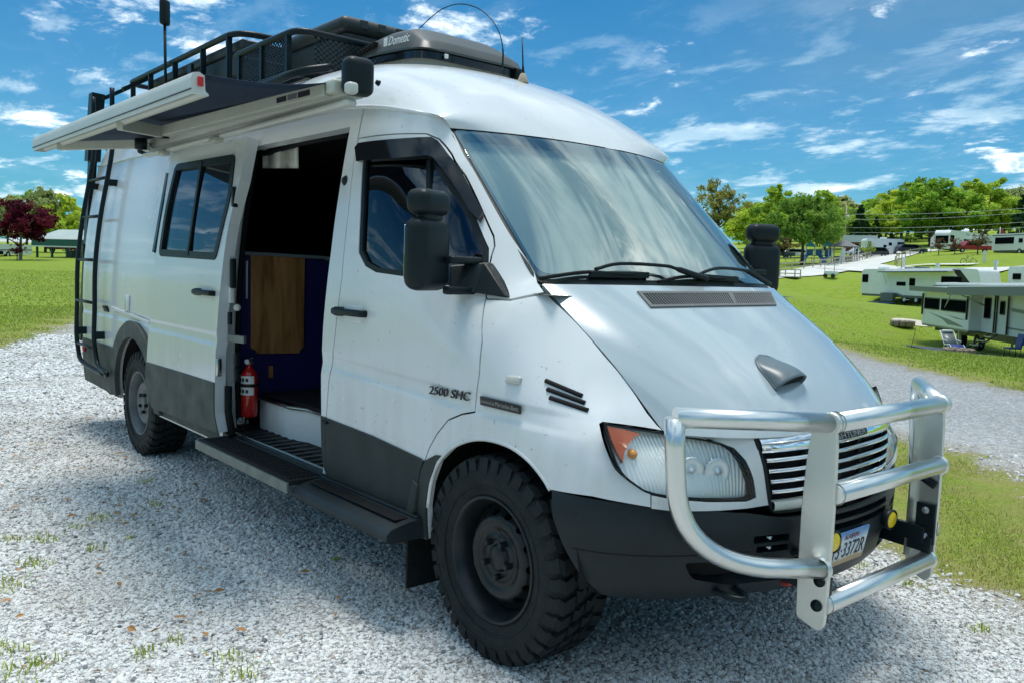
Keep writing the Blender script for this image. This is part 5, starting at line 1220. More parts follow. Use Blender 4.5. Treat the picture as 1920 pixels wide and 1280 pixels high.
# tall paddle aerial behind the awning
pb = on((311, 165), 1, -.66); pad = MB(); top_ = on((309, 48), 1, -.66); tip = on((308, 2), 1, -.66)
pad.tube([pb+np.array([0, 0, -.12]), top_], .011, 8); paddle = pad.build('booster_aerial', 'black_metal', van)
hgt = float(tip[2]-top_[2]); MB().rbox(top_+np.array([0, 0, hgt*.52]), (.05, .085, hgt*1.05), .022, rotz(.6), 3).build('aerial_paddle', 'black_plastic', paddle)
# ------------------------------------------------------------------ ladder on the flank and rear carrier
LX = (-4.80, -5.33)
def lad_y(z): return -(float(side_w(np.array([-5.0]), np.array([min(z, 2.2)]))[0])+.075)
zs_ = [2.70, 2.45, 2.25, 2.05, 1.7, 1.35, 1.0, .78]
ld = None
for i, x in enumerate(LX):
    pts = [np.array([x, min(lad_y(z), -.80) if z > 2.25 else lad_y(z), z]) for z in zs_]+[np.array([x+.02, -1.015, .66]), np.array([x+.09, -1.015, .575]), np.array([x+.30, -1.01, .54]), np.array([-4.56, -1.0, .515])]
    m_ = MB(); m_.tube(smooth_line(pts, 4), .0175, 10)
    if ld is None: ld = m_.build('side_ladder', 'black_metal', van); ld['label'] = 'black tubular ladder bolted to the rear flank'
    else: m_.build('ladder_rail', 'black_metal', ld)
for z in (.70, 1.05, 1.38, 1.72, 2.02): MB().tube([(LX[0], lad_y(z), z), (LX[1], lad_y(z), z)], .013, 8).build('ladder_rung', 'black_metal', ld)
for x in LX:
    MB().bar((x, -.80, 2.70), (x, -.60, 2.82), .03, .03).build('ladder_hook', 'black_metal', ld)
    MB().bar((x, lad_y(.78), .80), (x, -.93, .80), .03, .06).build('ladder_standoff', 'black_metal', ld); MB().bar((x, lad_y(1.98), 1.98), (x, -.84, 1.98), .03, .05).build('ladder_standoff', 'black_metal', ld)
rc = MB(); rc.bar((-5.52, -.93, .70), (-5.52, -.84, 2.20), .05, .09); rc.bar((-5.52, -.84, 2.20), (-5.52, -.80, 2.76), .10, .11); carrier = rc.build('rear_carrier', 'black_metal', van)
MB().bar((-5.56, -.62, .9), (-5.56, -.55, 2.6), .06, .04).build('carrier_post', 'black_metal', carrier); MB().box((-5.62, -.35, 1.9), (.12, .7, 1.1)).build('carrier_board', 'case_black', carrier, bevel=.02)
MB().box((-5.53, -.80, 2.60), (.05, .09, .22)).build('carrier_head', 'black_metal', carrier); MB().bar((-5.5, -.75, 1.45), (-5.5, -.93, 1.45), .05, .12).build('carrier_light', 'black_plastic', carrier)
# ------------------------------------------------------------------ terrain
class RBF1(RBF):
    def __init__(s, pts, vals):
        s.p = np.array(pts, float); n = len(s.p); r = np.linalg.norm(s.p[:, None]-s.p[None], axis=2); Q = np.concatenate([np.ones((n, 1)), s.p/100], 1); k = 3
        M = np.block([[-r/100-1e-4*np.eye(n), Q], [Q.T, np.zeros((k, k))]]); s.c = np.linalg.solve(M, np.concatenate([np.array(vals, float), np.zeros(k)])); s.n = n
    def __call__(s, a, b):
        a = np.asarray(a, float); b = np.asarray(b, float); q = np.stack([a.ravel(), b.ravel()], 1); out = np.empty(len(q))
        for i in range(0, len(q), 20000):
            qq = q[i:i+20000]; r = np.linalg.norm(qq[:, None]-s.p[None], axis=2); out[i:i+20000] = -r/100@s.c[:s.n]+s.c[s.n]+(qq/100)@s.c[s.n+1:]
        return out.reshape(a.shape)
_tp = []
for px_, py_, d_ in ((0, 486, 90), (160, 484, 90), (0, 470, 180), (160, 470, 180), (320, 478, 120), (600, 480, 120), (900, 485, 120), (1200, 495, 120),
                     (1900, 672, 38), (1797, 668, 40), (1690, 611, 55), (1615, 575, 96), (1700, 580, 92), (1830, 582, 86), (1740, 648, 52), (1850, 664, 45), (1480, 560, 60), (1450, 540, 80), (1560, 560, 68),
                     (1470, 515, 108), (1560, 509, 112), (1700, 509, 105), (1600, 493, 128), (1640, 478, 155), (1760, 470, 162), (1900, 505, 90), (1800, 509, 98), (1850, 485, 120), (1825, 474, 140), (1900, 470, 145),
                     (1505, 500, 130), (1450, 490, 140), (1560, 485, 150), (1450, 472, 175), (1600, 466, 180), (1750, 456, 190), (1900, 456, 190), (1600, 440, 300), (1900, 430, 300), (1400, 455, 300), (1000, 465, 300), (400, 462, 300), (0, 458, 300)):
    p_ = at_depth((px_, py_), d_); _tp.append(tuple(p_))
for a in np.linspace(0, 2*math.pi, 24, endpoint=False): _tp += [(10*math.cos(a), 10*math.sin(a), 0.0), (5*math.cos(a), 5*math.sin(a), 0.0)]
_tp += [(-12.5, -.4, 0), (-18.2, 2.2, 0.05), (-8, 15.4, 0), (-2.1, 10.4, 0), (3, 9, 0), (-12, 12, 0), (-14, 6, 0), (0, 0, 0), (-3, 0, 0), (8, -8, 0), (20, 5, -.2), (25, -15, 0), (0, -25, 0), (-20, -20, 0.1), (60, 10, -1), (60, -40, 0), (0, -80, 1), (-60, -60, 1.0), (-20, -120, 4), (120, 0, 1), (100, -100, 3), (40, 60, -1.5), (90, 90, 1), (300, 0, 6), (0, -300, 10), (-300, -200, 8), (200, 250, 12), (250, -250, 8)]
_T = RBF1([p[:2] for p in _tp], [p[2] for p in _tp])
def lot_flat(x, y):
    r = np.hypot(x+1.5, y-1.0); return sst(9.5, 14.0, r)
def terr(x, y):
    x = np.asarray(x, float); y = np.asarray(y, float); return _T(x, y)*lot_flat(x, y)
def tz(x, y): return float(terr(np.array([x]), np.array([y]))[0])
def ground_at(q, d):
    p = at_depth(q, d); return np.array([p[0], p[1], tz(p[0], p[1])])
def G0(q): p = on(q, 2, 0.0); return (float(p[0]), float(p[1]))
# zones on the ground: grass polygons (everything else close by is gravel)
strip = [G0(q) for q in ((1672, 832), (1760, 858), (1850, 905), (1960, 985), (2150, 1150), (1960, 1118), (1850, 1070), (1760, 1035), (1690, 985))]
z_left = [G0((-400, 735)), G0((0, 655)), G0((80, 628)), G0((165, 598)), (-40, 14), (-300, 120), (-400, -100), (-60, -60)]
edge_r = [G0(q) for q in ((1460, 600), (1545, 641), (1640, 672), (1760, 700), (1920, 733))]
z_right = [(edge_r[0][0]-40, edge_r[0][1]+22), edge_r[0]]+edge_r[1:]+[(12, 9.2), (60, 14), (400, 60), (300, 500), (-500, 500), (-300, 130), (-60, 30)]
z_behind = [(14, -10), (60, -6), (400, -30), (300, -500), (-300, -500), (-120, -110), (-14, -16), (2, -14)]
def sd_poly(P, poly):
    d = dist_poly(P, poly); return np.where(inside(P, poly), d, -d)
def grass_mask(x, y):
    P = np.stack([np.ravel(x), np.ravel(y)], 1); m_ = np.full(len(P), -1e9)
    for z_, k_ in ((strip, .30), (z_left, 0), (z_right, 0), (z_behind, 0)): m_ = np.maximum(m_, sd_poly(P, z_)+k_)
    return m_.reshape(np.shape(x))
# one sheet: polar grid round the camera's foot, fine close by
rr = np.concatenate([np.linspace(.0, 14, 70), np.geomspace(14.3, 60, 60)[0:], np.geomspace(62, 900, 50)]); th = np.linspace(0, 2*math.pi, 241)[:-1]
# finer angular steps inside the field of view
th = np.sort(np.concatenate([np.linspace(math.radians(95), math.radians(185), 260), np.linspace(math.radians(186), math.radians(454), 110)])) 
Rg, Tg = np.meshgrid(rr, th, indexing='ij'); X = CAM[0]+Rg*np.cos(Tg); Y = CAM[1]+Rg*np.sin(Tg); Z = terr(X, Y)
n0, n1 = X.shape; V = np.stack([X, Y, Z], -1).reshape(-1, 3); F = [(i*n1+j, i*n1+(j+1) % n1, (i+1)*n1+(j+1) % n1, (i+1)*n1+j) for i in range(n0-1) for j in range(n1)]
F = [f[::-1] for f in F]
me = bpy.data.meshes.new('ground'); me.from_pydata(V.tolist(), [], F); me.update(); me.polygons.foreach_set('use_smooth', [True]*len(F))
if me.polygons[5].normal.z < 0: me.flip_normals()
gm_ = grass_mask(X, Y).reshape(-1); at_ = me.attributes.new('grass', 'FLOAT', 'POINT'); at_.data.foreach_set('value', np.clip(gm_, -3, 3).astype(np.float32))
# road darkness: finer, greyer stone away on the far lane
rd = np.clip((Y-2.2)/4.5, 0, 1)*np.clip((X+14)/6, 0, 1); rd = np.maximum(rd, np.clip((-X-9)/8, 0, .35)); at2 = me.attributes.new('lane', 'FLOAT', 'POINT'); at2.data.foreach_set('value', rd.reshape(-1).astype(np.float32))
def ground_mat():
    mt, nt, b = new_mat('ground_mix'); N = nt.nodes.new; L = nt.links.new
    geo = N('ShaderNodeNewGeometry'); pos = geo.outputs['Position']
    def noise(sc, det=4, rough=.55): n = N('ShaderNodeTexNoise'); n.inputs['Scale'].default_value = sc; n.inputs['Detail'].default_value = det; n.inputs['Roughness'].default_value = rough; L(pos, n.inputs['Vector']); return n.outputs['Fac']
    def mixc(f, a, b_):
        m_ = N('ShaderNodeMix'); m_.data_type = 'RGBA'
        if isinstance(f, float): m_.inputs[0].default_value = f
        else: L(f, m_.inputs[0])
        for i, c in ((6, a), (7, b_)):
            if isinstance(c, tuple): m_.inputs[i].default_value = (*c, 1)
            else: L(c, m_.inputs[i])
        return m_.outputs[2]
    def mr(v, a, b_, c=0.0, d=1.0): n = N('ShaderNodeMapRange'); L(v, n.inputs[0]); n.inputs[1].default_value = a; n.inputs[2].default_value = b_; n.inputs[3].default_value = c; n.inputs[4].default_value = d; return n.outputs[0]
    def mth(op, a, b_): 
        n = N('ShaderNodeMath'); n.operation = op
        for i, v in enumerate((a, b_)):
            if isinstance(v, float): n.inputs[i].default_value = v
            else: L(v, n.inputs[i])
        return n.outputs[0]
    vo = N('ShaderNodeTexVoronoi'); vo.inputs['Scale'].default_value = 34; L(pos, vo.inputs['Vector']); vo2 = N('ShaderNodeTexVoronoi'); vo2.inputs['Scale'].default_value = 34; vo2.feature = 'DISTANCE_TO_EDGE'; L(pos, vo2.inputs['Vector'])
    hsv = N('ShaderNodeSeparateColor'); L(vo.outputs['Color'], hsv.inputs[0])
    stone = mixc(hsv.outputs[0], (.48, .50, .50), (.80, .81, .79)); stone = mixc(mr(hsv.outputs[1], .90, .97), stone, (.28, .19, .15))
    stone = mixc(mr(vo2.outputs['Distance'], .0, .10), (.40, .40, .385), stone)
    big = noise(.55, 5, .6); dirt = mixc(mr(big, .48, .70, 0, .55), stone, (.27, .25, .20))
    att2 = N('ShaderNodeAttribute'); att2.attribute_name = 'lane'
    lane_c = mixc(hsv.outputs[0], (.25, .26, .265), (.46, .475, .48)); gravel = mixc(mth('MULTIPLY', att2.outputs['Fac'], .85), dirt, lane_c)
    g1, g2, g3 = noise(.09, 5, .6), noise(1.3, 6, .65), noise(14, 4)
    grass = mixc(mr(g2, .3, .7), (.22, .31, .026), (.36, .48, .055)); grass = mixc(mr(g1, .38, .66), grass, (.33, .45, .05)); grass = mixc(mr(g3, .35, .75, 0, .5), grass, (.14, .23, .018)); 
    dry = mixc(mr(noise(.7, 6, .6), .52, .74, 0, .6), grass, (.36, .31, .12))
    att = N('ShaderNodeAttribute'); att.attribute_name = 'grass'
    ed = mth('ADD', att.outputs['Fac'], mr(noise(2.6, 6, .7), .25, .75, -.45, .45)); ed = mth('ADD', ed, mr(noise(16, 3), .3, .7, -.12, .12)); msk = mr(ed, -.06, .10)
    soil = mr(ed, -.55, .0); col = mixc(mth('MULTIPLY', soil, .6), gravel, (.30, .25, .15)); fringe = mth('MULTIPLY', mr(ed, 1.0, .15), mr(noise(3.3, 6, .65), .30, .62, .15, .85)); dry = mixc(fringe, dry, (.44, .38, .14)); col = mixc(msk, col, dry)
    L(col, b.inputs['Base Color']); b.inputs['Roughness'].default_value = .9; b.inputs['Specular IOR Level'].default_value = .2
    hgt = mth('MULTIPLY', mr(vo2.outputs['Distance'], 0, .25), .012); hg = mth('MULTIPLY', mr(noise(30, 4), .3, .7), .05)
    mh = N('ShaderNodeMix'); mh.data_type = 'FLOAT'; L(msk, mh.inputs[0]); L(hgt, mh.inputs[2]); L(hg, mh.inputs[3])
    bp = N('ShaderNodeBump'); bp.inputs['Strength'].default_value = .9; bp.inputs['Distance'].default_value = 1.0; L(mh.outputs[0], bp.inputs['Height']); L(bp.outputs[0], b.inputs['Normal'])
    return mt
ground_mat()
ground = link_mesh('ground', me, 'ground_mix'); tag(ground, kind='structure')

# loose stones on the near gravel: instanced over the sheet's near part ------------------------
rng = np.random.default_rng(7)
def stone_proto(i):
    bm = bmesh.new(); bmesh.ops.create_icosphere(bm, subdivisions=1, radius=1.0); r = np.random.default_rng(100+i); a = r.normal(size=(5, 3)); a /= np.linalg.norm(a, axis=1)[:, None]
    for v in bm.verts:
        k = 1+.16*sum(max(0, Vector(q).dot(v.co)-.35) for q in a)-.16*r.random(); v.co = Vector((v.co.x*1.1*k, v.co.y*.85*k, v.co.z*.50*k))
    # chip two corners flat
    for q in a[:3]:
        for v in bm.verts:
            d = Vector(q).dot(v.co)-.62
            if d > 0: v.co -= Vector(q)*d
    m_ = bpy.data.meshes.new('stone'); bm.to_mesh(m_); bm.free(); m_.materials.append(MATS['stone']); return bpy.data.objects.new('stone', m_)
def stone_mat():
    mt, nt, b = new_mat('stone'); N = nt.nodes.new; L = nt.links.new; oi = N('ShaderNodeObjectInfo'); cr = N('ShaderNodeValToRGB'); e = cr.color_ramp.elements; e[0].position = 0; e[0].color = (.16, .175, .185, 1); e[1].position = 1; e[1].color = (.86, .87, .85, 1)
    for p, c in ((.05, (.42, .43, .42, 1)), (.07, (.46, .38, .33, 1)), (.082, (.64, .645, .63, 1)), (.45, (.74, .745, .725, 1)), (.75, (.80, .805, .785, 1)), (.955, (.82, .835, .815, 1)), (.97, (.45, .40, .32, 1))):
        k = e.new(p); k.color = c
    L(oi.outputs['Random'], cr.inputs[0]); tc = N('ShaderNodeTexCoord'); n = N('ShaderNodeTexNoise'); n.inputs['Scale'].default_value = 2.2; L(tc.outputs['Object'], n.inputs['Vector']); mx = N('ShaderNodeMix'); mx.data_type = 'RGBA'; mx.blend_type = 'MULTIPLY'; mx.inputs[0].default_value = .5
    L(cr.outputs[0], mx.inputs[6]); L(n.outputs['Color'], mx.inputs[7]); g = N('ShaderNodeMix'); g.data_type = 'RGBA'; g.inputs[0].default_value = .25; L(cr.outputs[0], g.inputs[6]); L(mx.outputs[2], g.inputs[7]); ge = N('ShaderNodeNewGeometry'); pn = N('ShaderNodeTexNoise'); pn.inputs['Scale'].default_value = .85; pn.inputs['Detail'].default_value = 7; pn.inputs['Roughness'].default_value = .62; L(ge.outputs['Position'], pn.inputs['Vector'])
    pm = N('ShaderNodeMapRange'); pm.inputs[1].default_value = .47; pm.inputs[2].default_value = .68; pm.inputs[4].default_value = .62; L(pn.outputs['Fac'], pm.inputs[0]); dm = N('ShaderNodeMix'); dm.data_type = 'RGBA'; L(pm.outputs[0], dm.inputs[0]); L(g.outputs[2], dm.inputs[6]); dm.inputs[7].default_value = (.40, .385, .34, 1); L(dm.outputs[2], b.inputs['Base Color']); b.inputs['Roughness'].default_value = .85; b.inputs['Specular IOR Level'].default_value = .25
stone_mat()
sc_ = bpy.data.collections.new('stones')
for i in range(6): sc_.objects.link(stone_proto(i))
def scatter_obj(name, P, scale, coll, mat_dummy=None, flat=True):
    """points with a scale each -> one object whose geometry nodes put a stone on every point"""
    m_ = bpy.data.meshes.new(name); m_.from_pydata(P.tolist(), [], []); a = m_.attributes.new('sc', 'FLOAT', 'POINT'); a.data.foreach_set('value', scale.astype(np.float32))
    ro = m_.attributes.new('rot', 'FLOAT_VECTOR', 'POINT'); rv = np.stack([rng.normal(0, .45, len(P)), rng.normal(0, .45, len(P)), rng.random(len(P))*6.283], 1); ro.data.foreach_set('vector', rv.astype(np.float32).ravel())
    o = bpy.data.objects.new(name, m_); COL.objects.link(o)
    ng = bpy.data.node_groups.new(name, 'GeometryNodeTree'); ng.interface.new_socket('Geometry', in_out='INPUT', socket_type='NodeSocketGeometry'); ng.interface.new_socket('Geometry', in_out='OUTPUT', socket_type='NodeSocketGeometry')
    N = ng.nodes.new; L = ng.links.new; gi = N('NodeGroupInput'); go = N('NodeGroupOutput'); ci = N('GeometryNodeCollectionInfo'); ci.inputs['Collection'].default_value = coll; ci.inputs['Separate Children'].default_value = True; ci.inputs['Reset Children'].default_value = True
    ip = N('GeometryNodeInstanceOnPoints'); ip.inputs['Pick Instance'].default_value = True; s_ = N('GeometryNodeInputNamedAttribute'); s_.data_type = 'FLOAT'; s_.inputs[0].default_value = 'sc'; r_ = N('GeometryNodeInputNamedAttribute'); r_.data_type = 'FLOAT_VECTOR'; r_.inputs[0].default_value = 'rot'
    L(gi.outputs[0], ip.inputs['Points']); L(ci.outputs[0], ip.inputs['Instance']); L(s_.outputs[0], ip.inputs['Scale']); L(r_.outputs[0], ip.inputs['Rotation']); L(ip.outputs[0], go.inputs[0])
    md = o.modifiers.new('scatter', 'NODES'); md.node_group = ng; return o
def in_view(P, pad=80):
    d = P-CAM; z = d@_f; u = PW/2+FOC*(d@_r)/z; v = PH/2-FOC*(d@_u)/z; return (z > .3)&(u > -pad)&(u < PW+pad)&(v > -pad)&(v < PH+pad)
pts = []; scl = []
for r0, r1, dens, s0 in ((1.5, 4.2, 9500, .0064), (4.2, 7.0, 6000, .0078), (7.0, 11.0, 2400, .0108), (11.0, 17.0, 700, .016)):
    a0, a1 = math.radians(100), math.radians(179); n_ = int(dens*.5*(a1-a0)*(r1*r1-r0*r0)); r_ = np.sqrt(rng.random(n_)*(r1*r1-r0*r0)+r0*r0); t_ = a0+rng.random(n_)*(a1-a0)
    x, y = CAM[0]+r_*np.cos(t_), CAM[1]+r_*np.sin(t_); gmk = grass_mask(x, y); lane = np.clip((y-2.2)/4.5, 0, 1); keep = (gmk+rng.normal(0, .10, n_) < -.05)&(rng.random(n_) > lane*1.6)
    x, y = x[keep], y[keep]; s = s0*np.exp(np.clip(rng.normal(0, .46, len(x)), -1.0, .85))*(1-.25*np.clip((y-2.2)/4.5, 0, 1)); z = terr(x, y); P = np.stack([x, y, z+s*.12*(1+rng.random(len(x)))], 1); ok = in_view(P); pts.append(P[ok]); scl.append(s[ok])
gravel = scatter_obj('gravel', np.concatenate(pts), np.concatenate(scl), sc_); tag(gravel, 'pale grey crushed gravel spread loosely over the parking pad', 'gravel', kind='stuff')

# grass blades ----------------------------------------------------------------------------------
def grass_mat(name, c1, c2, c3):
    mt, nt, b = new_mat(name); N = nt.nodes.new; L = nt.links.new; at = N('ShaderNodeAttribute'); at.attribute_name = 'tone'; cr = N('ShaderNodeValToRGB'); e = cr.color_ramp.elements; e[0].color = (*c1, 1); e[1].color = (*c2, 1); e[1].position = .66; k = e.new(.95); k.color = (*c3, 1)
    L(at.outputs['Fac'], cr.inputs[0]); L(cr.outputs[0], b.inputs['Base Color']); b.inputs['Roughness'].default_value = .6; b.inputs['Specular IOR Level'].default_value = .25
grass_mat('grass_blade', (.25, .33, .03), (.42, .52, .065), (.52, .45, .20))
def blades(name, x, y, h, w, material, parent=None, z=None, lean=.5):
    n = len(x); dry_ = np.where((np.hypot(x-CAM[0], y-CAM[1]) < 9)&(h < .06)&(z is None), rng.random(n)*.62, 0); z = terr(x, y) if z is None else z; a = rng.random(n)*6.283; b_ = rng.random(n)*6.283; ln = np.abs(rng.normal(0, lean, n))*h
    base = np.stack([x, y, z-.004], 1); t = np.stack([np.cos(a), np.sin(a), 0*a], 1)*w[:, None]/2; mid = base+np.stack([np.cos(b_)*ln*.35, np.sin(b_)*ln*.35, h*.6], 1); tip = base+np.stack([np.cos(b_)*ln, np.sin(b_)*ln, h], 1)
    V = np.stack([base-t, base+t, mid-t*.7, mid+t*.7, tip], 1).reshape(-1, 3); i = np.arange(n)*5
    m_ = bpy.data.meshes.new(name); F = np.concatenate([np.stack([i, i+1, i+3], 1), np.stack([i, i+3, i+2], 1), np.stack([i+2, i+3, i+4], 1)]).astype(np.int32)
    m_.vertices.add(len(V)); m_.vertices.foreach_set('co', V.astype(np.float32).ravel()); m_.loops.add(len(F)*3); m_.loops.foreach_set('vertex_index', F.ravel()); m_.polygons.add(len(F)); m_.polygons.foreach_set('loop_start', np.arange(len(F), dtype=np.int32)*3); m_.update(); m_.validate()
    at = m_.attributes.new('tone', 'FLOAT', 'POINT'); at.data.foreach_set('value', np.repeat(np.clip(rng.random(n)+dry_, 0, 1), 5).astype(np.float32)); return link_mesh(name, m_, material, parent)
xs_, ys_, hs_, ws_ = [], [], [], []
for r0, r1, dens, hh, ww in ((3.0, 7.5, 6500, .016, .005), (7.5, 14, 1500, .024, .008), (14, 26, 460, .030, .016), (26, 60, 40, .04, .035)):
    a0, a1 = math.radians(104), math.radians(176); n_ = int(dens*.5*(a1-a0)*(r1*r1-r0*r0)); r_ = np.sqrt(rng.random(n_)*(r1*r1-r0*r0)+r0*r0); t_ = a0+rng.random(n_)*(a1-a0); x, y = CAM[0]+r_*np.cos(t_), CAM[1]+r_*np.sin(t_)
    g = grass_mask(x, y); nz = np.sin(x*3.1+1.7*np.sin(y*2.3))*np.cos(y*2.7+1.3*np.sin(x*1.9)); keep = (g+.35*nz+rng.normal(0, .12, n_) > .12)&(rng.random(n_) < np.clip(.30+g*.8+.5*nz, 0.05, 1)); P = np.stack([x, y, 0*x], 1); keep &= in_view(P, 60) if r1 < 15 else (np.abs(t_-math.radians(139.6)) < math.radians(33)); keep &= ~((t_ > math.radians(128))&(t_ < math.radians(163)))
    x, y = x[keep], y[keep]; xs_.append(x); ys_.append(y); hs_.append(hh*np.exp(rng.normal(0, .3, len(x)))); ws_.append(np.full(len(x), ww))
gb = blades('grass', np.concatenate(xs_), np.concatenate(ys_), np.concatenate(hs_), np.concatenate(ws_), 'grass_blade'); tag(gb, 'short bright green lawn grass growing along the gravel and down the slope', 'grass', kind='stuff')
# weeds that push up through the gravel, each its own plant
for i, (q, k) in enumerate((((22, 1014), 1.0), ((80, 1013), 1.3), ((184, 974), 1.0), ((275, 905), .8), ((291, 949), .9), ((66, 1060), 1.5), ((181, 1030), 1.0), ((25, 1099), 1.4), ((325, 1203), .8), ((262, 1227), 1.0), ((431, 1236), 1.0), ((450, 1267), 1.2), ((6, 1224), 1.2), ((25, 1267), 1.5), ((75, 1246), 1.1), ((1390, 1262), .0), ((630, 1050), .6), ((1612, 1063), .9), ((1700, 1098), .7), ((1840, 1185), .9), ((150, 990), .7), ((245, 1010), .6))):
    if k == 0: continue
    c = G0(q); n_ = int(34*k); w_ = empty('weed_tuft', (c[0], c[1], 0)); x = rng.normal(0, .030*k, n_); y = rng.normal(0, .030*k, n_); m_ = blades('blades', x, y,   .019*k**.5*np.exp(rng.normal(0, .35, n_))+.006, np.full(n_, .006), 'grass_blade', w_, z=0*x+.008, lean=.9)
    tag(w_, 'small tuft of green grass sprouting through the pale gravel', 'weed', 'grass tufts in the gravel')
# dry leaves blown on to the gravel
mat('dry_leaf', (.36, .19, .07), .8, var=.35, vscale=3)
lv = MB()
for i in range(150):
    q = (rng.uniform(0, 420), rng.uniform(770, 1000)) if i < 110 else (rng.uniform(0, 700), rng.uniform(900, 1270)); c = G0(q)
    if c[1] > -.9 and c[0] > -4.6: continue
    R_ = rotz(rng.random()*6.28)@rotx(rng.normal(0, .4)); s_ = rng.uniform(.012, .03); lv.add([np.array([c[0], c[1], .022])+R_@np.array(v)*s_ for v in ((-1, 0, 0), (0, -.45, .15), (1, 0, 0), (0, .45, .15))], [(0, 1, 2), (0, 2, 3)])
tag(lv.build('leaf_litter', 'dry_leaf'), 'scattered dry brown leaves lying on the gravel', 'leaves', kind='stuff')
# ------------------------------------------------------------------ roads on the hill
mat('concrete', (.60, .60, .56), .85, var=.08, vscale=.4, bump=.05, bscale=3)
def road(name, stops, width, lift):
    C = smooth_line([np.array(ground_at(q, d)[:2]) for q, d in stops], 10); L_ = []; n = len(C)
    for i in range(n):
        t = norm(C[min(n-1, i+1)]-C[max(0, i-1)]); nn = np.array([-t[1], t[0]]); w = np.interp(i/(n-1), np.linspace(0, 1, len(width)), width)
        L_.append([(*(C[i]+nn*w*k), tz(*(C[i]+nn*w*k))+lift) for k in np.linspace(-.5, .5, 7)])
    return tag(MB().grid(np.array(L_)).build(name, 'concrete'), kind='structure')
road('road', [((1380, 519), 106), ((1450, 516), 108), ((1530, 511), 112), ((1590, 499), 122), ((1632, 485), 138), ((1680, 475), 156), ((1760, 469), 164), ((1850, 470), 160)], [5, 6, 9, 10, 8, 6], .10)
road('road', [((1585, 502), 118), ((1650, 507), 110), ((1720, 509), 104), ((1800, 509), 98), ((1990, 509), 90)], [8, 4.5, 3.2, 3, 3], .14)
road('road', [((1830, 499), 104), ((1740, 500), 110), ((1690, 503), 110)], [1.2, 1.2, 1.0], .18)
# ------------------------------------------------------------------ trees
def leaf_mat(name, dark, light, tl=.5):
    mt, nt, b = new_mat(name); N = nt.nodes.new; L = nt.links.new; at = N('ShaderNodeAttribute'); at.attribute_name = 'tone'; oi = N('ShaderNodeObjectInfo')
    mx = N('ShaderNodeMix'); mx.data_type = 'RGBA'; L(at.outputs['Fac'], mx.inputs[0]); mx.inputs[6].default_value = (*dark, 1); mx.inputs[7].default_value = (*light, 1)
    hs = N('ShaderNodeHueSaturation'); mr = N('ShaderNodeMapRange'); mr.inputs[3].default_value = .47; mr.inputs[4].default_value = .525; L(oi.outputs['Random'], mr.inputs[0]); L(mr.outputs[0], hs.inputs['Hue']); m2 = N('ShaderNodeMapRange'); m2.inputs[3].default_value = 1.45; m2.inputs[4].default_value = .95; L(oi.outputs['Random'], m2.inputs[0]); L(m2.outputs[0], hs.inputs['Value'])
    L(mx.outputs[2], hs.inputs['Color']); L(hs.outputs[0], b.inputs['Base Color']); b.inputs['Roughness'].default_value = .6; b.inputs['Specular IOR Level'].default_value = .15
    tr = N('ShaderNodeBsdfTranslucent'); L(hs.outputs[0], tr.inputs['Color']); ms = N('ShaderNodeMixShader'); ms.inputs[0].default_value = tl; out = [n for n in nt.nodes if n.type == 'OUTPUT_MATERIAL'][0]; L(b.outputs[0], ms.inputs[1]); L(tr.outputs[0], ms.inputs[2]); L(ms.outputs[0], out.inputs[0])
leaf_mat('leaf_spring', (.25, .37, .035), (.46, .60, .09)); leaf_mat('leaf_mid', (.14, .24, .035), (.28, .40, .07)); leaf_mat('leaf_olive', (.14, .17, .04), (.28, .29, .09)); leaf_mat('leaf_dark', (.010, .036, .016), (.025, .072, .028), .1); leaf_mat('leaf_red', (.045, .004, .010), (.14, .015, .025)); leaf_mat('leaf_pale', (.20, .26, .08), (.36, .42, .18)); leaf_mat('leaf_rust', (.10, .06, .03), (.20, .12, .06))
mat('bark', (.060, .050, .042), .9, var=.3, vscale=6, bump=.4, bscale=12); mat('bark_pale', (.20, .185, .16), .9, var=.25, vscale=5)
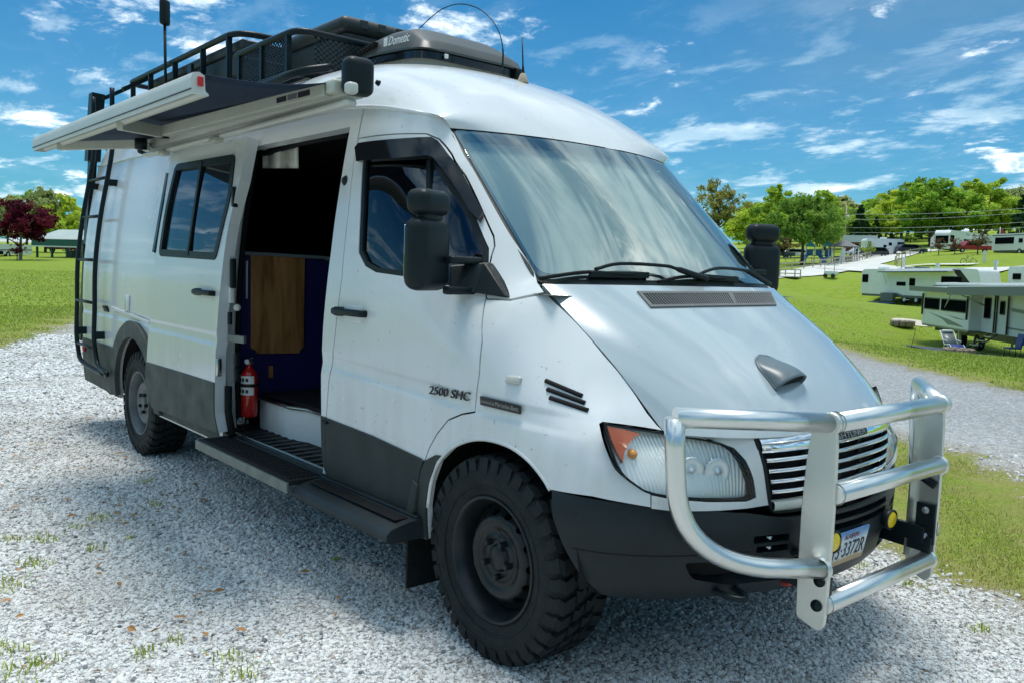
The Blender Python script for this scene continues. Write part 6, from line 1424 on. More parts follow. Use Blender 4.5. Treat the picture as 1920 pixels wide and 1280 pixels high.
def make_tree_mesh(seed, H, crown_w, base_h, nleaf, leaf, style='round', bark='bark', density=1.0):
    """returns (trunk mesh, crown mesh) for a tree standing on the origin"""
    r = np.random.default_rng(seed); tr = MB(); tips = []
    def limb(p, d, ln, rad, lvl):
        n = 5; pts = [p]; dd = d.copy()
        for i in range(n):
            dd = norm(dd+r.normal(0, .16, 3)+np.array([0, 0, .05])); pts.append(pts[-1]+dd*ln/n)
        tr.tube(pts, list(np.linspace(rad, rad*.45, n+1)), 6 if lvl < 2 else 4, caps=False)
        if lvl >= 2: tips.append(pts[-1]); tips.append(pts[-2]); tips.append(pts[3]); return
        for k in range(5 if lvl == 0 else 4):
            i = r.integers(2, n+1); a = r.random()*6.283; out = np.array([math.cos(a), math.sin(a), 0]); up = .35+.5*r.random()
            limb(pts[i], norm(out*(1-up*.4)+np.array([0, 0, up])), ln*r.uniform(.5, .75), rad*.45, lvl+1)
    W = crown_w/2; Hc = H-base_h
    if style != 'cone':
        trunk = [np.array([0, 0, 0.0])]
        for i in range(5): trunk.append(trunk[-1]+np.array([r.normal(0, .02*H/5), r.normal(0, .02*H/5), (base_h+.45*Hc)/5]))
        tr.tube(trunk, list(np.linspace(H*.028, H*.012, 6)), 9, caps=False)
        for k in range(9):
            i = r.uniform(.42, 1.0); p = np.array(trunk[min(5, int(i*5))]); a = k*2.4+r.normal(0, .3); el = r.uniform(.35, 1.0); limb(p, norm(np.array([math.cos(a), math.sin(a), el])), W*r.uniform(.55, .8), H*.010, 1)
        limb(trunk[-1], np.array([0, 0, 1.0]), Hc*.40, H*.011, 1)
    else: tr.tube([(0, 0, 0), (0, 0, H*.95)], [H*.02, H*.003], 7, caps=False)
    # clumps: leafy lumps at the branch tips and over an uneven envelope
    cl = []
    nc = int(46*density)
    for k in range(nc):
        if style == 'cone':
            u = r.random()**.7; z = base_h+(H-base_h)*u; rad = W*(1-u)*(.6+.5*r.random())+.15; a = r.random()*6.283; cl.append((np.array([rad*math.cos(a), rad*math.sin(a), z-.1*rad]), .16*W*(1.25-u)+.2))
        else:
            v = norm(r.normal(size=3)); q = r.uniform(.55, 1.0)**.6; sx = 1+.22*math.sin(3*math.atan2(v[1], v[0])+seed)+r.normal(0, .07); c = np.array([v[0]*W*q*sx, v[1]*W*q*sx, base_h+Hc*.5+v[2]*Hc*.5*q*(1+r.normal(0, .05))])
            if v[2] < -.5: c[2] += Hc*.12
            cl.append((c, r.uniform(.12, .24)*crown_w*.55))
    for t in tips:
        if style != 'cone' and r.random() < .6*density: cl.append((np.array(t), r.uniform(.10, .17)*crown_w*.5))
    per = max(8, nleaf//len(cl)); C = np.concatenate([c+(lambda v: v/np.linalg.norm(v, axis=1)[:, None]*(r.random(per)**.45)[:, None])(r.normal(size=(per, 3)))*rad*np.array([1, 1, .72]) for c, rad in cl]); n = len(C)
    ctone = np.repeat(np.clip(r.normal(.5, .22, len(cl)), 0, 1), per); tone = np.clip(ctone+r.normal(0, .18, n), 0, 1)
    # each leaf spray a bent quad, mostly facing outwards and up
    nr = r.normal(size=(n, 3))*.8+np.array([0, 0, .5]); nr /= np.linalg.norm(nr, axis=1)[:, None]; t1 = np.cross(nr, r.normal(size=(n, 3))); t1 /= np.linalg.norm(t1, axis=1)[:, None]; t2 = np.cross(nr, t1); s = leaf*r.uniform(.6, 1.3, n)[:, None]
    V = np.stack([C-t1*s, C+t2*s*.55-nr*s*.2, C+t1*s, C-t2*s*.55-nr*s*.2], 1).reshape(-1, 3); i = np.arange(n)*4; F = np.concatenate([np.stack([i, i+1, i+2], 1), np.stack([i, i+2, i+3], 1)]).astype(np.int32)
    m_ = bpy.data.meshes.new('crown'); m_.vertices.add(len(V)); m_.vertices.foreach_set('co', V.astype(np.float32).ravel()); m_.loops.add(len(F)*3); m_.loops.foreach_set('vertex_index', F.ravel()); m_.polygons.add(len(F)); m_.polygons.foreach_set('loop_start', np.arange(len(F), dtype=np.int32)*3); m_.update(); m_.validate()
    at = m_.attributes.new('tone', 'FLOAT', 'POINT'); at.data.foreach_set('value', np.repeat(tone, 4).astype(np.float32))
    tm = bpy.data.meshes.new('trunk'); tm.from_pydata(tr.v, [], tr.f); tm.update(); tm.polygons.foreach_set('use_smooth', tr.sm); tm.materials.append(MATS[bark]); return tm, m_
TP = {'round': make_tree_mesh(1, 10, 9.8, 1.0, 9500, .33), 'tall': make_tree_mesh(2, 12, 8.5, 1.2, 9500, .33), 'wide': make_tree_mesh(3, 10, 12, 1.9, 9500, .30), 'sparse': make_tree_mesh(4, 12, 8.5, 3.5, 3600, .24, density=.9), 'cone': make_tree_mesh(5, 12, 6.5, .6, 8000, .28, 'cone'), 'maple': make_tree_mesh(6, 6, 6.6, 1.3, 6500, .19, bark='bark_pale'), 'bare': make_tree_mesh(8, 9, 7, 2.6, 520, .16, density=.6), 'small': make_tree_mesh(9, 5, 4.4, 1.2, 1500, .14), 'round2': make_tree_mesh(11, 11, 9.5, .9, 9500, .34), 'tall2': make_tree_mesh(12, 13, 10, 1.2, 10000, .35)}
def tree(kind, leaf, name, loc, height, label, group=None, rz=0, wide=1.0):
    tm, cm = TP[kind]; H0 = {'round': 10, 'tall': 12, 'wide': 10, 'sparse': 12, 'cone': 12, 'maple': 6, 'bare': 9, 'small': 5, 'round2': 11, 'tall2': 13}[kind]
    e = empty(name, loc, rz); k = height/H0; e.scale = (k*wide, k*wide, k); t_ = bpy.data.objects.new('trunk', tm); c_ = bpy.data.objects.new('crown', cm)
    for o in (t_, c_): COL.objects.link(o); o.parent = e
    if not cm.materials: cm.materials.append(MATS[leaf])
    c_.material_slots[0].link = 'OBJECT'; c_.material_slots[0].material = MATS[leaf]; tag(e, label, 'tree', group); return e
def tree_px(kind, leaf, name, q, d, top, label, group=None, rz=0, wide=1.0):
    g = ground_at(q, d); h = (q[1]-top)/FOC*d*1.02; hz = at_depth((q[0], top), d)[2]-g[2]; return tree(kind, leaf, name, tuple(g), max(2, hz), label, group, rz, wide)
HL = ['round spring-green tree behind the near-side corner of the windscreen', 'spring-green tree crowning the gazebo from behind', 'tall spring-green tree behind the white fifth-wheel beside the brick shed', 'broad spring-green tree on the hill behind the dark navy car', 'spring-green tree on the hill behind the beige trailer', 'spring-green tree on the hill behind the red pickup', 'spring-green tree on the hill behind the flagpole', 'pale green tree standing in the second row behind the navy car', 'pale green tree in the second row beside the evergreens', 'spring-green tree at the far end of the trailer row', 'pale green tree in the second row behind the lone shade tree', 'tallest spring-green tree in the wood behind the silver motorhome', 'darker green round tree behind the gazebo and brick shed', 'darker green tall tree in the wood behind the beige trailer', 'darker green round tree deep in the wood behind the navy car']
hill = 'trees on the hill behind the campground'; RL = 'bright spring-green tree in the wood on the hill behind the trailers'
tree_px('wide', 'leaf_mid', 'shade_tree', (1503, 500), 130, 372, 'broad dark-trunked shade tree standing alone on the lawn beside the playground', wide=1.0)
tree_px('sparse', 'leaf_olive', 'olive_tree', (1345, 470), 150, 330, 'tall thin-leaved olive-brown tree rising beside the windscreen edge', rz=1)
tree_px('tall', 'leaf_spring', 'hill_tree', (1448, 480), 165, 348, 'tall bright green tree directly behind the lone shade tree')
for i, (kd, lf, q, d, top, w) in enumerate((('round', 'leaf_spring', (1400, 478), 172, 392, 1.0), ('round2', 'leaf_spring', (1545, 474), 178, 362, .9), ('tall2', 'leaf_spring', (1670, 458), 185, 368, 1.0), ('round2', 'leaf_spring', (1745, 458), 178, 342, 1.1), ('round', 'leaf_spring', (1790, 458), 182, 352, 1.0), ('tall2', 'leaf_spring', (1845, 458), 180, 344, .9), ('round', 'leaf_spring', (1880, 460), 186, 366, 1.0), ('tall', 'leaf_spring', (1700, 456), 205, 345, 1.0), ('round2', 'leaf_spring', (1640, 460), 205, 378, 1.0), ('tall2', 'leaf_spring', (1960, 458), 180, 340, 1.0), ('round2', 'leaf_spring', (1480, 470), 205, 372, 1.0), ('tall', 'leaf_spring', (1820, 450), 215, 338, 1.0), ('round', 'leaf_mid', (1590, 466), 200, 392, 1.0), ('tall', 'leaf_mid', (1770, 455), 215, 350, 1.0), ('round2', 'leaf_mid', (1720, 455), 225, 340, .9))):
    tree_px(kd, lf, 'hill_tree', q, d, top, HL[i], hill, i*1.1, w*1.22)
DK = 'dark evergreen tree among the spring-green trees on the hill'
for i, (q, d, top, w) in enumerate((((1610, 462), 176, 386, 1.15), ((1640, 462), 182, 408, 1.0))): tree_px('cone', 'leaf_dark', 'evergreen_tree', q, d, top, DK, hill, i*2.0, w)
tree_px('cone', 'leaf_dark', 'evergreen_tree', (1912, 462), 165, 368, 'tall dark evergreen tree rising behind the long white trailer with black windows', rz=1, wide=1.2)
for i, (q, d, top) in enumerate((((1690, 456), 215, 342), ((1715, 456), 212, 340), ((1870, 456), 215, 345), ((1905, 456), 205, 336), ((1660, 458), 230, 372))): tree_px('bare', 'leaf_pale', 'bare_tree', q, d, top, 'grey nearly leafless tree poking above the wood on the hill', hill, i*1.3)
for i, (q, d, top, lb) in enumerate((((1833, 476), 134, 432, 'small bare reddish tree standing beside the red pickup'), ((1760, 476), 138, 446, 'small reddish sapling in front of the beige trailer'), ((1790, 476), 137, 445, 'small reddish sapling in front of the bus-shaped motorhome'), ((1625, 484), 140, 452, 'small dark-leaved tree in front of the brick shed'))): tree_px('small', 'leaf_rust' if i < 3 else 'leaf_mid', 'sapling', q, d, top, lb, None, i*2)
for i, (q, d, top, w) in enumerate((((1420, 480), 150, 430, 1.6), ((1470, 482), 150, 440, 1.6), ((1555, 474), 168, 430, 1.6))): tree_px('small', 'leaf_rust' if i == 1 else 'leaf_mid', 'understory_tree', q, d, top, 'low bushy tree under the taller trees behind the playground', hill, i*1.7, w)
for i, x_ in enumerate(range(1400, 1930, 34)):
    tree_px('small', ('leaf_mid', 'leaf_spring', 'leaf_dark')[i % 3], 'understory_tree', (x_, 468 if x_ > 1580 else 474), 190+6*(i % 4), 425+4*(i % 5), 'low leafy tree filling the edge of the wood on the hill', hill, i*.9, 2.0)
for i, x_ in enumerate(range(1395, 1960, 55)):
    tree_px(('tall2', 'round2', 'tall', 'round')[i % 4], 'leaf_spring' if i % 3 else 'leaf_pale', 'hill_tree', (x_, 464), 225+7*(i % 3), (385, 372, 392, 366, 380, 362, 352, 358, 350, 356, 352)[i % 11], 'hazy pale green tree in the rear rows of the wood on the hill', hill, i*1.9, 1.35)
# left side of the picture
tree_px('maple', 'leaf_red', 'red_maple', (38, 481), 84, 372, 'dark red maple with a pale trunk beside the open pavilion')
for i, (kd, q, d, top, w) in enumerate((('round', (85, 478), 125, 352, .8), ('round2', (125, 478), 122, 368, .8), ('tall', (50, 478), 132, 356, .8), ('round', (15, 478), 130, 366, .8), ('round2', (150, 478), 128, 392, .7), ('round', (100, 478), 118, 400, .7), ('round2', (-40, 478), 120, 360, 1.0), ('round', (215, 478), 128, 400, .8))):
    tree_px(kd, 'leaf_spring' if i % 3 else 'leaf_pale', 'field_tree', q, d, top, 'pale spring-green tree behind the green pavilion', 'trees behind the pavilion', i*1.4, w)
# trees across the lawn behind the photographer, seen only as reflections in glass and chrome
for i, (x, y, h, kd) in enumerate(((14, -34, 11, 'round'), (-8, -46, 13, 'tall'), (-28, -48, 12, 'round2'), (34, -26, 12, 'tall2'), (48, -4, 12, 'round'), (-52, -50, 14, 'tall'), (46, 14, 10, 'round2'), (24, -44, 12, 'tall'), (60, 30, 12, 'tall2'))):
    tree(kd, 'leaf_mid', 'lawn_tree', (x, y, tz(x, y)), h, 'green tree across the lawn mirrored in the van glass', 'trees across the lawn opposite the van', i*1.0)
# ------------------------------------------------------------------ campers
mat('rv_white', (.70, .73, .72), .35, var=.04, vscale=1.5); mat('rv_cream', (.60, .60, .54), .4, var=.05, vscale=1.5); mat('rv_grey', (.10, .12, .12), .4); mat('rv_swoosh', (.16, .19, .19), .35); mat('rv_roof', (.74, .76, .76), .5); mat('rv_black', (.012, .014, .016), .35); mat('rv_awning_top', (.70, .72, .70), .6); mat('rv_blue', (.015, .04, .20), .5); mat('patio_mat', (.06, .08, .11), .9, var=.3, vscale=3); mat('steel_bright', (.65, .67, .68), .35, metal=1)
class Local:
    """frame with x along a thing's long side, y away from the viewer, z up"""
    def __init__(s, A, B, z=None):
        A = np.array(A[:2], float); B = np.array(B[:2], float); s.L = float(np.linalg.norm(B-A)); s.x = np.append((B-A)/s.L, 0); y = np.array([-s.x[1], s.x[0], 0]); mid = np.append((A+B)/2, 0)-np.append(CAM[:2], 0)
        s.flip = y@mid < 0; s.y = -y if s.flip else y; s.o = np.append(A, 0); s.z0 = z if z is not None else min(tz(*A), tz(*B))
        s.e = None
    def R(s): return np.stack([s.x, s.y, [0, 0, 1]], 1)
    def root(s, name): s.e = empty(name, (s.o[0], s.o[1], s.z0)); m_ = Matrix.Identity(4); R = s.R(); 
    def P(s, x, y, z): return s.x*x+s.y*y+np.array([0, 0, z])
    def bx(s, name, c, size, material, parent=None, bevel=0, r=0):
        mb = MB(); cc = s.P(*c); R = s.R()
        if r: mb.rbox(cc, size, r, R, 3)
        else: mb.box(cc, size, R)
        o = mb.build(name, material, parent or s.e, bevel=bevel)
        return o
    def poly(s, name, pts, y0, y1, material, parent=None, bevel=0):
        mb = MB(); mb.prism(pts, lambda a, b: s.P(a, y0, b), s.y*(y1-y0)); return mb.build(name, material, parent or s.e, bevel=bevel)
    def win(s, x0, x1, z0, z1, y=-.004, parent=None, frame='rv_black'):
        f = s.poly('window', rpoly([(x0, z0), (x1, z0), (x1, z1), (x0, z1)], .08, 3), y-.03, y+.02, frame, parent); s.poly('pane', rpoly([(x0+.05, z0+.05), (x1-.05, z0+.05), (x1-.05, z1-.05), (x0+.05, z1-.05)], .06, 3), y-.045, y-.031, 'dark_glass', f); return f
    def wheel(s, x, y, r, w=.25, parent=None):
        mb = MB(); c = s.P(x, y, r); mb.lathe([(r*.5, -w/2), (r*.92, -w/2), (r, -w*.35), (r, w*.35), (r*.92, w/2), (r*.5, w/2)], c, s.y, 22); o = mb.build('wheel', 'rubber', parent or s.e)
        MB().lathe([(.001, -w*.46), (r*.2, -w*.46), (r*.5, -w*.35), (r*.55, -w*.48), (r*.58, -w*.3)], c, s.y, 18).build('hub', 'steel_bright', o); return o
def rpt(p, n): return [p]
# the near fifth-wheel trailer with its awnings out
g1 = ground_at((1727, 648), 53); g2 = ground_at((1960, 676), 40); g2 = np.array(g2)
rv = Local(g1, g2, z=min(tz(*g1[:2]), tz(*g2[:2]))-.05); L = rv.L; rv.root('fifth_wheel_trailer'); tag(rv.e, 'white and grey fifth-wheel trailer with slide-out and two awnings above a patio mat', 'trailer')
zl = 3.25
body = rv.poly('trailer_body', rpoly([(0, .95), (L, .95), (L+3, .95), (L+3, zl+.15), (0.4, zl), (0, zl-.35)], .15, 3), 0.45, 2.9, 'rv_white'); 
SL = L*.46
sl = rv.bx('slide_out', (SL/2+.15, .24, 1.93), (SL, .75, 1.95), 'rv_white', bevel=.04)
rv.bx('slide_skirt', (SL/2+.15, .25, 1.02), (SL-.1, .70, .30), 'rv_swoosh', sl); rv.bx('rear_skirt', (.12, 1.5, 1.05), (.25, 2.5, .5), 'rv_grey', body)
for a, b in ((.06, .40), (.44, .96)): rv.win(.15+SL*a, .15+SL*b, 1.78, 2.42, -.14, sl)
rv.poly('swoosh', [(SL*.2, 1.62), (SL*.5, 1.36), (SL*.62, 1.12), (SL*.95, 1.10), (SL*.66, 1.36)], -.150, -.136, 'rv_swoosh', sl)
rv.poly('swoosh', [(SL*.6, 1.60), (SL*.8, 1.46), (SL*.97, 1.44), (SL*.8, 1.52)], -.150, -.136, 'rv_swoosh', sl)
for x in (SL*.03, SL*.98): rv.bx('awning_strut', (.15+x, -.20, 2.05), (.06, .08, 1.15), 'rv_black', sl)
rv.poly('slide_awning', [(0, 2.98), (SL+.3, 3.02), (SL+.3, 2.96), (0, 2.92)], -.75, .2, 'rv_awning_top', sl); rv.bx('slide_awning_valance', (SL/2+.1, -.78, 2.88), (SL+.5, .05, .26), 'rv_grey', sl)
MB().bar(rv.P(SL*.92, -.72, 2.92), rv.P(SL*.55, -.16, 1.95), .05, .05).build('awning_arm', 'steel_bright', sl)
for (x0, z0, x1, z1) in ((0, zl-.20, L+2, zl-.05), (.8, zl-.42, L+2, zl-.30)): rv.poly('roof_stripe', [(x0, z0), (x1, z1), (x1, z1+.05), (x0, z0+.05)], .43, .46, 'rv_black', body)
rv.poly('swoosh', [(L*.3, zl-.62), (L*.46, zl-.44), (L*.62, zl-.42), (L*.5, zl-.5)], .42, .46, 'rv_swoosh', body)
MB().grid(np.array([[rv.P(x, y, zl-.02+.06*math.sin(math.pi*(y-.4)/2.5)) for y in np.linspace(.4, 2.95, 6)] for x in (.2, L+3)])).build('roof_skin', 'rv_roof', body)
rv.bx('roof_vent', (L*.68, 1.4, zl+.16), (.7, .6, .18), 'rv_grey', body, bevel=.05)
ma = rv.poly('main_awning', [(SL+.2, 3.10), (L+3, 3.28), (L+3, 3.20), (SL+.2, 3.02)], -1.2, .45, 'rv_awning_top'); rv.poly('awning_valance', [(SL+.2, 3.04), (L+3, 3.22), (L+3, 2.86), (SL+.2, 2.66)], -1.24, -1.2, 'rv_grey', ma)
MB().bar(rv.P(SL+.6, -1.1, 2.85), rv.P(SL+.5, .42, 2.2), .05, .05).build('awning_arm', 'steel_bright', ma)
rv.win(SL+.45, SL+1.15, 1.6, 2.6, .44, body)
dx = SL+2.05; dr = rv.poly('door', rpoly([(dx, .98), (dx+1.0, .98), (dx+1.0, 2.72), (dx, 2.72)], .08, 3), .40, .46, 'rv_white', body); rv.win(dx+.2, dx+.68, 1.85, 2.5, .39, dr)
for x in (dx-.30, dx-.08, dx+1.04): rv.bx('grab_rail', (x, .36, 1.85), (.06, .06, 1.75), 'rv_black', body)
rv.poly('swoosh', [(dx+1.2, 2.2), (L+3, 1.9), (L+3, 1.75), (dx+1.3, 2.05)], .42, .46, 'rv_swoosh', body); rv.poly('swoosh', [(dx+.1, 1.35), (L+3, 1.25), (L+3, 1.2), (dx+.2, 1.27)], .42, .46, 'rv_swoosh', body)
rv.bx('chassis', (L/2+1.5, 1.6, .80), (L+2, 2.2, .35), 'rv_black'); 
for x in (SL*.62, SL*.95): rv.wheel(x, .62, .40)
rv.bx('landing_leg', (SL*.70, .3, .45), (.12, .12, .9), 'rv_cream'); stp = None
for k in range(4):
    o = rv.bx('entry_step', (dx+.45-.12*(3-k)*.5, -.05-.28*(3-k), .24+.20*k), (.75, .28, .03), 'steel_bright', stp)
    if stp is None: stp = o
for x in (dx+.08, dx+.82): MB().bar(rv.P(x-.2, -1.0, .12), rv.P(x, .1, .98), .05, .06).build('step_stringer', 'rv_black', stp)
# chairs, fire rings, patio mat
def patio(): 
    pm = Local(g1, g2, z=0); V = []
    for x in np.linspace(SL*.9, L+2.5, 6): V.append([ (lambda w: (w[0], w[1], tz(w[0], w[1])+.05))(rv.o+rv.P(x, y, 0)) for y in (-2.9, -.2)])
    tag(MB().grid(np.array(V)).build('patio_mat', 'patio_mat'), 'dark woven patio mat laid on the grass below the trailer steps', 'mat')
patio()
def lounger():
    c = ground_at((1785, 655), 41.5); d = norm(np.append(rv.x[:2], 0)); n_ = norm(np.append(rv.y[:2], 0)); e = empty('lounge_chair', tuple(c)); tag(e, 'reclined folding lounge chair with white tube frame beside the stone fire ring', 'chair')
    def Q(a, b, z): return d*a+n_*b+np.array([0, 0, z])
    mb = MB()
    for b in (-.28, .28):
        mb.tube([Q(-.75, b, .98), Q(-.15, b, .42), Q(.45, b, .46), Q(.85, b, .25)], .018, 6); mb.tube(smooth_line([Q(-.35, b, .0), Q(-.10, b, .40), Q(.35, b, .36), Q(.55, b, .0)], 4), .016, 6); mb.tube([Q(-.5, b, .62), Q(.2, b, .58)], .016, 6)
    mb.build('tube_frame', 'rv_white', e)
    def sheet(nm, p, q, mt_): mb2 = MB(); mb2.grid(np.array([[Q(a, b, z) for b in (-.27, .27)] for a, z in (p, ((p[0]+q[0])/2, (p[1]+q[1])/2-.03), q)])); o = mb2.build(nm, mt_, e); m2 = o.modifiers.new('s', 'SOLIDIFY'); m2.thickness = .02
    sheet('backrest', (-.75, .98), (-.15, .42), 'rv_swoosh'); sheet('seat', (-.15, .42), (.45, .46), 'rv_black'); sheet('leg_rest', (.45, .46), (.85, .25), 'rv_blue'); MB().rbox(Q(-.68, 0, .97), (.14, .45, .10), .04, np.stack([d, n_, [0, 0, 1]], 1)).build('head_pillow', 'rv_white', e)
lounger()
def camp_chair(q, d, nm, label, col):
    c = ground_at(q, d); dd = rv.x; n_ = rv.y; e = empty(nm, tuple(c)); tag(e, label, 'chair'); R = np.stack([dd, n_, [0, 0, 1]], 1)
    MB().box((0, 0, .45), (.55, .5, .05), R).build('seat', col, e); MB().box(n_*.28+np.array([0, 0, .75]), (.55, .05, .6), R@rotx(-.2)).build('backrest', col, e)
    for a in (-.25, .25):
        for b in (-.22, .25): MB().tube([dd*a+n_*b, dd*a*.9+n_*b*.9+np.array([0, 0, .48])], .014, 6).build('leg', 'rv_black', e)
    MB().box(-n_*.02+np.array([0, 0, .60]), (.2, .02, .22), R).build('emblem', 'leaf_pale', e)
camp_chair((1898, 655), 41, 'camp_chair', 'blue folding camp chair beside the trailer entry steps', 'rv_blue')
def fire_ring(q, d, r, label):
    c = ground_at(q, d); e = empty('fire_ring', tuple(c)); tag(e, label, 'fire pit'); n = 11
    for k in range(n):
        a = 2*math.pi*k/n; MB().rbox((r*math.cos(a), r*math.sin(a), .16), (.24, r*.56, .34), .05, rotz(a)@rotx(rng.normal(0, .04))).build('stone', 'stump_wood', e)
    MB().disc((0, 0, .08), r*.9, (0, 0, 1), 18).build('ash_bed', 'rv_black', e)
fire_ring((1797, 668), 39.5, .50, 'round stone fire ring in front of the lounge chair'); fire_ring((1692, 612), 55, .55, 'low stone fire ring on the lawn behind the rear corner of the near trailer')
mat('sand', (.55, .50, .40), .9); c = ground_at((1712, 606), 57); V = [(c[0]+1.2*math.cos(a), c[1]+1.2*math.sin(a)) for a in np.linspace(0, 6.283, 20, endpoint=False)]; tag(MB().add([(x, y, tz(x, y)+.03) for x, y in V], [tuple(range(20))]).build('sand_patch', 'sand'), kind='structure')
c = ground_at((1708, 655), 42); st_ = MB(); st_.tube([c, c+np.array([.15, 0, 1.0])], .012, 6); tag(st_.build('garden_stake', 'rv_black'), 'thin dark stake standing in the grass left of the lounge chair', 'stake')
# second trailer, nose to the right
g1 = ground_at((1612, 575), 96); g2 = ground_at((1836, 582), 86); r2 = Local(g1, g2, z=max(tz(*g1[:2]), tz(*g2[:2]))+.05); L = r2.L; r2.root('fifth_wheel_trailer'); tag(r2.e, 'white fifth-wheel trailer with black rear window and closed side awning', 'trailer'); zl = 3.3
b2 = r2.poly('trailer_body', rpoly([(0, .8), (L*.70, .8), (L*.74, 1.55), (L-.6, 1.55), (L, 2.1), (L-.4, zl+.1), (L*.8, zl+.25), (.3, zl), (0, zl-.2)], .2, 3), 0, 2.5, 'rv_white')
R_ = r2.R(); r2.bx('rear_window', (-.02, 1.25, 2.35), (.06, 1.7, .85), 'rv_black', b2, bevel=.03); r2.win(.12, .95, 1.95, 2.78, 0, b2); r2.win(L*.33, L*.41, 1.72, 2.12, 0, b2); r2.win(L*.44, L*.49, 1.75, 2.5, 0, b2); r2.win(L*.70, L*.86, 2.15, 2.75, 0, b2)
r2.bx('lower_skirt', (L*.35, 1.2, .75), (L*.68, 2.3, .35), 'rv_grey', b2); r2.poly('swoosh', [(L*.2, .98), (L*.34, 1.0), (L*.42, .70), (L*.34, .75)], -.012, .004, 'rv_swoosh', b2); r2.poly('nose_stripe', [(L*.78, zl+.1), (L*.84, zl+.05), (L*.92, 2.2), (L*.86, 2.2)], -.012, .004, 'rv_black', b2)
a2 = r2.poly('awning', [(L*.22, 3.12), (L*.80, 3.26), (L*.80, 3.20), (L*.22, 3.06)], -.9, 0, 'rv_awning_top'); r2.poly('awning_valance', [(L*.22, 3.08), (L*.80, 3.22), (L*.80, 3.10), (L*.22, 2.98)], -.94, -.9, 'rv_grey', a2)
for u in (.26,): MB().bar(r2.P(L*u, -.9, 3.0), r2.P(L*(u-.05), -.02, 3.1), .04, .04).build('awning_arm', 'steel_bright', a2); MB().bar(r2.P(L*u, -.88, 3.0), r2.P(L*(u-.02), -.05, 1.9), .04, .04).build('awning_arm', 'steel_bright', a2)
for x, w_, h_, m_ in ((L*.12, .8, .25, 'rv_white'), (L*.36, .8, .22, 'rv_black'), (L*.46, 1.2, .35, 'rv_grey'), (L*.68, .5, .22, 'rv_black')): r2.bx('roof_unit', (x, 1.2, zl+.15+.0), (w_, .8, h_), m_, b2, bevel=.06)
for x in (L*.40, L*.50): r2.wheel(x, .2, .40)
r2.bx('entry_step', (L*.47, -.5, .4), (.8, .5, .05), 'steel_bright'); r2.bx('propane_cover', (L*.28, -.3, .55), (1.6, .4, .8), 'rv_grey')
tbl = Local(r2.o[:2]+r2.P(L*.22, -2.0, 0)[:2], r2.o[:2]+r2.P(L*.42, -2.0, 0)[:2]); tbl.root('covered_table'); tag(tbl.e, 'long table under a dark blue cloth beside the trailer with black rear window', 'table'); tbl.bx('table_top', (tbl.L/2, .4, .74), (tbl.L, .8, .06), 'rv_blue'); tbl.bx('cloth', (tbl.L/2, .02, .45), (tbl.L, .04, .55), 'rv_blue')
for x in (.15, tbl.L-.15): tbl.bx('leg', (x, .4, .36), (.06, .6, .72), 'rv_black')
# far row on the hill
def far_rv(qa, da, qb, db, h, label, style, material='rv_white'):
    ga, gb_ = ground_at(qa, da), ground_at(qb, db); f = Local(ga, gb_, z=min(tz(*ga[:2]), tz(*gb_[:2]))); L = f.L; f.root('motorhome' if style in ('bus', 'c') else 'travel_trailer'); tag(f.e, label, 'motorhome' if style in ('bus', 'c') else 'trailer')
    if style == 'fifth': pr = [(0, .7), (L*.70, .7), (L*.74, 1.5), (L-.4, 1.5), (L, 2.2), (L-.5, h), (.3, h), (0, h-.3)]
    elif style == 'bus': pr = [(0, .45), (L, .45), (L, h), (.4, h), (0, h-.5)]
    elif style == 'c': pr = [(0, .9), (.7, .55), (L, .55), (L, h), (.2, h), (0, h-.15)]
    else: pr = [(0, .6), (L, .6), (L, h-.3), (L-.3, h), (.3, h), (0, h-.3)]
    b_ = f.poly('coach_body', rpoly(pr, .18, 3), 0, 2.4, material)
    if style == 'fifth':
        for u, w_, z0, z1 in ((.06, .5, 1.7, 2.5), (.45, .5, 1.6, 2.0), (.58, .5, 1.9, 2.4), (.80, 1.1, 2.0, 2.5)): f.win(L*u, L*u+w_, z0, z1, 0, b_)
        f.poly('swoosh', [(L*.2, 1.5), (L*.6, 1.4), (L*.6, 1.3), (L*.2, 1.4)], -.012, .004, 'rv_swoosh', b_)
    elif style == 'bus':
        f.win(.15, 1.6, 1.6, 2.7, 0, b_); f.win(L*.3, L*.42, 1.7, 2.3, 0, b_); f.win(L*.6, L*.75, 1.7, 2.3, 0, b_); f.poly('swoosh', [(0, 1.2), (L*.5, 1.4), (L, .9), (L, .7), (L*.4, 1.1), (0, .9)], -.012, .004, 'rv_swoosh', b_); f.bx('windscreen', (-.02, 1.2, 2.0), (.06, 2.0, 1.2), 'dark_glass', b_)
    elif style == 'c':
        f.win(.9, 2.4, 1.75, 2.3, 0, b_); f.poly('swoosh', [(.1, 1.15), (2.2, 1.45), (L, 1.45), (L, 1.3), (2.4, 1.25), (.2, .95)], -.012, .004, 'rv_swoosh', b_); f.poly('swoosh', [(.3, .85), (3, 1.2), (L, 1.2), (L, 1.1), (3.2, 1.02)], -.012, .004, 'rv_black', b_)
    else:
        f.win(.5, L*.33, 1.5, 2.4, 0, b_); f.win(L*.40, L*.46, 1.6, 2.2, 0, b_); f.win(L*.75, L*.95, 1.5, 2.2, 0, b_); d_ = f.poly('door', [(L*.53, .7), (L*.60, .7), (L*.60, 2.5), (L*.53, 2.5)], -.03, .01, 'rv_black', b_); f.bx('skirt', (L/2, 1.2, .5), (L*.96, 2.2, .3), 'rv_grey', b_); f.poly('trim_stripe', [(0, 2.62), (L, 2.62), (L, 2.72), (0, 2.72)], -.012, .004, 'rv_black', b_)
    f.bx('roof_unit', (L*.5, 1.2, h+.12), (.9, .8, .28), 'rv_white', b_, bevel=.06)
    for x in ((L*.42, L*.52) if style in ('fifth', 'trailer') else (L*.14, L*.72)): f.wheel(x, .12, .42)
    return f
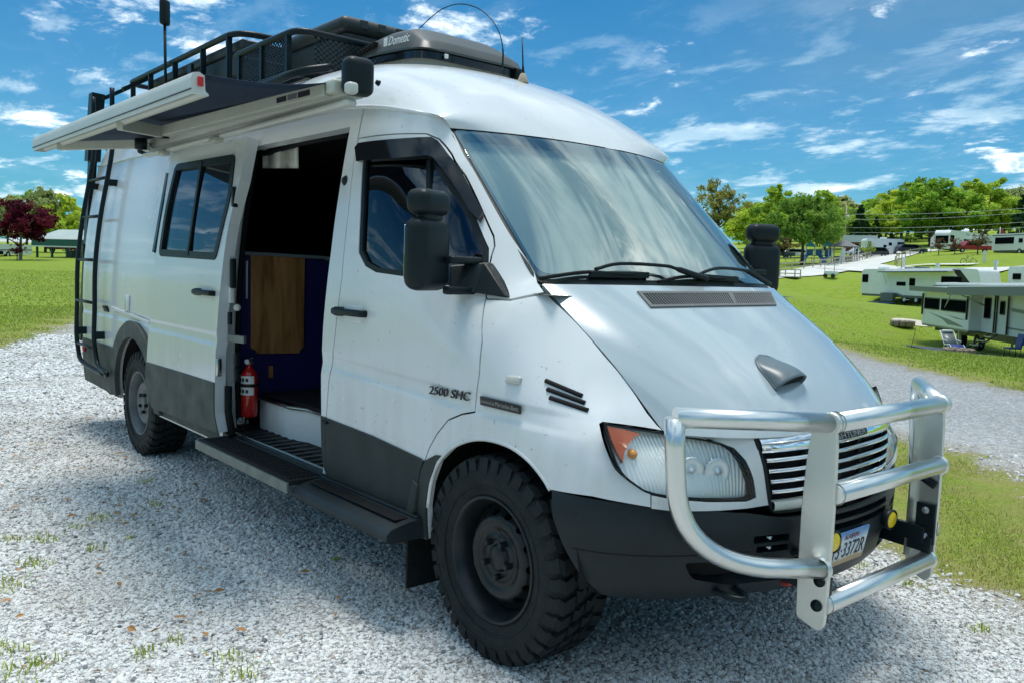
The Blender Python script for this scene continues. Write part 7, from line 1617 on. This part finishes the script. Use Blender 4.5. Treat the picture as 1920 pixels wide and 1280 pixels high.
far_rv((1622, 473), 150, (1697, 470), 152, 3.0, 'white fifth-wheel trailer parked behind the brick shed with pale roof', 'fifth')
far_rv((1744, 464), 165, (1778, 464), 165, 2.4, 'small beige travel trailer half hidden by reddish saplings', 'trailer', 'rv_cream')
far_rv((1779, 473), 152, (1862, 470), 168, 3.5, 'long silver bus-shaped motorhome behind the red pickup', 'bus')
far_rv((1859, 473), 138, (1990, 473), 130, 2.9, 'white travel trailer with black trim and black windows on the hill', 'trailer')
far_rv((1891, 506), 88, (1990, 512), 80, 2.9, 'white motorhome with grey swooshes at the end of the side lane', 'c')
# ------------------------------------------------------------------ vehicles on the hill
mat('car_red', (.35, .012, .012), .25, coat=.5); mat('car_navy', (.012, .016, .03), .25, coat=.5); mat('car_silver', (.50, .52, .53), .3, coat=.4); mat('car_dark', (.03, .032, .034), .3, coat=.4)
def car(q, d, ln, kind, material, label, face=1, name='parked_car'):
    g = ground_at(q, d); rd_ = norm(np.append(_r[:2], 0)); A = g-rd_*ln/2; B = g+rd_*ln/2; f = Local(A, B, z=g[2]); f.root(name); tag(f.e, label, 'pickup' if kind == 'pickup' else 'car')
    if kind == 'pickup': pr = [(0, .45), (0, .98), (ln*.22, 1.08), (ln*.34, 1.72), (ln*.58, 1.75), (ln*.62, 1.1), (ln, 1.08), (ln, .45)]; wn = [(ln*.27, 1.12), (ln*.355, 1.62), (ln*.56, 1.64), (ln*.58, 1.12)]
    else: pr = [(0, .4), (0, .85), (ln*.2, .98), (ln*.36, 1.55), (ln*.85, 1.58), (ln*.98, 1.0), (ln, .4)]; wn = [(ln*.26, 1.0), (ln*.375, 1.45), (ln*.82, 1.47), (ln*.92, 1.0)]
    if face < 0: pr = [(ln-a, b) for a, b in pr][::-1]; wn = [(ln-a, b) for a, b in wn][::-1]
    b_ = f.poly('body', rpoly(pr, .12, 3), 0, 1.8, material, bevel=.06); f.poly('side_window', rpoly(wn, .06, 2), -.02, .02, 'dark_glass', b_)
    for x in (ln*.18, ln*.80): f.wheel(x, .1, .36, .22)
    f.bx('bumper', (.02 if face > 0 else ln-.02, .9, .5), (.14, 1.7, .2), 'rv_black', b_); f.bx('headlight', (.0 if face > 0 else ln, .25, .8), (.08, .35, .16), 'chrome', b_)
car((1826, 476), 139, 5.2, 'pickup', 'car_red', 'red pickup truck parked below the silver motorhome', name='pickup_truck'); car((1712, 477), 150, 4.6, 'suv', 'car_navy', 'dark navy car parked at the top of the pale road', -1); car((1694, 476), 154, 4.4, 'suv', 'car_silver', 'silver car half hidden behind the dark navy car', -1)
car((1640, 482), 146, 4.6, 'suv', 'car_dark', 'dark grey car parked in front of the brick shed', 1); car((1614, 483), 148, 4.6, 'suv', 'car_silver', 'grey car parked under the small tree by the gazebo', 1); car((1463, 484), 150, 5, 'pickup', 'car_dark', 'dark pickup truck parked in the shade behind the lone tree', 1, name='pickup_truck'); car((1489, 483), 152, 4.8, 'suv', 'rv_white', 'white van parked in the shade behind the lone tree', 1)
car((118, 482), 125, 4.4, 'suv', 'car_red', 'dark red car parked beyond the green pavilion', 1); car((148, 482), 128, 4.0, 'suv', 'car_silver', 'white car parked at the far end of the green pavilion', -1)
# shed, playground, gazebo -------------------------------------------------------------------------
mat('brick_red', (.16, .05, .035), .9, var=.2, vscale=3); mat('roof_pale', (.50, .54, .57), .6); mat('play_blue', (.03, .15, .40), .4); mat('play_teal', (.05, .36, .50), .4); mat('shingle', (.20, .20, .21), .9, var=.2, vscale=3); mat('pav_green', (.012, .10, .075), .6); mat('pav_roof', (.36, .43, .40), .6, var=.08, vscale=.6)
ga, gb_ = ground_at((1582, 474), 160), ground_at((1640, 474), 160); f = Local(ga, gb_); f.root('brick_shed'); tag(f.e, 'low brick shed with a long pale metal roof behind the gazebo', 'shed'); f.bx('wall', (f.L/2, 2, 1.1), (f.L, 4, 2.2), 'brick_red'); f.poly('roof', [(-.4, 2.1), (f.L+.4, 2.1), (f.L+.3, 3.3), (-.3, 3.3)], -.5, 1.9, 'roof_pale')
for x in (f.L*.3, f.L*.7): f.win(x, x+.9, 1.0, 1.8, 0)
ga, gb_ = ground_at((1510, 496), 134), ground_at((1558, 496), 134); f = Local(ga, gb_); f.root('playground_set'); tag(f.e, 'blue and white playground set with slides beneath the shade tree', 'playground'); L = f.L
for x in (0, L*.33, L*.66, L): f.bx('post', (x, 0, 1.5), (.14, .14, 3.0), 'rv_white'); f.bx('post', (x, 1.6, 1.5), (.14, .14, 3.0), 'rv_white')
for x0, x1, z in ((0, .33, 3.1), (.66, 1.0, 3.2)): f.poly('canopy', [(L*x0-.2, z-.5), (L*x1+.2, z-.5), (L*(x0+x1)/2, z+.3)], -.2, 1.8, 'play_teal')
f.bx('deck', (L/2, .8, 1.3), (L, 1.6, .1), 'play_blue')
for x, s_ in ((-.1, -1), (L*.45, 1), (L*.8, -1)): MB().bar(f.P(x+.3, 0, 1.35), f.P(x+.3+s_*.9, -2.0, .15), .6, .12).build('slide', 'play_blue', f.e)
for x in (L*.15, L*.5, L*.85): f.bx('panel', (x, -.05, 1.75), (.9, .08, .8), 'play_blue')
c = ground_at((1580, 494), 132); g_ = empty('gazebo', tuple(c)); tag(g_, 'small open gazebo with a grey shingled hip roof and white posts', 'gazebo'); mb = MB(); mb.add([(2.2*math.cos(a), 2.2*math.sin(a), 2.3) for a in np.linspace(.4, 6.683, 8, endpoint=False)]+[(0, 0, 3.3)], [(i, (i+1) % 8, 8) for i in range(8)]); mb.build('roof', 'shingle', g_)
for a in np.linspace(.4, 6.683, 8, endpoint=False): MB().tube([(2*math.cos(a), 2*math.sin(a), 0), (2*math.cos(a), 2*math.sin(a), 2.35)], .09, 8).build('post', 'rv_white', g_)
mb = MB(); mb.box((0, 0, .5), (2.2, .9, .9)); mb.build('bench', 'fence_wood', g_)
c = ground_at((1578, 494), 129); tag(MB().add([c+np.array(v) for v in ((-.5, 0, 0), (.5, 0, 0), (.25, .3, 2.2), (-.25, .3, 2.2), (0, .8, 0), (0, .5, 2.2))], [(0, 1, 2, 3), (1, 4, 5, 2), (4, 0, 3, 5), (3, 2, 5)]).build('white_marker', 'rv_white'), 'tall white tapered marker standing in front of the gazebo', 'marker')
# fences ------------------------------------------------------------------------------------------------
def fence(stops, n, label, h=1.1, rails=(.45, .95), post=.10, name='rail_fence', material='fence_wood'):
    C = smooth_line([np.array(ground_at(q, d)[:2]) for q, d in stops], 12); s = np.concatenate([[0], np.cumsum([np.linalg.norm(C[i+1]-C[i]) for i in range(len(C)-1)])]); pts = [np.array([np.interp(t, s, [c[k] for c in C]) for k in (0, 1)]) for t in np.linspace(0, s[-1], n)]
    P = [np.array([p[0], p[1], tz(*p)]) for p in pts]; e = empty(name, tuple(P[0])); tag(e, label, 'fence'); o = P[0]
    for p in P: MB().box(p-o+np.array([0, 0, h/2]), (post, post, h)).build('post', material, e)
    for i in range(n-1):
        for z in rails: MB().bar(P[i]-o+np.array([0, 0, z]), P[i+1]-o+np.array([0, 0, z]), .05, .14).build('rail', material, e)
fence([((1455, 510), 113), ((1500, 508), 115), ((1550, 502), 121), ((1600, 492), 130), ((1632, 482), 142)], 16, 'two-rail wooden fence along the near edge of the lawn by the road'); fence([((1690, 503), 106), ((1678, 496), 116), ((1690, 486), 130), ((1710, 479), 142), ((1745, 474), 150)], 10, 'short post fence curving round the far side of the road junction', 1.1, (.9,), .09); fence([((1440, 493), 138), ((1490, 491), 138), ((1570, 491), 136)], 9, 'low pale rail fence behind the lone shade tree', .8, (.6,), .08)
def small(q, d, nm, label, cat, fn):
    c = ground_at(q, d); e = empty(nm, tuple(c)); tag(e, label, cat); fn(e)
def hookup(e): MB().box((0, 0, .5), (.22, .22, 1.0)).build('post', 'rv_white', e); MB().box((0, 0, 1.1), (.34, .3, .35)).build('meter_box', 'rv_white', e)
small((1757, 508), 100, 'hookup_post', 'white utility hookup post beside the side lane junction', 'post', hookup); small((1866, 510), 93, 'hookup_post', 'white utility hookup post nearest the motorhome with grey swooshes', 'post', hookup); small((1845, 496), 108, 'hookup_post', 'white utility hookup post on the lawn above the side lane', 'post', hookup); small((1694, 503), 109, 'hookup_post', 'slim white post at the corner where fence meets the road', 'post', hookup)
def bike(e):
    for x in (-.5, .5):
        MB().tube([(x+.33*math.cos(a), 0, .33+.33*math.sin(a)) for a in np.linspace(0, 6.283, 18, endpoint=False)], .03, 5, close=True).build('wheel', 'rv_black', e)
    mb = MB(); mb.tube([(-.5, 0, .33), (-.1, 0, .85), (.4, 0, .85), (.5, 0, .33), (0, 0, .3), (-.1, 0, .85)], .025, 5); mb.build('frame', 'rv_grey', e)
    MB().box((-.12, 0, .95), (.25, .12, .06)).build('saddle', 'rv_black', e); MB().tube([(.4, -.3, 1.0), (.4, .3, 1.0)], .02, 5).build('handlebar', 'rv_black', e)
small((1815, 499), 106, 'bicycle', 'dark bicycle standing on the lawn above the side lane', 'bicycle', bike)
def cart(e):
    MB().rbox((0, 0, .55), (1.4, .9, .5), .1).build('body', 'rv_white', e); MB().box((0, 0, 1.5), (1.3, 1.0, .06)).build('roof', 'rv_white', e)
    for x in (-.6, .6):
        MB().tube([(x, -.4, .7), (x, -.4, 1.5)], .03, 5).build('roof_post', 'rv_black', e); MB().lathe([(.001, -.1), (.24, -.1), (.26, 0), (.24, .1), (.001, .1)], (x*.8, -.4, .26), (0, 1, 0), 14).build('wheel', 'rv_black', e)
small((1558, 517), 106, 'golf_cart', 'small white golf cart on the grass beside the pale road', 'golf cart', cart)
def bridge(e):
    for y in (0, 1.2):
        for x in (-2, 0, 2): MB().box((x, y, .5), (.1, .1, 1.0)).build('post', 'fence_wood', e)
        for z in (.5, .95): MB().bar((-2, y, z), (2, y, z), .06, .1).build('rail', 'fence_wood', e)
    MB().box((0, .6, .1), (4.4, 1.3, .1)).build('deck', 'fence_wood', e)
small((1462, 516), 106, 'footbridge', 'little wooden footbridge with rails at the roadside', 'bridge', bridge)
# utility pole and wires, flag
c = ground_at((1583, 462), 170); e = empty('utility_pole', tuple(c)); tag(e, 'tall wooden utility pole in front of the dark evergreens', 'utility pole'); top_ = at_depth((1580, 385), 170)-c; MB().tube([(0, 0, 0), (0, 0, top_[2])], [.16, .11], 8).build('pole', 'fence_wood', e); MB().box((0, 0, top_[2]-.8), (1.8, .12, .14), rotz(.6)).build('crossarm', 'fence_wood', e); MB().rbox((.35, 0, top_[2]-2.2), (.45, .4, .7), .1).build('transformer', 'rv_roof', e)
mat('wire', (.42, .46, .44), .5)
for k, (ya, yb) in enumerate(((402, 388), (412, 396), (427, 414), (436, 424))):
    a = at_depth((1583, ya), 170); b = at_depth((1960, yb), 150); pts = [a+(b-a)*t-np.array([0, 0, 1.2*4*t*(1-t)*.35]) for t in np.linspace(0, 1, 16)]; tag(MB().tube(pts, .028, 5).build('power_line', 'wire'), ['topmost', 'second', 'third', 'lowest'][k]+' power line of four strung from the utility pole', 'wire', 'power lines across the hill')
c = ground_at((1872, 473), 150); e = empty('flagpole', tuple(c)); tag(e, 'white flagpole with a small striped flag among the far trailers', 'flagpole'); t_ = at_depth((1872, 426), 150)[2]-c[2]; MB().tube([(0, 0, 0), (0, 0, t_)], .05, 6).build('pole', 'rv_white', e); rd_ = norm(np.append(_r[:2], 0)); MB().add([np.array([0, 0, t_-.1]), rd_*.8+np.array([0, 0, t_-.7]), rd_*.7+np.array([0, 0, t_-1.2]), np.array([0, 0, t_-1.0])], [(0, 1, 2, 3)]).build('flag', 'car_red', e)
# ------------------------------------------------------------------ pavilion and trailer at the far left
ga, gb_ = ground_at((62, 483), 95), ground_at((185, 483), 88); f = Local(ga, gb_); f.root('pavilion'); tag(f.e, 'open green pavilion with pale metal gable roof beyond the lawn', 'pavilion'); L = f.L; zr = at_depth((130, 431), 92)[2]-f.z0; ze = at_depth((120, 449), 90)[2]-f.z0
rf = f.poly('roof', [(-.6, ze), (L+.6, ze), (L+.6, ze+.05), (-.6, ze+.05)], -.3, .0, 'pav_roof')
MB().add([f.P(-.6+1.0, -.4, ze), f.P(L+.6, -.4, ze), f.P(L+.6, 3.0, zr+.1), f.P(-.2, 3.0, zr+.1), f.P(-.6, 6.4, ze), f.P(L+.6, 6.4, ze)], [(0, 1, 2, 3), (3, 2, 5, 4)]).build('roof_sheet', 'pav_roof', rf)
f.poly('fascia', [(.4, ze-.62), (L+.6, ze-.62), (L+.6, ze-.05), (.4, ze-.05)], -.45, -.38, 'pav_green', rf); f.poly('fascia_trim', [(.4, ze-.74), (L+.6, ze-.74), (L+.6, ze-.63), (.4, ze-.63)], -.47, -.40, 'rv_white', rf)
MB().add([f.P(.3, -.4, ze-.6), f.P(-.55, 6.4, ze-.6), f.P(-.55, 6.4, ze), f.P(-.2, 3.0, zr+.05), f.P(.35, -.4, ze)], [(0, 1, 2, 3, 4)]).build('gable_end', 'pav_green', rf)
for x in np.linspace(.6, L, 5):
    for y in (0, 6.0): f.bx('post', (x-(.5 if y > 0 else 0), y, (ze-.6)/2), (.16, .16, ze-.6), 'pav_green')
for x in np.linspace(1.5, L-1.5, 4): f.bx('picnic_table', (x, 3, .75), (1.6, .8, .08), 'fence_wood'); f.bx('table_leg', (x, 3, .36), (.9, .5, .7), 'rv_grey')
ga, gb_ = ground_at((-60, 480), 92), ground_at((60, 480), 100); f = Local(ga, gb_); f.root('travel_trailer'); tag(f.e, 'long white trailer with a thin dark stripe behind the red maple', 'trailer'); zt2 = at_depth((30, 458), 95)[2]-f.z0; b_ = f.poly('coach_body', rpoly([(0, .4), (f.L, .4), (f.L, zt2), (0, zt2)], .12, 3), 0, 2.4, 'rv_white'); f.poly('trim_stripe', [(0, zt2*.45), (f.L, zt2*.62), (f.L, zt2*.68), (0, zt2*.52)], -.012, .004, 'rv_black', b_); f.win(f.L*.45, f.L*.52, zt2*.25, zt2*.5, 0, b_); f.wheel(f.L*.6, .1, .36)
c = ground_at((32, 482), 82); tree('small', 'leaf_red', 'red_shrub', tuple(c), 1.6, 'small dark red shrub at the foot of the red maple')
